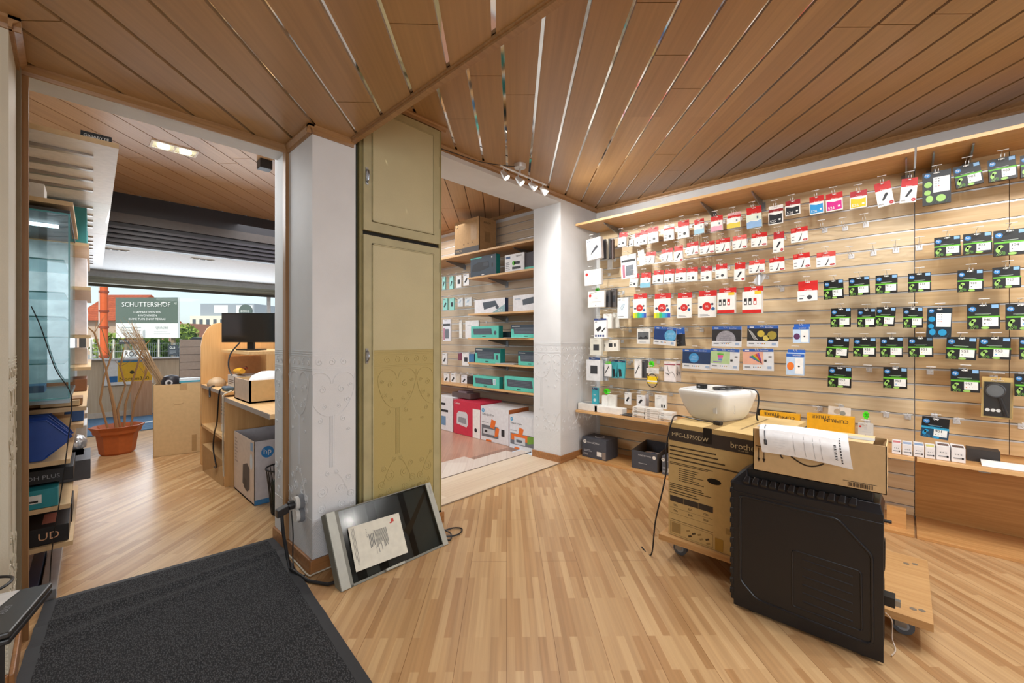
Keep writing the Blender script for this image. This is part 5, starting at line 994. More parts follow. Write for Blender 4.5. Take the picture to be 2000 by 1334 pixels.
# goods on the low shelf and the plinth
def floor_box(name, px0, px1, pyb, hpx, depth, z, mat, label, cat, xback=None, art=None, X=None, grp=None, yaw=0, lidm=None, cartopen=False):
    """carton whose front lower edge runs from px0 to px1; X = plane of its front"""
    a = onX(px0, pyb, X).y; b = onX(px1, pyb, X).y; zc = onX((px0 + px1) / 2, pyb, X).z; h = onX((px0 + px1) / 2, pyb - hpx, X).z - zc
    t = empty(name, (X, (a + b) / 2, z), R(yaw), label, cat, grp); w = a - b; m = MB(); m.box(0, -w / 2, 0, depth, w / 2, h, mat); F = Fr((0, w / 2, 0), (0, -1, 0), (0, 0, 1))
    if art: art(m, F, w, h, Fr((0, w / 2, h), (0, -1, 0), (1, 0, 0)), depth)
    m.build('carton', t, bevel=.0015); return t
ZS = .486
WBX = P('#e9e8e4', .5)
def acol(c):
    def art(m, F, w, h, Ft, d):
        m.rect(Ft, w * .1, d * .1, w * .9, d * .6, P(c), .001)
        for k in range(3): m.disc(F, w * (.3 + .2 * k), h * .55, w * .06, GREY, .001, 8)
        m.rect(F, w * .15, h * .25, w * .85, h * .33, GREY, .001); m.rect(F, w * .75, h * .22, w * .88, h * .36, INK, .001)
    return art
xs = [1741, 1761, 1783, 1806, 1828, 1857, 1887]; cs = [('#c8737a', 'pink'), ('#8fa6c8', 'light blue'), ('#7f9cc0', 'blue'), ('#d8cf7a', 'yellow'), ('#6b5148', 'brown'), ('#5a4640', 'dark brown')]
for i in range(6):
    floor_box('toner_carton', xs[i] + 1, xs[i + 1] - 1, (888, 891, 894, 897, 901, 905)[i], (21, 21, 22, 22, 28, 28)[i], .13, ZS, P('#e6e5e6', .5), 'small white toner carton with %s top, %s from the left' % (cs[i][1], ORD[i]), 'box', X=3.5, art=acol(cs[i][0]), grp='white toner cartons on the low shelf')
m = MB(); a, b = onX(1888, 880, 3.62), onX(1953, 880, 3.62); m.box(3.60, b.y, ZS, 3.69, a.y, ZS + .07, P('#34302e', .5)); tag(m.build('toner_box'), 'long dark toner box lying behind the white toner cartons', 'box')
m = MB(); a, b = onX(1917, 900, 3.52), onX(2010, 905, 3.52); m.prism([(3.50, b.y, ZS), (3.50, a.y, ZS), (3.56, a.y, ZS + .022), (3.56, b.y, ZS + .022)], (.02, 0, 0), P('#eceae6')); tag(m.build('folded_card'), 'folded white card strip on the low shelf at the right', 'card')
floor_box('flat_box', 1129, 1166, 804, 13, .16, ZS, WBX, 'flat white box at the left end of the low shelf', 'box', X=3.50, art=lambda m, F, w, h, Ft, d: m.rect(Ft, w * .1, d * .2, w * .9, d * .8, P('#9a9c9e'), .001))
floor_box('flat_box', 1161, 1215, 811, 12, .09, ZS, P('#efeeea', .5), 'long flat white box on the low shelf beside the stacks', 'box', X=3.50)
m = MB(); a, b = onX(1211, 812, 3.50), onX(1234, 814, 3.50); m.box(3.50, b.y, ZS, 3.60, a.y, ZS + .012, P('#3a3b40', .3)); tag(m.build('mobile_phone', bevel=.003), 'dark flat phone lying on the low shelf left of the stacks', 'phone')
for s, (x0_, x1_, yb, n, lab) in enumerate(((1235, 1258, 815, 5, 'left'), (1260, 1285, 818, 5, 'middle'), (1286, 1313, 821, 4, 'right'))):
    for k in range(n):
        a, b = onX(x0_, yb, 3.50).y, onX(x1_, yb, 3.50).y; h = .019; rg = random.Random(s * 10 + k); o_ = rg.uniform(-.006, .006)
        m = MB(); m.box(3.50 + o_, b + o_, ZS + k * h + .0004, 3.60 + o_, a + o_, ZS + (k + 1) * h - .0012, WBX); m.rect(Fr((3.50 + o_, a, ZS + k * h), (0, -1, 0), (0, 0, 1)), .02, .007, .045, .011, GREY, .001)
        tag(m.build('small_white_box'), 'small white box, %s from the bottom in the %s stack on the low shelf' % (ORD[k], lab), 'box', 'stacked small white boxes on the low shelf')
# yellow cartons leaning at the wall on the low shelf
def yellow(bb_, X, label, txt=True):
    x0, y0, x1, y1 = bb_; a = onX(x0, y1, X); b = onX(x1, y1, X); h = onX((x0 + x1) / 2, y0, X).z - ZS; w = a.y - b.y; t = empty('yellow_carton', (X, (a.y + b.y) / 2, ZS), 0, label, 'carton')
    m = MB(); m.box(0, -w / 2, 0, .045, w / 2, h, P('#e2a71d', .45)); F = Fr((0, -w / 2, h), (0, 1, 0), (0, 0, -1)); Fo = Fr((-.001, w / 2, 0), (0, -1, 0), (0, 0, 1))
    Fi = Fr((-.0008, -w / 2, h), (0, 1, 0), (0, 0, -1))
    if txt: m.text(Fi, 'CUPRUM', w * .12, h * .15, None, INK, .001, w=w * .5); m.text(Fi, 'STRIKE', w * .5, h * .05, None, INK, .001, w=w * .38)
    m.build('carton', t, bevel=.002); return t
yellow((1576, 811, 1669, 858), 3.70, 'yellow carton with upside-down black lettering standing on the low shelf')
yellow((1484, 806, 1562, 840), 3.72, 'yellow and black carton showing behind the big printer carton', True)
m = MB(); a, b = onX(1482, 800, 3.80), onX(1555, 803, 3.80); m.box(3.775, b.y, ZS, 3.80, a.y, onX(1500, 800, 3.8).z, BLACKP); tag(m.build('black_carton'), 'black carton standing behind the yellow and black carton', 'carton')
# paper boxes on the plinth
PB = P('#474c57', .5); PB2 = P('#5b606b', .5)
def art_paper(m, F, w, h, Ft, d):
    m.disc(F, w * .12, h * .8, h * .1, CW, .001, 14); m.text(F, 'hp', w * .12, h * .76, None, PB, .0016, w=h * .12, al='C'); m.text(F, 'Home&Office', w * .22, h * .74, None, P('#c9ccd2'), .001, w=w * .5); m.lines(F, w * .08, h * .3, w * .5, h * .42, 2, P('#aab0ba'), 3); m.rect(F, w * .62, h * .15, w * .82, h * .38, CW, .001); m.text(F, '2500', w * .06, h * .12, h * .1, P('#c9ccd2'), .001); m.rect(F, w * .84, h * .05, w * .98, h * .4, P('#8a7f78'), .001)
    m.disc(Ft, w * .5, d * .5, w * .18, P('#c9ccd2'), .001, 18); m.disc(Ft, w * .5, d * .5, w * .14, PB, .0015, 18)
floor_box('paper_carton', 1137, 1184, 893, 38, .22, .022, PB, 'slate grey printer paper carton at the left end of the plinth', 'carton', X=3.53, art=art_paper)
t = empty('paper_carton', (3.53, 0, .022), 0, 'open slate grey paper carton with white paper on the plinth', 'carton'); a, b = onX(1234, 905, 3.53).y, onX(1284, 910, 3.53).y; t.location.y = (a + b) / 2; w = a - b; h = .20; d = .30
m = MB(); m.box(0, -w / 2, 0, .004, w / 2, h * .8, PB); m.box(d - .004, -w / 2, 0, d, w / 2, h, PB)
for s in (-1, 1): m.hexa([(0, s * w / 2 - .002, 0), (d, s * w / 2 - .002, 0), (d, s * w / 2 + .002, 0), (0, s * w / 2 + .002, 0)], [(0, s * w / 2 - .002, h * .8), (d, s * w / 2 - .002, h), (d, s * w / 2 + .002, h), (0, s * w / 2 + .002, h * .8)], P('#5a5148', .7))
m.box(.004, -w / 2, 0, d, w / 2, .004, PB); F = Fr((-.0004, -w / 2, h * .8), (0, 1, 0), (0, 0, -1)); m.disc(F, w * .12, h * .18, h * .08, CW, .001, 14); m.text(F, 'Home&Office', w * .24, h * .14, None, P('#c9ccd2'), .001, w=w * .5); m.lines(F, w * .4, h * .5, w * .9, h * .56, 1, P('#aab0ba'), 3); m.build('carton', t)
m = MB(); m.box(t.location.x + .05, t.location.y - w * .36, .028, t.location.x + .24, t.location.y + w * .36, .13, P('#eceef0')); F = Fr((t.location.x + .05, t.location.y + w * .36, .13), (0, -1, 0), (1, 0, 0)); m.disc(F, w * .35, .14, .022, P('#6f86b0'), .001); tag(m.build('paper_ream'), 'ream of white paper inside the open slate carton', 'paper')
floor_box('paper_carton', 1293, 1312, 918, 36, .25, .022, PB2, 'slate grey paper carton half behind the big printer carton', 'carton', X=3.53, art=art_paper)
# ================================================================== SALES ROOM BEYOND: shelves, cartons, counter, window side
XS = 3.45
def far_shelf(y0, y1, z1, label, brs=()):
    return wall_shelf(y0, y1, z1, XW - .02 - XS, .022, label, brs)
far_shelf(2.80, 5.28, 2.27, 'topmost beech shelf in the back room carrying the computer carton', (4.55, 3.3))
FS = [(1.955, 'second beech shelf from the top in the back room'), (1.50, 'third beech shelf from the top in the back room'), (1.20, 'fourth beech shelf from the top in the back room'), (.895, 'fifth beech shelf from the top in the back room'), (.60, 'lowest beech shelf in the back room, right of the joint')]
for z, lb in FS: far_shelf(2.80, 4.01, z, lb, (3.72,))
far_shelf(4.02, 5.28, .60, 'lowest pale shelf in the back room, left part')
MINT = P('#5fc9b8', .45); MINTD = P('#1f8a86', .45); DARKB = P('#33414e', .45); KEYS = P('#4b545f', .5)
def far_box(name, px0, px1, pyt, z, depth, mats, label, cat, art=None, X=3.47, grp=None, yaw=0, side=None):
    a, b = onX(px0, 660, X).y, onX(px1, 660, X).y; h = onX((px0 + px1) / 2, pyt, X).z - z; w = a - b
    t = empty(name, (X, (a + b) / 2, z + .001), R(yaw), label, cat, grp); m = MB(); m.box(0, -w / 2, 0, depth, w / 2, h, mats); F = Fr((0, w / 2, 0), (0, -1, 0), (0, 0, 1))
    if side: m.box(.002, -w / 2 - .0006, .001, depth - .002, -w / 2, h - .001, side)
    if art: art(m, F, w, h, Fr((0, w / 2, h), (0, -1, 0), (1, 0, 0)), depth)
    m.build('carton', t, bevel=.0015); return t
def kbd(m, F, x0, y0, x1, y1, sk=.0, mm=KEYS):
    m.pol(F, [(x0 + sk, y0), (x1, y0), (x1 - sk, y1), (x0, y1)] if sk >= 0 else [(x0, y0), (x1, y0), (x1 + sk, y1), (x0 - sk, y1)], mm, .001)
    for k in range(4): yy = y0 + (y1 - y0) * (.18 + .2 * k); m.rect(F, x0 + (x1 - x0) * .06, yy, x0 + (x1 - x0) * .9, yy + (y1 - y0) * .05, P('#6a7480'), .0014)
def a_kb(mouse=True, dark=False, phone=False, white=False):
    def art(m, F, w, h, Ft, d):
        if dark: m.rect(F, 0, h * .68, w, h, DARKB, .0008); m.rect(F, w * .04, h * .86, w * .3, h * .9, CW, .0012)
        kbd(m, F, w * .08, h * .28, w * (.78 if mouse or phone else .92), h * .78, w * .03)
        if mouse: m.disc(F, w * .88, h * .42, w * .045, KEYS, .0012, 14, ry=h * .17)
        if phone: m.rect(F, w * .78, h * .3, w * .87, h * .82, CW, .0014); m.rect(F, w * .79, h * .36, w * .86, h * .76, P('#a9cfe0'), .0018)
        m.rect(F, w * .42, h * .09, w * .55, h * .14, INK, .001)
    return art
def a_big(m, F, w, h, Ft, d):
    m.rect(F, 0, h * .92, w * .45, h * .97, MINT, .001); m.pol(F, [(w * .05, h * .3), (w * .1, h * .62), (w * .3, h * .72), (w * .72, h * .7), (w * .74, h * .42), (w * .4, h * .28)], P('#23272c'), .001); m.rect(F, w * .52, h * .5, w * .72, h * .66, P('#3a4048'), .0014); m.disc(F, w * .86, h * .5, w * .03, P('#23272c'), .001, 12, ry=h * .12); m.disc(F, w * .84, h * .88, w * .025, CW, .001, 10); m.rect(F, w * .45, h * .08, w * .55, h * .12, CW, .001)
def a_white(m, F, w, h, Ft, d):
    m.rect(F, w * .06, h * .78, w * .3, h * .9, P('#33507a'), .001); m.text(F, 'logitech', w * .6, h * .8, None, INK, .001, w=w * .3); m.disc(F, w * .48, h * .5, w * .09, P('#5fb83a'), .001, 12); m.rect(F, w * .5, h * .42, w * .8, h * .58, INK, .001); m.rect(F, w * .4, h * .16, w * .85, h * .3, INK, .001); m.lines(F, w * .06, h * .12, w * .32, h * .6, 5, GREY, 3)
def a_k(m, F, w, h, Ft, d):
    m.pol(F, [(w * .33, h * .25), (w * .78, h * .5), (w * .7, h * .85), (w * .28, h * .78)], KEYS, .001); m.disc(F, w * .76, h * .38, w * .055, KEYS, .0014, 12, ry=h * .14); m.pol(F, [(w * .6, 0), (w, 0), (w, h * .55)], P('#8fb3ba'), .0012); m.text(F, 'AKT', w * .78, h * .06, None, CW, .002, w=w * .14)
def a_k2(m, F, w, h, Ft, d): m.pol(F, [(w * .35, h * .35), (w * .98, h * .5), (w * .96, h * .9), (w * .33, h * .7)], KEYS, .001); m.lines(F, w * .06, h * .7, w * .28, h * .8, 2, P('#6a8fb0'), 2)
Z = {i: FS[i][0] for i in range(5)}; GK = 'keyboard cartons on the back room shelves'
far_box('keyboard_carton', 919, 969, 500, Z[0], .07, DARKB, 'large dark keyboard carton with teal side on the second shelf', 'carton', a_big, side=MINTD, X=3.52, grp=GK)
far_box('keyboard_carton', 986, 1023, 496, Z[0], .05, P('#e6e8ea'), 'white keyboard carton with green dot beside the large dark one', 'carton', a_white, X=3.52, grp=GK)
far_box('keyboard_carton', 1024, 1060, 491, Z[0], .06, P('#3a3238'), 'dark red-brown keyboard carton at the pillar edge, second shelf', 'carton', lambda m, F, w, h, Ft, d: m.rect(F, 0, 0, w, h * .2, MINT, .001), X=3.54, grp=GK)
far_box('keyboard_carton', 927, 986, 584, Z[1], .06, P('#e9eaee'), 'white carton with keyboard and mouse picture and teal corner', 'carton', a_k, side=P('#2f4468'), grp=GK)
far_box('keyboard_carton', 1002, 1060, 575, Z[1], .06, P('#e9eaee'), 'white keyboard carton at the pillar edge, third shelf', 'carton', a_k2, grp=GK)
far_box('keyboard_carton', 920, 974, 637, Z[2], .07, MINT, 'mint carton with keyboard and mouse on the fourth shelf', 'carton', a_kb(), side=MINTD, grp=GK)
far_box('keyboard_carton', 998, 1060, 634, Z[2], .07, MINT, 'mint and dark keyboard carton at the pillar edge, fourth shelf', 'carton', a_kb(dark=True), grp=GK)
far_box('small_box', 981, 996, 648, Z[2], .05, P('#1f3a44'), 'small dark box between two mint cartons', 'box', X=3.6)
far_box('keyboard_carton', 928, 977, 680.5, Z[3], .08, MINT, 'mint and dark keyboard carton on the fifth shelf, left', 'carton', a_kb(dark=True), side=MINTD, grp=GK)
far_box('keyboard_carton', 1012, 1060, 687, Z[3], .07, MINT, 'mint and dark keyboard carton at the pillar edge, fifth shelf', 'carton', a_kb(dark=True), grp=GK)
far_box('keyboard_carton', 924, 975, 735, Z[4], .07, MINT, 'mint carton with keyboard and phone on the lowest shelf', 'carton', a_kb(False, phone=True), side=MINTD, grp=GK)
far_box('keyboard_carton', 985, 1046, 737, Z[4], .06, MINT, 'mint carton with long keyboard at the pillar edge, lowest shelf', 'carton', a_kb(False), grp=GK)
m = MB(); a, b = onX(990, 663, 3.46), onX(1033, 662, 3.46); m.box(3.40, b.y, Z[2] + .001, 3.6, a.y, Z[2] + .004, WHITE); tag(m.build('leaflet'), 'white leaflet lying over the edge of the fourth shelf', 'paper')
m = MB(); a, b = onX(972, 708, 3.5), onX(1008, 708, 3.5); m.box(3.46, b.y, Z[3] + .001, 3.62, a.y, Z[3] + .012, P('#b9b9b6')); tag(m.build('leaflet_stack'), 'flat grey leaflets between two cartons on the fifth shelf', 'paper')
def a_box(m, F, w, h, Ft, d):
    m.rect(F, 0, 0, w, h * .17, P('#3b332c'), .001); m.text(F, 'VISION', w * .04, h * .06, h * .07, P('#b89a74'), .002); m.disc(F, w * .1, h * .86, w * .06, DK, .001, 14); m.disc(F, w * .1, h * .86, w * .04, CARD, .0014, 14); m.rect(F, w * .68, h * .35, w * .93, h * .92, P('#a98658'), .001)
    for k in range(3): m.disc(F, w * (.4 + .17 * k), h * (.27 + .01 * k), w * .02, DK, .001, 8)
t = far_box('computer_carton', 888, 935, 429, 2.272, .30, P('#b38f63', .8), 'tall brown computer carton on the topmost back room shelf', 'carton', a_box, X=3.47, yaw=0)
a, b = onX(888, 660, 3.47).y, onX(935, 660, 3.47).y; w = a - b; h = onX(911, 429, 3.47).z - 2.272
m = MB(); F = Fr((0, -w / 2, 0), (1, 0, 0), (0, 0, 1)); m.rect(F, 0, 0, .015, h, BND, .0012); m.text(F, 'XESDOM', .08, h * .84, h * .05, DK, .002); m.rect(F, .1, h * .3, .2, h * .6, P('#9c7a50'), .001); m.build('side_print', t)
# printer cartons on the floor
GP = 'printer cartons on the back room floor'
def a_canon(m, F, w, h, Ft, d):
    m.rect(F, w * .73, 0, w, h * .82, CW, .001); m.text(F, 'Canon', w * .04, h * .88, None, CW, .001, w=w * .2); m.pol(F, [(w * .12, h * .3), (w * .5, h * .24), (w * .56, h * .32), (w * .54, h * .62), (w * .48, h * .68), (w * .2, h * .68), (w * .13, h * .6)], P('#cfd0d4'), .001); m.pol(F, [(w * .18, h * .36), (w * .5, h * .32), (w * .48, h * .5), (w * .2, h * .52)], P('#8f9298'), .0014); m.disc(F, w * .84, h * .22, w * .05, INK, .0014, 10); m.lines(F, w * .76, h * .4, w * .95, h * .78, 6, GREY, 3)
def a_hp(txt, alt=False):
    def art(m, F, w, h, Ft, d):
        m.disc(F, w * .09, h * .88, w * .055, P('#3f9fd0'), .001, 16); m.text(F, 'hp', w * .09, h * .855, None, CW, .0016, w=w * .06, al='C'); m.text(F, txt, w * .06, h * .72, None, P('#3c4046'), .001, w=w * .42)
        m.rect(F, w * .04, h * .12, w * (.65 if not alt else .98), h * .46, P('#6b6e74'), .001); OR = P('#e0702a')
        m.pol(F, [(w * .35, h * .42), (w * .5, h * .38), (w * .56, h * .62), (w * .4, h * .66)], OR, .0015)
        if alt: m.rect(F, w * .08, h * .25, w * .75, h * .44, OR, .0013); m.pol(F, [(w * .7, h * .2), (w * .95, h * .26), (w * .95, h * .46), (w * .7, h * .42)], P('#6f9a3a'), .0014); m.rect(F, w * .2, h * .14, w * .62, h * .36, P('#c4c8cc'), .0018); m.rect(F, w * .28, h * .2, w * .5, h * .28, P('#5a5f66'), .002)
        else: m.pol(F, [(w * .5, h * .16), (w * .64, h * .2), (w * .68, h * .42), (w * .56, h * .44)], OR, .0014); m.rect(F, w * .1, h * .2, w * .52, h * .36, P('#c4c8cc'), .0018); m.rect(F, w * .15, h * .25, w * .25, h * .32, INK, .002)
        m.rect(F, w * .75, h * .22, w * .86, h * .42, INK, .0012) if not alt else None; m.rect(F, w * .2, 0, w * .4, h * .05, OR, .0013); m.lines(F, w * .05, h * .52, w * .3, h * .56, 1, GREY, 2)
    return art
far_box('printer_carton', 886, 938, 784.5, .002, .36, P('#c8324a', .45), 'crimson printer carton on the back room floor', 'carton', a_canon, X=3.35, grp=GP)
far_box('printer_carton', 939, 993.5, 797, .002, .34, P('#dcdde0', .5), 'tall white printer carton with orange side beside the crimson one', 'carton', a_hp('OfficeJet Pro'), X=3.35, grp=GP, side=P('#b5622c'))
far_box('printer_carton', 995, 1046, 814, .002, .30, P('#d8dade', .5), 'short white printer carton nearest the pillar', 'carton', a_hp('Keep it simple', True), X=3.33, grp=GP)
def a_w(m, F, w, h, Ft, d): m.rect(F, w * .1, h * .55, w * .75, h * .62, INK, .001); m.rect(F, w * .15, h * .75, w * .6, h * .82, INK, .001); m.rect(F, w * .35, h * .15, w * .62, h * .42, P('#6b8fb0'), .001)
far_box('printer_carton', 850, 884, 775, .002, .34, P('#dfe0e2', .5), 'white printer carton half behind the cream cupboard', 'carton', a_w, X=3.36, grp=GP)
m = MB(); a, b = onX(890, 772, 3.5), onX(926, 772, 3.5); m.box(3.44, b.y, .435, 3.6, a.y, .50, P('#5a4a48', .6)); m.box(3.46, b.y + .1, .50, 3.58, a.y - .1, .52, P('#7d6a70', .5)); tag(m.build('small_cartons'), 'dark low packs lying on the crimson carton', 'box')
# hanging goods left of the shelf ends
def facc(bb_, c, art, label, dx=.25, hdr=None): return hang('hanging_pack', bb_, wbox(.02, c, art, hdr), label, 'pack', None, dx, 0)
def mp(c): return c
W8 = [((865, 541, 870.5, 566), '#9ad6cf', 'small', 'mint headset pack at the cupboard edge, upper row'), ((879, 540, 886, 565), '#9ad6cf', 'small', 'mint headset pack, second in the upper row'), ((892, 538, 902, 562), '#e6e6e4', 'black', 'white slim pack, upper row'), ((906, 535, 917, 558), '#e9e9e8', 'small', 'white pack with an oval, beside the shelf end'),
 ((866, 583, 875, 606), '#8fd0c6', 'small', 'mint mouse pack at the cupboard edge, second row'), ((879, 582, 888, 606), '#8fd0c6', 'black', 'mint mouse pack, second in the second row'), ((895, 582, 905, 599), '#d4dadc', 'lines', 'grey pack, third in the second row'), ((909, 581, 922, 598), '#d4dadc', 'lines', 'grey pack, fourth in the second row'), ((866, 624, 881, 666), '#dfe1e8', 'wire', 'long pale blister pack at the cupboard edge'), ((898, 628, 903, 660), '#e6e6e0', None, 'narrow cream box left of the round mouse mat'), ((910, 626, 936, 661), '#e9e9ea', 'two', 'white pack with dark round picture behind the mint carton'),
 ((865, 690, 874, 712), '#e3e3e2', 'small', 'white pack with black mouse at the cupboard edge'), ((896, 689, 904, 704), '#7c3a50', None, 'dark crimson pack, third row'), ((904, 689, 917, 714), '#e9e9e8', 'black', 'white pack with a black mouse, third row'), ((917, 691, 927, 709), '#3f78a8', None, 'blue pack beside the fifth shelf end'),
 ((868, 730, 878, 748), '#e3e5e8', 'small', 'white box, first in the lowest hanging row'), ((881, 729, 891, 750), '#e3e5e8', 'small', 'white box, second in the lowest hanging row'), ((891, 731, 899, 750), '#cfc8bb', None, 'beige box edge in the lowest hanging row'), ((902, 733, 913, 751), '#e3e5ee', 'small', 'white box, fourth in the lowest hanging row'), ((914, 734, 924, 752), '#2f2a2a', None, 'black box beside the lowest shelf end')]
for bb_, c, art, lb in W8: facc(bb_, c, art, lb)

# ---- counter
LAM = WOOD('#dcae74', '#cf9e63', .4, axis='Z'); LAMX = WOOD('#e2bc88', '#d5ab74', .4, axis='Y'); LAME = P('#9c9087', .5)
t = empty('counter_desk', (.87, 3.45, 0), 0, 'beech laminate counter desk with cupboard bays behind the doorway', 'counter')
X0 = 0.0
m = MB(); m.box(0, -.55, .69, .62, .56, .72, LAMX); m.box(-.003, -.55, .688, 0, .56, .722, LAME); m.build('desktop', t)
m = MB(); m.box(0, .53, 0, .60, .56, .69, LAM); m.build('side_panel', t)
m = MB(); m.box(.59, -.55, 0, .61, .53, .69, P('#8a6846', .6)); m.build('back_panel', t)
t = empty('counter_shelf_unit', (.87, 4.43, 0), 0, 'low beech shelf unit beyond the counter desk, two levels', 'shelf unit')
m = MB(); m.box(0, -.42, .735, .45, .43, .76, LAMX); m.box(-.002, -.42, .733, 0, .43, .762, LAME); m.build('top_board', t)
m = MB(); m.box(0, -.42, .365, .45, .43, .39, LAMX); m.build('middle_shelf', t)
m = MB(); m.box(.45, -.42, 0, .47, .43, .735, P('#7c6046', .6)); m.build('back_panel', t)
m = MB(); m.box(0, .405, 0, .45, .43, .735, LAM); m.build('side_panel', t)
t = empty('screen_panel', (.87, 4.87, 0), 0, 'tall round-cornered beech end panel behind the counter monitor', 'panel')
m = MB(); pp = [(0, 0), (.85, 0), (.85, 1.02)] + [(.85 - .42 * math.sin(s), .97 + .36 * (s / 1.57) ** .8) for s in [.2 * k for k in range(1, 8)]] + [(.30, 1.345), (.18, 1.345)] + [(.15 - .15 * math.sin(s), 1.19 + .155 * math.cos(s)) for s in [.26 * k for k in range(0, 7)]]
pp = [(0, 0), (.85, 0), (.85, 1.14), (.6, 1.22), (.42, 1.32), (.3, 1.35), (.16, 1.35), (.1, 1.335), (.05, 1.29), (.015, 1.22), (0, 1.12)]
m.prism([(x, 0, z) for x, z in pp], (0, .03, 0), LAM); m.build('panel', t, bevel=.003)
m = MB(); m.box(.22, -.012, .76, .5, 0, 1.02, P('#cf9a66', .5)); m.build('small_board', t)
m = MB(); pz = onY(388, 645, 5.3); m.box(1.05, 5.28, 1.29, 2.2, 5.55, 1.315, P('#8a6a48')); m.box(1.10, 5.3, 0, 2.1, 5.5, 1.29, P('#6f7478')); tag(m.build('back_counter'), 'dark topped cabinet behind the round-cornered panel', 'cabinet')
# monitor
t = empty('monitor', (1.12, 4.30, 1.09), R(-48), 'black flat monitor on the raised counter shelf', 'monitor')
m = MB(); m.box(-.24, -.015, .07, .24, .02, .335, P('#141414', .25)); m.rect(Fr((-.24, -.0155, .07), (1, 0, 0), (0, 0, 1)), .012, .018, .468, .253, P('#191715', .12), .0004); m.build('display', t, bevel=.003)
m = MB(); m.box(-.03, .02, 0, .03, .04, .2, BLACKP); m.box(-.1, -.03, .0, .1, .1, .012, BLACKP); m.build('stand', t)
t = empty('raised_shelf', (1.02, 4.34, .722), 0, 'raised beech monitor shelf on the counter', 'shelf')
m = MB(); m.box(-.0, -.42, .34, .42, .5, .365, LAMX); m.build('board', t); m = MB(); m.box(.13, -.42, 0, .42, -.40, .34, LAM); m.build('upright', t); m = MB(); m.box(.40, -.40, 0, .42, .42, .34, P('#6a5a4a')); m.build('back_panel', t)
m = MB(); m.box(1.3, 4.02, 1.09, 1.36, 4.2, 1.2, P('#1d3a5f')); tag(m.build('blue_box'), 'dark blue box standing behind the monitor foot', 'box')
cable('monitor_cable', [(1.05, 4.3, 1.16), (.98, 4.32, 1.05), (.97, 4.3, .92), (1.02, 4.2, .80)], .006, BLACKP, 'black cables hanging below the monitor')
# crate with odds and ends
t = empty('open_crate', (.91, 3.88, .722), 0, 'shallow open plywood crate on the counter desk', 'crate')
PLY = P('#d6b27c', .6, bump=.2); m = MB(); m.box(0, -.012, 0, .5, 0, .165, PLY); m.box(0, -.40, 0, .5, -.388, .165, PLY); m.box(0, -.4, 0, .012, 0, .165, P('#b9a08a')); m.box(.49, -.4, 0, .5, 0, .165, PLY); m.box(0, -.4, 0, .5, 0, .01, PLY); m.build('crate_body', t)
m = MB(); m.lathe((1.10, 3.68, .735), [(.15, 0), (.15, .12), (.12, .17), (.06, .2), (.01, .205)], P('#e4e4e6'), 14); tag(m.build('white_bag', smooth=True), 'white bundle heaped inside the plywood crate', 'bag')
m = MB(); m.lathe((1.30, 3.60, .74), [(.10, 0), (.10, .13), (.08, .17), (.03, .195), (.005, .2)], P('#222326', .5), 12); tag(m.build('black_bag', smooth=True), 'black cloth bundle beside the white bundle in the crate', 'bag')
def bigbox(name, x0, y0, z0, x1, y1, z1, mm, label, cat='box', art=None, b=.002):
    m = MB(); m.box(x0, y0, z0, x1, y1, z1, mm)
    if art: art(m)
    o = m.build(name, bevel=b); return tag(o, label, cat)
bigbox('grey_box', .98, 4.12, .762, 1.25, 4.40, .875, P('#b9b3ad'), 'grey box with printed side on the low shelf unit', art=lambda m: m.lines(Fr((.98, 4.40, .762), (0, -1, 0), (0, 0, 1)), .03, .03, .2, .08, 3, P('#6b5a52'), 2))
t = empty('toy_drill', (1.02, 4.22, .877), 0, 'yellow and black hand tool lying on the grey box', 'tool'); m = MB(); m.tube([(0, .1, .03), (0, -.02, .035), (0, -.12, .04)], [.018, .03, .022], P('#eba81c', .4), 10); m.build('tool_body', t, smooth=True); m = MB(); m.tube([(.02, .16, .03), (.02, .08, .04), (.06, 0, .06)], .013, BLACKP, 8); m.tube([(.04, .12, .05), (.05, -.05, .06)], .01, P('#8e3f22'), 8); m.build('tool_head', t, smooth=True)
for i, (x, z, c, lb) in enumerate(((-.3, 1.075, '#d8dde0', 'pale folded item on the lowest glass shelf'), (-.25, 1.307, '#e9eef0', 'white folded leaflet on a glass shelf'), (-.33, 1.427, '#aeb9c0', 'grey pack on a glass shelf of the cabinet'))):
    m = MB(); m.box(x, 3.12, z, x + .11, 3.2, z + .05, P(c)); tag(m.build('shelf_pack', bevel=.004), lb, 'pack')
m = MB(); m.lathe((.94, 4.60, .762), [(.08, 0), (.085, .02), (.07, .05), (.03, .075), (.005, .08)], P('#b79a78'), 12, sx=.9); tag(m.build('wrapped_bundle', smooth=True), 'beige bundle on the far end of the low shelf unit', 'bundle')
m = MB(); m.box(.89, 4.05, .762, .95, 4.2, .795, P('#4a5d6b')); tag(m.build('handset', bevel=.01), 'dark blue handset at the shelf unit edge', 'phone')
for i, pts in enumerate([[(.9, 4.5, .77), (.865, 4.48, .76), (.862, 4.47, .70), (.86, 4.46, .68)], [(.9, 4.15, .77), (.862, 4.13, .755), (.86, 4.2, .5), (.862, 4.3, .39), (.858, 4.32, .25), (.858, 4.22, .12), (.86, 4.3, .1)], [(.92, 4.0, .77), (.862, 4.0, .74), (.858, 3.99, .68), (.853, 3.97, .3), (.853, 3.95, .1)]]):
    cable('counter_cable', pts, .006 if i else .008, BLACKP if i < 2 else P('#c9bea8'), ['short dark plug cable over the shelf unit edge', 'black coiled cable hanging in the shelf unit bay', 'beige cable running down the counter desk panel'][i])
bigbox('white_carton', 1.0, 4.45, .392, 1.3, 4.75, .66, P('#cfc6c0'), 'off-white carton on the middle shelf of the low unit', art=lambda m: m.lines(Fr((1.0, 4.75, .392), (0, -1, 0), (0, 0, 1)), .03, .08, .25, .2, 4, GREY, 2))
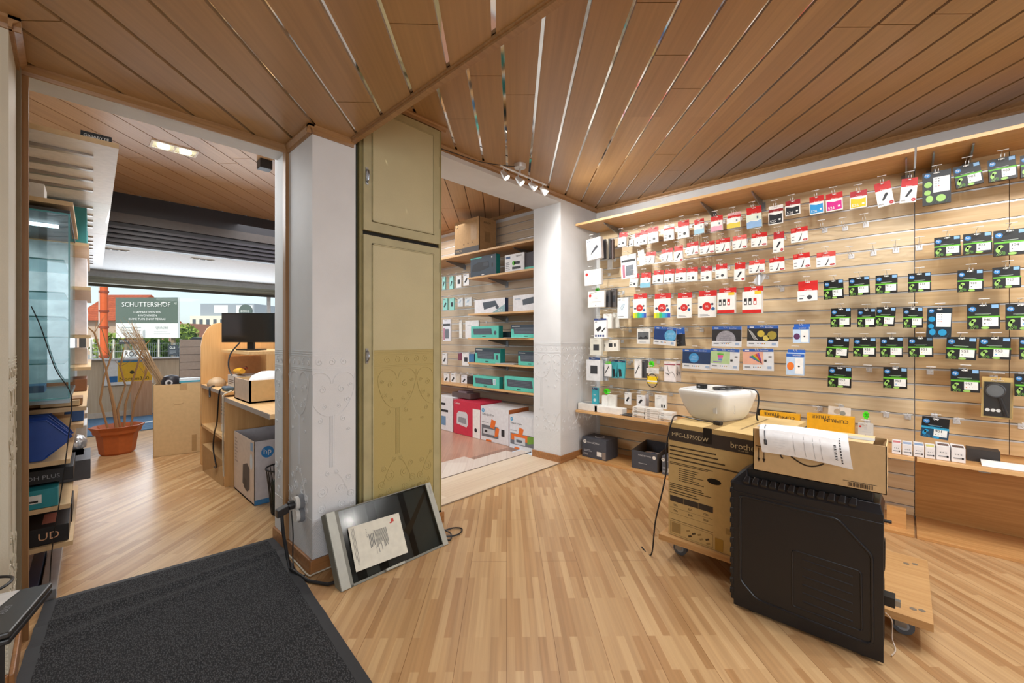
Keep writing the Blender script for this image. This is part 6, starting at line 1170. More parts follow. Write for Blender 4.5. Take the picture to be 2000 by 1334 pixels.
bigbox('small_white_tub', .92, 4.2, .392, 1.0, 4.34, .45, P('#d8d4d2'), 'small white tub on the middle shelf of the low unit', 'tub')
t = empty('brown_paper_bag', (.86, 4.32, 0), 0, 'torn brown cardboard scrap box on the floor under the low shelf unit', 'carton'); m = MB(); m.hexa([(0, -.3, 0), (.35, -.3, 0), (.35, .3, 0), (-.02, .3, 0)], [(.04, -.26, .16), (.35, -.28, .24), (.35, .28, .26), (-.02, .32, .24)], CB2); m.build('scrap_box', t)
# printer carton and bin under the desk
t = empty('printer_carton', (.915, 3.385, .002), 0, 'white open printer carton with blue foot under the counter desk', 'carton')
HW = P('#c9c6cb', .5); m = MB(); m.box(0, 0, 0, .004, .53, .455, P('#cdbcae', .5)); m.box(0, 0, 0, .42, .004, .455, HW); m.box(.416, 0, 0, .42, .53, .44, HW); m.box(0, .526, 0, .42, .53, .455, HW); m.box(0, 0, 0, .42, .53, .01, HW)
F = Fr((0, 0, 0), (1, 0, 0), (0, 0, 1)); m.rect(F, 0, 0, .42, .035, P('#3f7fb5'), .001); m.disc(F, .085, .37, .042, P('#2f7fc1'), .001, 20); m.text(F, 'hp', .085, .345, None, CW, .0016, w=.05, al='C'); m.text(F, 'CO', .16, .36, .022, P('#3c4046'), .001); m.rect(F, .14, .05, .38, .30, P('#aeb0b8'), .001)
F = Fr((0, .53, 0), (0, -1, 0), (0, 0, 1)); m.lines(F, .03, .22, .12, .42, 8, P('#a8968a'), 3); m.rect(F, .44, .38, .50, .44, P('#7f9fc0'), .001); m.pol(F, [(.24, .1), (.36, .06), (.42, .09), (.42, .24), (.36, .27), (.25, .24)], P('#3a3a40'), .001); m.pol(F, [(.27, .08), (.34, .06), (.35, .14), (.28, .15)], P('#22242a'), .0014); m.disc(F, .46, .30, .03, P('#c8d6e2'), .001, 16, ry=.06)
m.build('carton', t)
t = empty('waste_bin', (1.035, 3.13, 0), 0, 'black wire mesh waste bin beside the pillar', 'bin'); m = MB(); n_ = 26
for k in range(n_):
    s = 2 * math.pi * k / n_; m.tube([(.085 * math.cos(s), .085 * math.sin(s), .005), (.115 * math.cos(s + .25), .115 * math.sin(s + .25), .31)], .0022, BLACKP, 4); m.tube([(.085 * math.cos(s), .085 * math.sin(s), .005), (.115 * math.cos(s - .25), .115 * math.sin(s - .25), .31)], .0022, BLACKP, 4)
m.lathe((0, 0, 0), [(.083, 0), (.086, .01)], BLACKP, 20); m.build('mesh_basket', t); m = MB(); m.tube([(.117 * math.cos(2 * math.pi * k / 24), .117 * math.sin(2 * math.pi * k / 24), .31) for k in range(24)], .006, BLACKP, 6, closed=True); m.build('rim', t)
m = MB(); m.lathe((1.035, 3.13, .012), [(.078, 0), (.092, .12), (.085, .2), (.04, .24), (.01, .245)], P('#2c3a2c', .5), 12); tag(m.build('bin_waste', smooth=True), 'dark crumpled waste inside the mesh bin', 'waste')
# tall carton with dried stems
t = empty('tall_carton', (.59, 5.50, 0), R(-13), 'tall open brown carton standing in the shop aisle', 'carton')
m = MB(); w, d, h = .39, .3, .725; m.box(0, 0, 0, w, .005, h, CB); m.box(0, d - .005, 0, w, d, h, CB); m.box(0, 0, 0, .005, d, h, CB); m.box(w - .005, 0, 0, w, d, h, CB); m.box(0, 0, 0, w, d, .005, CB); F = Fr((0, 0, 0), (1, 0, 0), (0, 0, 1)); m.tube([F.p(.20 + .04 * math.cos(s), .53 + .012 * math.sin(s), .0005) for s in [i * math.pi / 8 - math.pi for i in range(9)]] , .0015, P('#8a6a42'), 4); m.rect(F, .21, .66, .27, .725, P('#b59263'), .001); m.rect(F, .31, .02, .35, .19, P('#ab8858'), .001); m.build('carton', t)
rg = random.Random(5)
def twigs(base, tip, n, spread, L, mat, name, label):
    m = MB(); b = Vector(base); e = Vector(tip)
    for k in range(n):
        o_ = Vector((rg.gauss(0, 1), rg.gauss(0, 1), rg.gauss(0, .6))) * spread; bo = Vector((rg.gauss(0, 1), rg.gauss(0, 1), 0)) * .012; mid = (b + e) / 2 + o_ * .25 + bo; m.tube([b + bo, mid, e + o_], [.0035, .003, .0012], mat, 4)
        for q in range(3): p = mid.lerp(e + o_, rg.uniform(.2, .95)); m.tube([p, p + (e - b).normalized() * rg.uniform(.03, .08) + Vector((rg.gauss(0, .02), rg.gauss(0, .02), 0))], .0009, mat, 3)
    o = m.build(name); return tag(o, label, 'dried plant')
twigs((.80, 5.62, .45), (.42, 5.75, 1.30), 46, .055, .3, P('#a88a66', .7), 'dried_reeds', 'bundle of dried reeds leaning out of the tall carton')
for i, (x, y, z, r, c) in enumerate(((.72, 5.6, .74, .06, '#2a2830'), (.79, 5.56, .76, .055, '#33261f'), (.71, 5.53, .70, .04, '#20242c'))):
    pass
t = empty('round_gadget', (.745, 5.58, .74), 0, 'dark round gadget lying in the top of the tall carton', 'gadget'); m = MB(); m.lathe((0, 0, -.08), [(.03, 0), (.075, .03), (.085, .09), (.06, .14), (.015, .155)], P('#25242b', .4), 16); m.build('gadget_body', t, smooth=True); m = MB(); m.tube([(-.03, -.06, .0), (-.03, -.085, 0)], .03, P('#c9c9cc'), 14); m.tube([(-.03, -.085, 0), (-.03, -.09, 0)], .016, INK, 12); m.build('round_eye', t, smooth=True)
m = MB(); m.box(.80, 5.5, .73, 1.2, 5.62, .775, P('#dfe9f0')); m.box(.80, 5.498, .735, 1.2, 5.5, .75, P('#3f9fb5')); o = m.build('flat_white_carton'); tag(o, 'flat white and blue carton lying across the tall carton', 'carton')
# planter with bare branches
t = empty('planter', (.36, 5.98, 0), 0, 'terracotta coloured planter with bare branches on the aisle floor', 'planter'); TC = P('#b5602f', .5); m = MB(); m.lathe((0, 0, 0), [(.155, 0), (.175, .02), (.205, .2), (.235, .22), (.24, .25), (.275, .29), (.26, .292), (.22, .25), (.2, .24)], TC, 8, sx=.8, sy=.7); m.build('pot', t)
m = MB(); m.lathe((0, 0, .2), [(.2, 0), (.2, .035)], P('#4a3a2c', .9), 8, sx=.78, sy=.68); m.build('soil', t)
for i, pts in enumerate([[(0, 0, .2), (-.03, 0, .5), (-.09, 0, .9), (-.17, 0, 1.25), (-.25, .02, 1.35)], [(.05, 0, .2), (.06, 0, .5), (.13, 0, .8), (.20, 0, 1.1), (.26, 0, 1.18)], [(-.06, 0, .2), (-.13, 0, .55), (-.1, 0, .8), (-.05, 0, 1.0), (-.12, 0, 1.3)], [(.1, .02, .2), (.13, 0, .5), (.22, 0, .8), (.25, 0, .95)], [(.03, 0, .2), (.0, 0, .45), (.06, 0, .7), (.02, 0, .9), (.05, 0, 1.1)]]):
    m = MB(); m.tube(pts, [.016 if i == 0 else .01] * 2 + [.008] * (len(pts) - 3) + [.003], P('#a07a52', .7), 6)
    for k in range(3): p = Vector(pts[-2]); m.tube([p, p + Vector((rg.uniform(-.1, .1), 0, rg.uniform(.05, .2)))], [.004, .0015], P('#a07a52', .7), 4)
    m.build('branch', t, smooth=True)
# window-side pieces
m = MB(); m.box(-.9, 7.2, .001, 1.6, 8.7, .012, P('#4f6f8c', .9, var=.2, sc_=14)); m.pol(Fr((-.9, 7.2, .012), (1, 0, 0), (0, 1, 0)), [(1.4, .4), (2.3, .9), (2.3, 1.0), (1.4, .5)], P('#cfd6da'), .001); tag(m.build('blue_rug'), 'blue grey rug by the shop window wall', 'rug')
pa, pb = onY(203, 703, 8.74), onY(300, 748, 8.74); pw, ph = pb.x - pa.x, pa.z - pb.z
t = empty('window_poster', (pa.x, 8.74, pb.z), 0, 'white-framed yellow poster on the low wall under the shop window', 'poster'); m = MB(); m.box(0, 0, 0, pw, .02, ph, P('#e9e9e6')); F = Fr((0, 0, 0), (1, 0, 0), (0, 0, 1))
m.rect(F, pw * .27, ph * .12, pw * .97, ph * .88, P('#e6b52c'), .001); m.rect(F, pw * .27, ph * .88, pw * .97, ph * .95, P('#3f7fa8'), .001); m.rect(F, pw * .1, ph * .12, pw * .26, ph * .35, P('#2f6fa8'), .001); m.text(F, 'Norton360', pw * .30, ph * .16, None, P('#3a3418'), .002, w=pw * .6); m.disc(F, pw * .55, ph * .48, ph * .07, P('#3a3418'), .002); m.build('poster_board', t)
pa, pb = onY(256, 745, 8.5), onY(297, 745, 8.5)
bigbox('wood_board', pa.x, 8.48, 0, pb.x, 8.5, pa.z, WOOD('#cfa27e', '#bd8c66', .5, axis='Z'), 'reddish wooden board standing under the poster', 'board')
pa = onY(351, 664, 7.1)
t = empty('display_gondola', (pa.x, 7.1, 0), 0, 'grey slatted display stand before the shop window', 'display stand'); m = MB()
for k in range(11): m.box(0, 0, .05 + k * .103, .9, .03, .05 + k * .103 + .097, P('#a69a90', .5))
m.box(0, .01, 0, .9, .03, 1.18, P('#6f6862')); m.build('slat_panel', t)
for (x, z) in ((.3, 1.0), (.36, .62)): m = MB(); m.box(x, -.15, z, x + .35, 0, z + .004, WHITE); m.box(x, -.15, z, x + .35, -.146, z + .1, WHITE); m.box(x, -.15, z, x + .004, 0, z + .1, WHITE); m.build('tray', t)

# ---- left shelving behind the left doorway
def LS(px, py, Y): return onY(px, py, Y)
SW = P('#d5b68b', .5); RX = -.62
yaw = R(-1.7)
t = empty('left_shelving', (0.02, 3.0, 0), yaw, 'beech wall shelving with glass cabinet bay behind the left doorway', 'shelving')
def lshelf(x1, y0, y1, z, th=.022):
    m = MB(); m.box(-.42, y0, z - th, x1, y1, z, SW); m.build('shelf_board', t)
for x1, y0, y1, z in ((.0, 0, 1.1, .20), (-.01, .0, 1.1, .385), (-.01, .0, 1.1, .605), (.045, .2, 1.6, .835), (.03, .5, 2.2, .70), (.03, .6, 2.4, .50), (.0, .02, 1.0, 1.875), (.05, 1.1, 2.6, 1.85), (.06, 1.1, 2.6, 1.55), (.06, 1.1, 2.6, 1.22), (.06, 1.1, 2.6, 1.0)): lshelf(x1, y0, y1, z)
m = MB(); m.box(-.45, 0, 0, -.42, 3.2, 2.1, P('#cfc4b4')); m.build('back_wall_panel', t)
m = MB(); m.box(-.10, -.15, 0, -.05, .48, .045, P('#b9bfc6', .35, .8)); m.box(-.15, -.15, 0, -.11, .48, .06, P('#27304a', .4)); m.build('base_rail', t)
t2 = empty('glass_cabinet', (0.02, 3.02, .90), yaw, 'glass showcase cabinet with glass shelves in the left shelving', 'cabinet'); GG = GLASS('#e6f3f5', .05); GE = P('#4f9fa8', .2)
for (a, b_, c, d_, e, f_) in ((-.42, 0, 0, -.012, .004, .915), (-.016, 0, 0, -.012, .9, .915)):
    m = MB(); m.box(a, b_, c, d_, e, f_, GG); m.build('glass_pane', t2)
m = MB(); m.box(-.016, -.002, 0, -.010, .002, .915, GE); m.box(-.42, -.002, .0, -.012, .002, .006, GE); m.box(-.42, -.002, .908, -.012, .002, .915, GE); m.build('glass_edge', t2)
for z in (.17, .30, .40, .52, .68): m = MB(); m.box(-.42, .02, z, -.03, .6, z + .006, GLASS('#dff0f2', .08)); m.box(-.42, .018, z, -.03, .02, z + .006, GE); m.build('glass_shelf', t2)
m = MB(); m.box(-.42, 0, .915, -.01, .9, .93, P('#3a3a3c')); m.box(-.42, -.01, -.02, -.01, .9, -.005, P('#7f8a90', .3, .6)); m.cyl((-.16, -.02, .02), (-.16, .01, .02), .014, STEEL, 12); m.cyl((-.16, -.02, .86), (-.16, .01, .86), .012, STEEL, 12); m.build('frame', t2)
m = MB(); m.box(-.41, .85, .02, -.02, .86, .9, P('#e6f1f6', .4, var=.3, sc_=12)); m.build('rear_pane', t2)
m = MB(); m.box(-.40, .3, .895, -.06, .34, .908, EMIT('#f4faff', 3)); m.build('fill_strip', t2); light('cabinet_fill_light', 'AREA', (-.2, 3.34, 1.79), 3.0, (.93, .97, 1), .3, .4, rot=(0, 0, 0))  # glowing strip and area light added to brighten the cabinet
m = MB(); m.box(-.415, .01, .01, -.410, .85, .9, P('#e3eef2', .4, var=.2, sc_=12)); m.build('side_pane', t2)
yb = lambda x, y, z: (x + .02, y + 3.0, z)
def onsh(name, x0, y0, z0, x1, y1, z1, c, label, cat='box', art=None, rough=.5):
    m = MB(); m.M = Matrix.Translation((.02, 3.0, 0)) @ Matrix.Rotation(yaw, 4, 'Z'); m.box(x0, y0, z0, x1, y1, z1, P(c, rough) if isinstance(c, str) else c)
    if art: art(m, Fr((x0, y0, z0), (1, 0, 0), (0, 0, 1)), x1 - x0, z1 - z0, Fr((x0, y0, z1), (1, 0, 0), (0, 1, 0)), y1 - y0)
    return tag(m.build(name, bevel=.002), label, cat)
def a_ud(m, F, w, h, Ft, d): m.text(F, 'UD', w * .74, h * .28, h * .42, P('#e0b08a'), .001); m.text(F, 'Z790', w * .3, h * .2, h * .3, P('#c96a3a'), .001); m.rect(F, w * .5, h * .3, w * .66, h * .6, P('#3f6f9f'), .001); m.rect(Ft, w * .76, d * .2, w * .88, d * .8, P('#b06a5a'), .001); m.rect(Ft, w * .2, d * .2, w * .6, d * .6, P('#4a2c20'), .001)
onsh('motherboard_carton', -.40, .02, .202, -.015, .30, .285, '#1d1b1e', 'black carton with orange UD lettering on the lowest left shelf', 'carton', a_ud)
onsh('motherboard_carton', -.40, .30, .202, -.01, .58, .30, '#17171a', 'black carton behind the UD carton on the lowest left shelf', 'carton')
onsh('teal_carton', -.24, -.0, .387, -.05, .12, .475, '#2b8f9a', 'teal carton with white label on the second left shelf', 'carton', lambda m, F, w, h, Ft, d: (m.rect(F, w * .3, h * .3, w * .72, h * .75, CW, .001), m.rect(F, w * .35, h * .36, w * .66, h * .46, INK, .0015)))
onsh('msi_carton', -.40, .12, .387, -.06, .4, .47, '#1b1b1f', 'black carton behind the teal carton on the second left shelf', 'carton', lambda m, F, w, h, Ft, d: m.text(F, 'MSI', w * .35, h * .3, h * .4, P('#c9c9cc'), .001))
onsh('msi_carton', -.40, .06, .49, .0, .42, .555, '#202024', 'black flat carton with pale lettering under the blue bins', 'carton', lambda m, F, w, h, Ft, d: m.text(F, 'MAG PRO VDH PLUS', w * .25, h * .3, h * .3, P('#8f9096'), .001))
onsh('grey_carton', -.1, .44, .387, .06, .8, .50, '#54565c', 'dark grey carton behind the black cartons on the second left shelf', 'carton')
for k in range(2):
    m = MB(); m.M = Matrix.Translation((.02, 3.0, 0)) @ Matrix.Rotation(yaw, 4, 'Z'); y0 = .03 + k * .13; z0 = .607; B_ = P(('#1f4aa0', '#274f9f')[k], .4); x0 = -.40 + k * .0; zt = .80 + .01 * k
    prof = [(x0, z0), (-.10, z0), (-.09, z0 + .02), (-.015 + .012 * k, z0 + .08), (-.02, z0 + .11), (-.09, zt), (x0, zt)]
    for yy in (y0, y0 + .115): m.prism([(a, yy, z) for a, z in prof], (0, .004, 0), B_)
    m.box(x0, y0, z0, -.1, y0 + .115, z0 + .004, B_); m.prism([(-.1, y0, z0), (-.015, y0, z0 + .08), (-.018, y0, z0 + .084), (-.103, y0, z0 + .004)], (0, .115, 0), B_); m.tube([(a, y0 - .002, z) for a, z in prof[4:]], .004, B_, 5)
    tag(m.build('storage_bin', bevel=.002), ('front', 'rear')[k] + ' blue plastic storage bin on the third left shelf', 'storage bin', 'blue storage bins')
onsh('long_carton', -.30, .25, .84, .03, .42, .875, '#9a7248', 'flat brown box under the glass cabinet', 'box')
onsh('cream_box', -.12, .22, .84, .02, .3, .868, '#d9bd92', 'cream flat box under the glass cabinet, right end', 'box')
onsh('cream_box', -.22, .45, .705, -.02, .6, .75, '#d8b98a', 'tan box above the blue bins', 'box')
onsh('white_box', -.42, .04, .80, -.33, .16, .85, '#d9d7d3', 'small white box on top of the blue bins', 'box')
onsh('blue_carton', -.05, .62, .702, .03, .9, .80, '#2f5a9a', 'blue carton on the fourth left shelf', 'carton')
onsh('white_router', -.28, .10, 1.877, -.10, .26, 1.96, '#e4e0da', 'white rounded router box on top of the left shelving', 'router')
onsh('black_box', -.42, .12, 1.877, -.30, .3, 1.965, '#24211f', 'black box beside the white router on top of the left shelving', 'box')
onsh('yellow_pack', -.41, .05, 1.08 + .0, -.19, .2, 1.115, '#d9ae22', 'yellow pack lying on a glass shelf of the cabinet', 'pack', lambda m, F, w, h, Ft, d: m.text(F, 'Kingston', w * .3, h * .35, h * .3, INK, .001))
onsh('black_gadget', -.41, .1, 1.587, -.18, .25, 1.63, '#2b2c30', 'black device on the upper glass shelf of the cabinet', 'device')
onsh('white_pack', -.40, .1, 1.21, -.28, .22, 1.27, '#c9d3da', 'pale pack on a middle glass shelf', 'pack')
onsh('blue_pack', -.40, .1, .93, -.1, .25, .965, '#3f6f9f', 'blue pack at the foot of the glass cabinet', 'pack')
k = 0
for (y, z, h, c, lb) in ((1.15, 1.852, .25, '#2f7f82', 'tall teal book standing on the upper left shelf'), (1.75, 1.852, .20, '#3a8a90', 'second teal book standing further along the upper left shelf'), (1.3, 1.552, .22, '#e0dce0', 'pale carton on the middle far left shelf'), (1.9, 1.552, .22, '#d6cfc8', 'beige carton further on the middle far left shelf'), (1.2, 1.222, .24, '#dcd6dc', 'pale carton on the lower far left shelf'), (1.8, 1.222, .20, '#cfc0b4', 'tan carton on the lower far left shelf'), (1.1, .502, .1, '#c9ccd0', 'grey carton on a low far left shelf'), (1.6, .502, .12, '#b9b0a8', 'taupe carton on a low far left shelf'), (1.3, .702, .11, '#54657a', 'slate carton on the fourth left shelf'), (1.5, 1.002, .12, '#d5cdc6', 'cream carton on the shelf below the far left cartons'), (1.1, .837, .08, '#8a5a3a', 'brown carton at the far end of the long left shelf')):
    onsh('shelf_carton', -.25, y, z, .04, y + .35, z + h, c, lb, 'carton')
m = MB(); m.lathe((.03, 3.75, .50), [(.02, 0), (.055, .02), (.06, .06), (.04, .09), (.01, .1)], P('#c9cdd2', .1, .6), 12); tag(m.build('foil_pack', smooth=True), 'crumpled shiny foil pack at the left shelf edge', 'pack')
cable('thin_black_cord', [LS(61, 598, 2.98), LS(80, 640, 2.98), LS(108, 720, 2.975), LS(139, 773, 2.97), LS(134, 850, 2.97), LS(121, 950, 2.97), LS(108, 1030, 2.97), LS(100, 1090, 2.97), LS(96, 1170, 2.95)], .0022, BLACKP, 'thin black cord hanging down in front of the left shelving')
# canopy with slots above the shelving
t = empty('slotted_canopy', (.178, 2.88, 2.15), yaw, 'white slotted canopy board hanging above the left shelving', 'canopy')
CANW = P('#e6e0db', .35)
for k in range(4):
    m = MB(); m.box(-1.0, k * 1.25, 0, 0, 1.245 + k * 1.25, .022, CANW)
    if k == 0: m.box(-1.0, -.003, -.001, 0, 0, .023, SW)
    m.build('canopy_board', t)
    for q in (.19, .45, .68, .92):
        m = MB(); yy = q + k * 1.25; m.hexa([(-1.0, yy, -.05), (-.09, yy, -.008), (-.09, yy + .035, -.008), (-1.0, yy + .035, -.05)], [(-1.0, yy, -.0005), (-.09, yy, -.0005), (-.09, yy + .035, -.0005), (-1.0, yy + .035, -.0005)], P('#a59d94', .3, .5)); m.build('support_arm', t)
m = MB(); m.box(.045, 2.93, 2.173, .155, 3.05, 2.215, BLACKP); m.text(Fr((.045, 2.93, 2.173), (1, 0, 0), (0, 0, 1)), 'GIGABYTE', .01, .016, None, CW, .001, w=.09); tag(m.build('black_sign_box'), 'black box with white letters on top of the canopy', 'box')
for y in (3.5, 5.6): m = MB(); m.box(-.3, y, 2.173, -.28, y + .02, CS, STEEL); tag(m.build('canopy_hanger'), '%s metal hanger of the slotted canopy' % ('near' if y < 4.5 else 'far'), 'hanger')
# ceiling fittings of the sales room
p = onZ(341, 290, CS)
t = empty('recessed_spotlight', (p.x, p.y, CS - .002), R(0), 'square double recessed spotlight in the sales room ceiling', 'ceiling light')
m = MB(); 
for q in ((-.155, -.085, .155, -.07), (-.155, .07, .155, .085), (-.155, -.07, -.14, .07), (.14, -.07, .155, .07), (-.006, -.07, .006, .07)): m.box(q[0], q[1], -.006, q[2], q[3], .004, WHITE)
m.build('frame', t); GOLD = P('#b9a878', .25, .8)
for x in (-.073, .073): m = MB(); m.box(x - .066, -.069, -.001, x + .066, .069, .001, GOLD); h = m.build('reflector', t); m = MB(); m.lathe((x, .0, -.012), [(.04, 0), (.04, .010)], EMIT('#fff3d8', 18), 16); m.build('bulb', h)
light('recessed_lamp', 'SPOT', (p.x, p.y, CS - .04), 20, WARM, .05, aim=(p.x, p.y, 0), angle=R(120))
p = onZ(517, 314, CS); m = MB(); m.box(p.x - .05, p.y - .05, CS - .08, p.x + .05, p.y + .05, CS - .001, BLACKP); tag(m.build('ceiling_sensor', bevel=.006), 'small black speaker at the ceiling by the doorway header', 'speaker')
for (px, py) in ((225, 487), (396, 506)):
    p = onZ(px, py, 2.2); m = MB(); m.box(p.x - .12, p.y - .03, 2.192, p.x + .12, p.y + .03, 2.1995, P('#c9c9c4')); 
    for k in (-.07, 0, .07): m.box(p.x + k - .025, p.y - .02, 2.188, p.x + k + .025, p.y + .02, 2.192, P('#3a3836'))
    tag(m.build('recessed_strip_light'), '%s recessed light fitting in the white window soffit' % ('left' if px < 300 else 'middle'), 'ceiling light')

# ================================================================== OUTSIDE
def outbox(name, px0, py0, px1, py1, d, dep, mm, label, cat, art=None, kind=None, zfoot=None):
    """thing whose front face spans the outline at distance d along the view; stands square to the street"""
    c = onD((px0 + px1) / 2, HOR, d); w = (px1 - px0) / FPX * d; z1 = EYE + (HOR - py0) / FPX * d; z0 = EYE + (HOR - py1) / FPX * d if zfoot is None else zfoot
    t = empty(name, (c.x, c.y, 0), R(0), label, cat); ang = TH - R(90); t.rotation_euler = (0, 0, ang)
    m = MB(); m.box(-w / 2, 0, z0, w / 2, dep, z1, mm); F = Fr((-w / 2, 0, z0), (1, 0, 0), (0, 0, 1))
    if art: art(m, F, w, z1 - z0, t)
    m.build('body', t); return t
m = MB(); m.box(-60, 9.2, -.25, 60, 200, -.15, P('#9c9a94', .9, var=.15, sc_=2)); struct(m, 'floor_street')
GRN = P('#5d6a60', .5)
def a_bill(m, F, w, h, t):
    m.rect(F, 0, h * .37, w, h, GRN, .01); m.text(F, 'SCHUTTERSHOF', w * .11, h * .77, None, CW, .03, w=w * .78); m.text(F, '14 APPARTEMENTEN', w * .29, h * .61, None, CW, .03, w=w * .45); m.text(F, '4 WONINGEN', w * .37, h * .53, None, CW, .03, w=w * .3); m.text(F, 'RUIME TUIN EN/OF TERRAS', w * .22, h * .44, None, CW, .03, w=w * .59)
    m.text(F, 'QUADES', w * .65, h * .22, None, GREY, .03, w=w * .2); m.lines(F, w * .1, h * .08, w * .42, h * .3, 3, GREY, 2, .02, .12); m.lines(F, w * .62, h * .08, w * .95, h * .18, 2, GREY, 3, .02, .12)
b = outbox('billboard', 226, 581, 347.5, 660, 16, .1, P('#e9e9e4'), 'large green and white billboard reading SCHUTTERSHOF outside', 'billboard', a_bill)
for x in (-.9, .9): m = MB(); m.box(x - .05, .1, -.15, x + .05, .2, 2.6, P('#8d7a5c')); m.build('post', b)
c = onD(203, HOR, 13); m = MB(); m.cyl((c.x, c.y, -.15), (c.x, c.y, 3.9), .095, P('#cf5a26', .5), 14)
for z in (.6, 1.5, 2.0, 2.6, 3.0): m.cyl((c.x, c.y, z), (c.x, c.y, z + .06), .12, P('#8f3b1c'), 14)
tag(m.build('orange_pole', smooth=True), 'thick orange red pole outside the shop window', 'pole')
c = onD(196, HOR, 13.4); m = MB(); m.cyl((c.x, c.y, -.15), (c.x, c.y, 3.9), .045, P('#cfcac2'), 10); tag(m.build('white_pole'), 'thin white pole just left of the orange pole', 'pole')
def a_brick(m, F, w, h, t):
    for k in range(3): m.rect(F, w * (.02 + .28 * k), h * .05, w * (.22 + .28 * k), h * .85, P('#e4dcd0'), .03)
bk = BRICKY('red_bricks', '#b5623c', '#a5522f', '#b9a08c', 0, .4, .12, .8, .01, .2)
def a_house(m, F, w, h, t):
    r = MB(); r.prism([(-w / 2 - .3, -.5, h - .2), (-w / 2 - .3, 6.5, h - .2), (-w / 2 - .3, 3, h + 2.2)], (w + .6, 0, 0), BRICKY('roof_tiles', '#b5552f', '#a34a28', '#7c3820', 0, .4, .3, .8, .02, .1)); r.build('roof', t)
    for k in range(4): m.rect(F, w * (.08 + .24 * k), h * .1, w * (.2 + .24 * k), h * .5, P('#e6e0d4'), .02)
outbox('brick_house', 150, 625, 227, 668, 34, 6, bk, 'red brick house with tiled roof left of the billboard', 'house', a_house, zfoot=-.15)
def a_apt(m, F, w, h, t):
    for i in range(9):
        for j in range(3): p = MB(); p.rect(F, w * (.04 + .105 * i), h * (.08 + .3 * j), w * (.09 + .105 * i), h * (.28 + .3 * j), P('#5a5f66'), .05); p.build('window', t)
    p = MB(); p.box(-w / 2 + 1.5, 1, h - .15, w / 2 - 1, 9, h + 2.6, P('#9aa0a8')); p.build('upper_storey', t)
    p = MB(); p.rect(Fr((-w / 2 + 1.5, 1, h), (1, 0, 0), (0, 0, 1)), 3, .6, 6, 2.2, WHITE, .05); p.rect(Fr((-w / 2 + 1.5, 1, h), (1, 0, 0), (0, 0, 1)), w * .55, .6, w * .8, 2.2, WHITE, .05); p.build('dormer', t)
outbox('apartment_block', 371, 617, 500, 668, 90, 10, P('#e4dfc8'), 'cream apartment block with grey top storey in the distance', 'building', a_apt, zfoot=-.15)
outbox('low_house', 346, 632, 369, 668, 75, 8, P('#a5705a'), 'small reddish house between billboard and apartment block', 'house', None, zfoot=-.15)
c = onD(479, 607, 40); m = MB(); fw = Vector((FW[0], FW[1], 0)); m.cyl(c, c + fw * .15, .62, P('#5c6862'), 24); F = Fr(c - fw * .01, (RT[0], RT[1], 0), (0, 0, 1)); m.text(F, 'BORG', 0, -.15, None, CW, .03, w=.8, al='C'); m.cyl(Vector((c.x, c.y, -.15)) + fw * .2, Vector((c.x, c.y, c.z)) + fw * .2, .06, P('#5c6862'), 8); tag(m.build('round_sign'), 'round dark green sign with white letters above the monitor', 'sign')
def bush(name, px, py, d, r, label, seed, c='#6f8a3a', n=420, sx=1.0):
    rg = random.Random(seed); m = MB(); o = onD(px, HOR, d); mm = P(c, .8, var=.35, sc_=6); z0 = -.15
    for k in range(n):
        a, b_, q = rg.uniform(0, 6.28), rg.uniform(-1, 1), rg.uniform(.7, 1); s = math.sqrt(1 - b_ * b_); p = Vector((o.x + r * sx * q * s * math.cos(a), o.y + r * sx * q * s * math.sin(a), z0 + r * (1 + b_ * q))); e = Vector((rg.gauss(0, 1), rg.gauss(0, 1), rg.gauss(0, 1))).normalized(); f_ = e.orthogonal().normalized(); L = r * .16
        m.quad(p - e * L, p + f_ * L * .6, p + e * L, p - f_ * L * .6, mm)
    t = empty(name, (0, 0, 0), 0, label, 'bush'); m.build('foliage', t); m = MB(); m.lathe((o.x, o.y, z0), [(r * .2 * sx, 0), (r * .75 * sx, r * .5), (r * .8 * sx, r), (r * .5 * sx, r * 1.5), (r * .05, r * 1.75)], P('#3f5228', .9), 12); m.build('branches', t)
bush('hedge_bush', 240, 690, 19, .85, 'left green bush behind the building site fence', 3, '#7c8f3f', sx=1.3); bush('hedge_bush', 305, 690, 17.5, .75, 'green bush behind the fence under the billboard', 4, sx=1.2); bush('hedge_bush', 270, 690, 22, .8, 'middle yellow-green bush behind the fence', 5, '#8f8f3a', sx=1.5); bush('far_tree', 363, 640, 60, 1.7, 'small tree between the billboard and the apartment block', 6, '#7f9440', 300)
t = empty('site_fence', (0, 0, 0), 0, 'wire building site fence across the street', 'fence'); rr_ = [onD(px, HOR, 15 + (px - 178) * .006) for px in range(178, 400, 4)]
m = MB()
for p in rr_: m.cyl((p.x, p.y, -.15), (p.x, p.y, 1.0), .008, STEEL, 4)
for z in (-.1, .3, .7, 1.0): m.tube([(p.x, p.y, z) for p in rr_], .014, STEEL, 4)
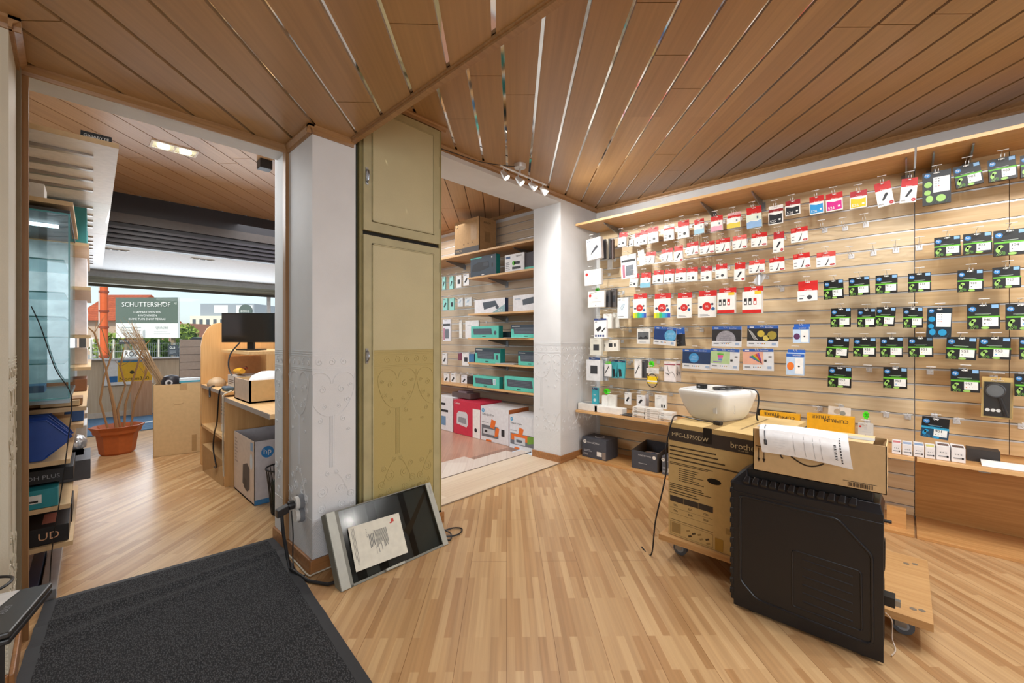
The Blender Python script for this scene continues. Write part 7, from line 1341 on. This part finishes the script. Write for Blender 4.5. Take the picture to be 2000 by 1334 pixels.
m.build('mesh_panel', t)
for k in range(0, len(rr_), 11): m = MB(); m.cyl((rr_[k].x, rr_[k].y, -.15), (rr_[k].x, rr_[k].y, 1.15), .03, P('#c9c4ba'), 8); m.build('post', t)
outbox('fence_banner', 232, 663, 283, 672, 14.8, .01, P('#3a3a3c'), 'dark banner with white lettering on the site fence', 'banner', lambda m, F, w, h, t: m.text(F, 'www.reynders.org', w * .05, h * .3, None, CW, .01, w=w * .9))
outbox('fence_banner', 240, 684, 292, 698, 14.6, .01, P('#e9e7e2'), 'white banner reading RO in black outline on the fence', 'banner', lambda m, F, w, h, t: m.text(F, 'ROXX', w * .08, h * .15, h * .7, P('#3f4246'), .01))
outbox('info_board', 329, 674, 347, 694, 14.8, .04, P('#3c4148'), 'small dark information board at the right end of the fence', 'board', lambda m, F, w, h, t: (m.text(F, 'GLB', w * .15, h * .65, h * .22, CW, .01), m.lines(F, w * .15, h * .15, w * .85, h * .5, 3, GREY, 2, .01)))
for nm in ('info_board', 'fence_banner.001', 'fence_banner'):
    o = bpy.data.objects.get(nm); m = MB(); m.box(-.03, .05, -.15, .03, .09, 1.0, P('#8d8a84')); m.build('post', o)
t = empty('parked_car', (0, 0, 0), 0, 'dark parked car partly hidden behind the display stand', 'car'); c = onD(384, HOR, 17); ang = TH - R(90); t.location = (c.x, c.y, -.15); t.rotation_euler = (0, 0, ang); m = MB(); m.prism([(-.9, 0, .3), (2.2, 0, .3), (2.2, 0, .8), (1.6, 0, .95), (1.1, 0, 1.35), (-.2, 0, 1.38), (-.75, 0, .95), (-.9, 0, .8)], (0, 1.6, 0), P('#2f3338', .25)); m.build('car_body', t, bevel=.05)
for x in (-.35, 1.5): m = MB(); m.cyl((x, -.03, .3), (x, .18, .3), .31, BLACKP, 18); m.build('wheel', t)
for yc, zt, dx, lb in HK:
    w_ = ('hook for the ' + lb).replace(' with ', ', ').split()[:16]; hook_at((XW - .02, yc, zt - .013), dx + .05, ' '.join(w_).rstrip(','))
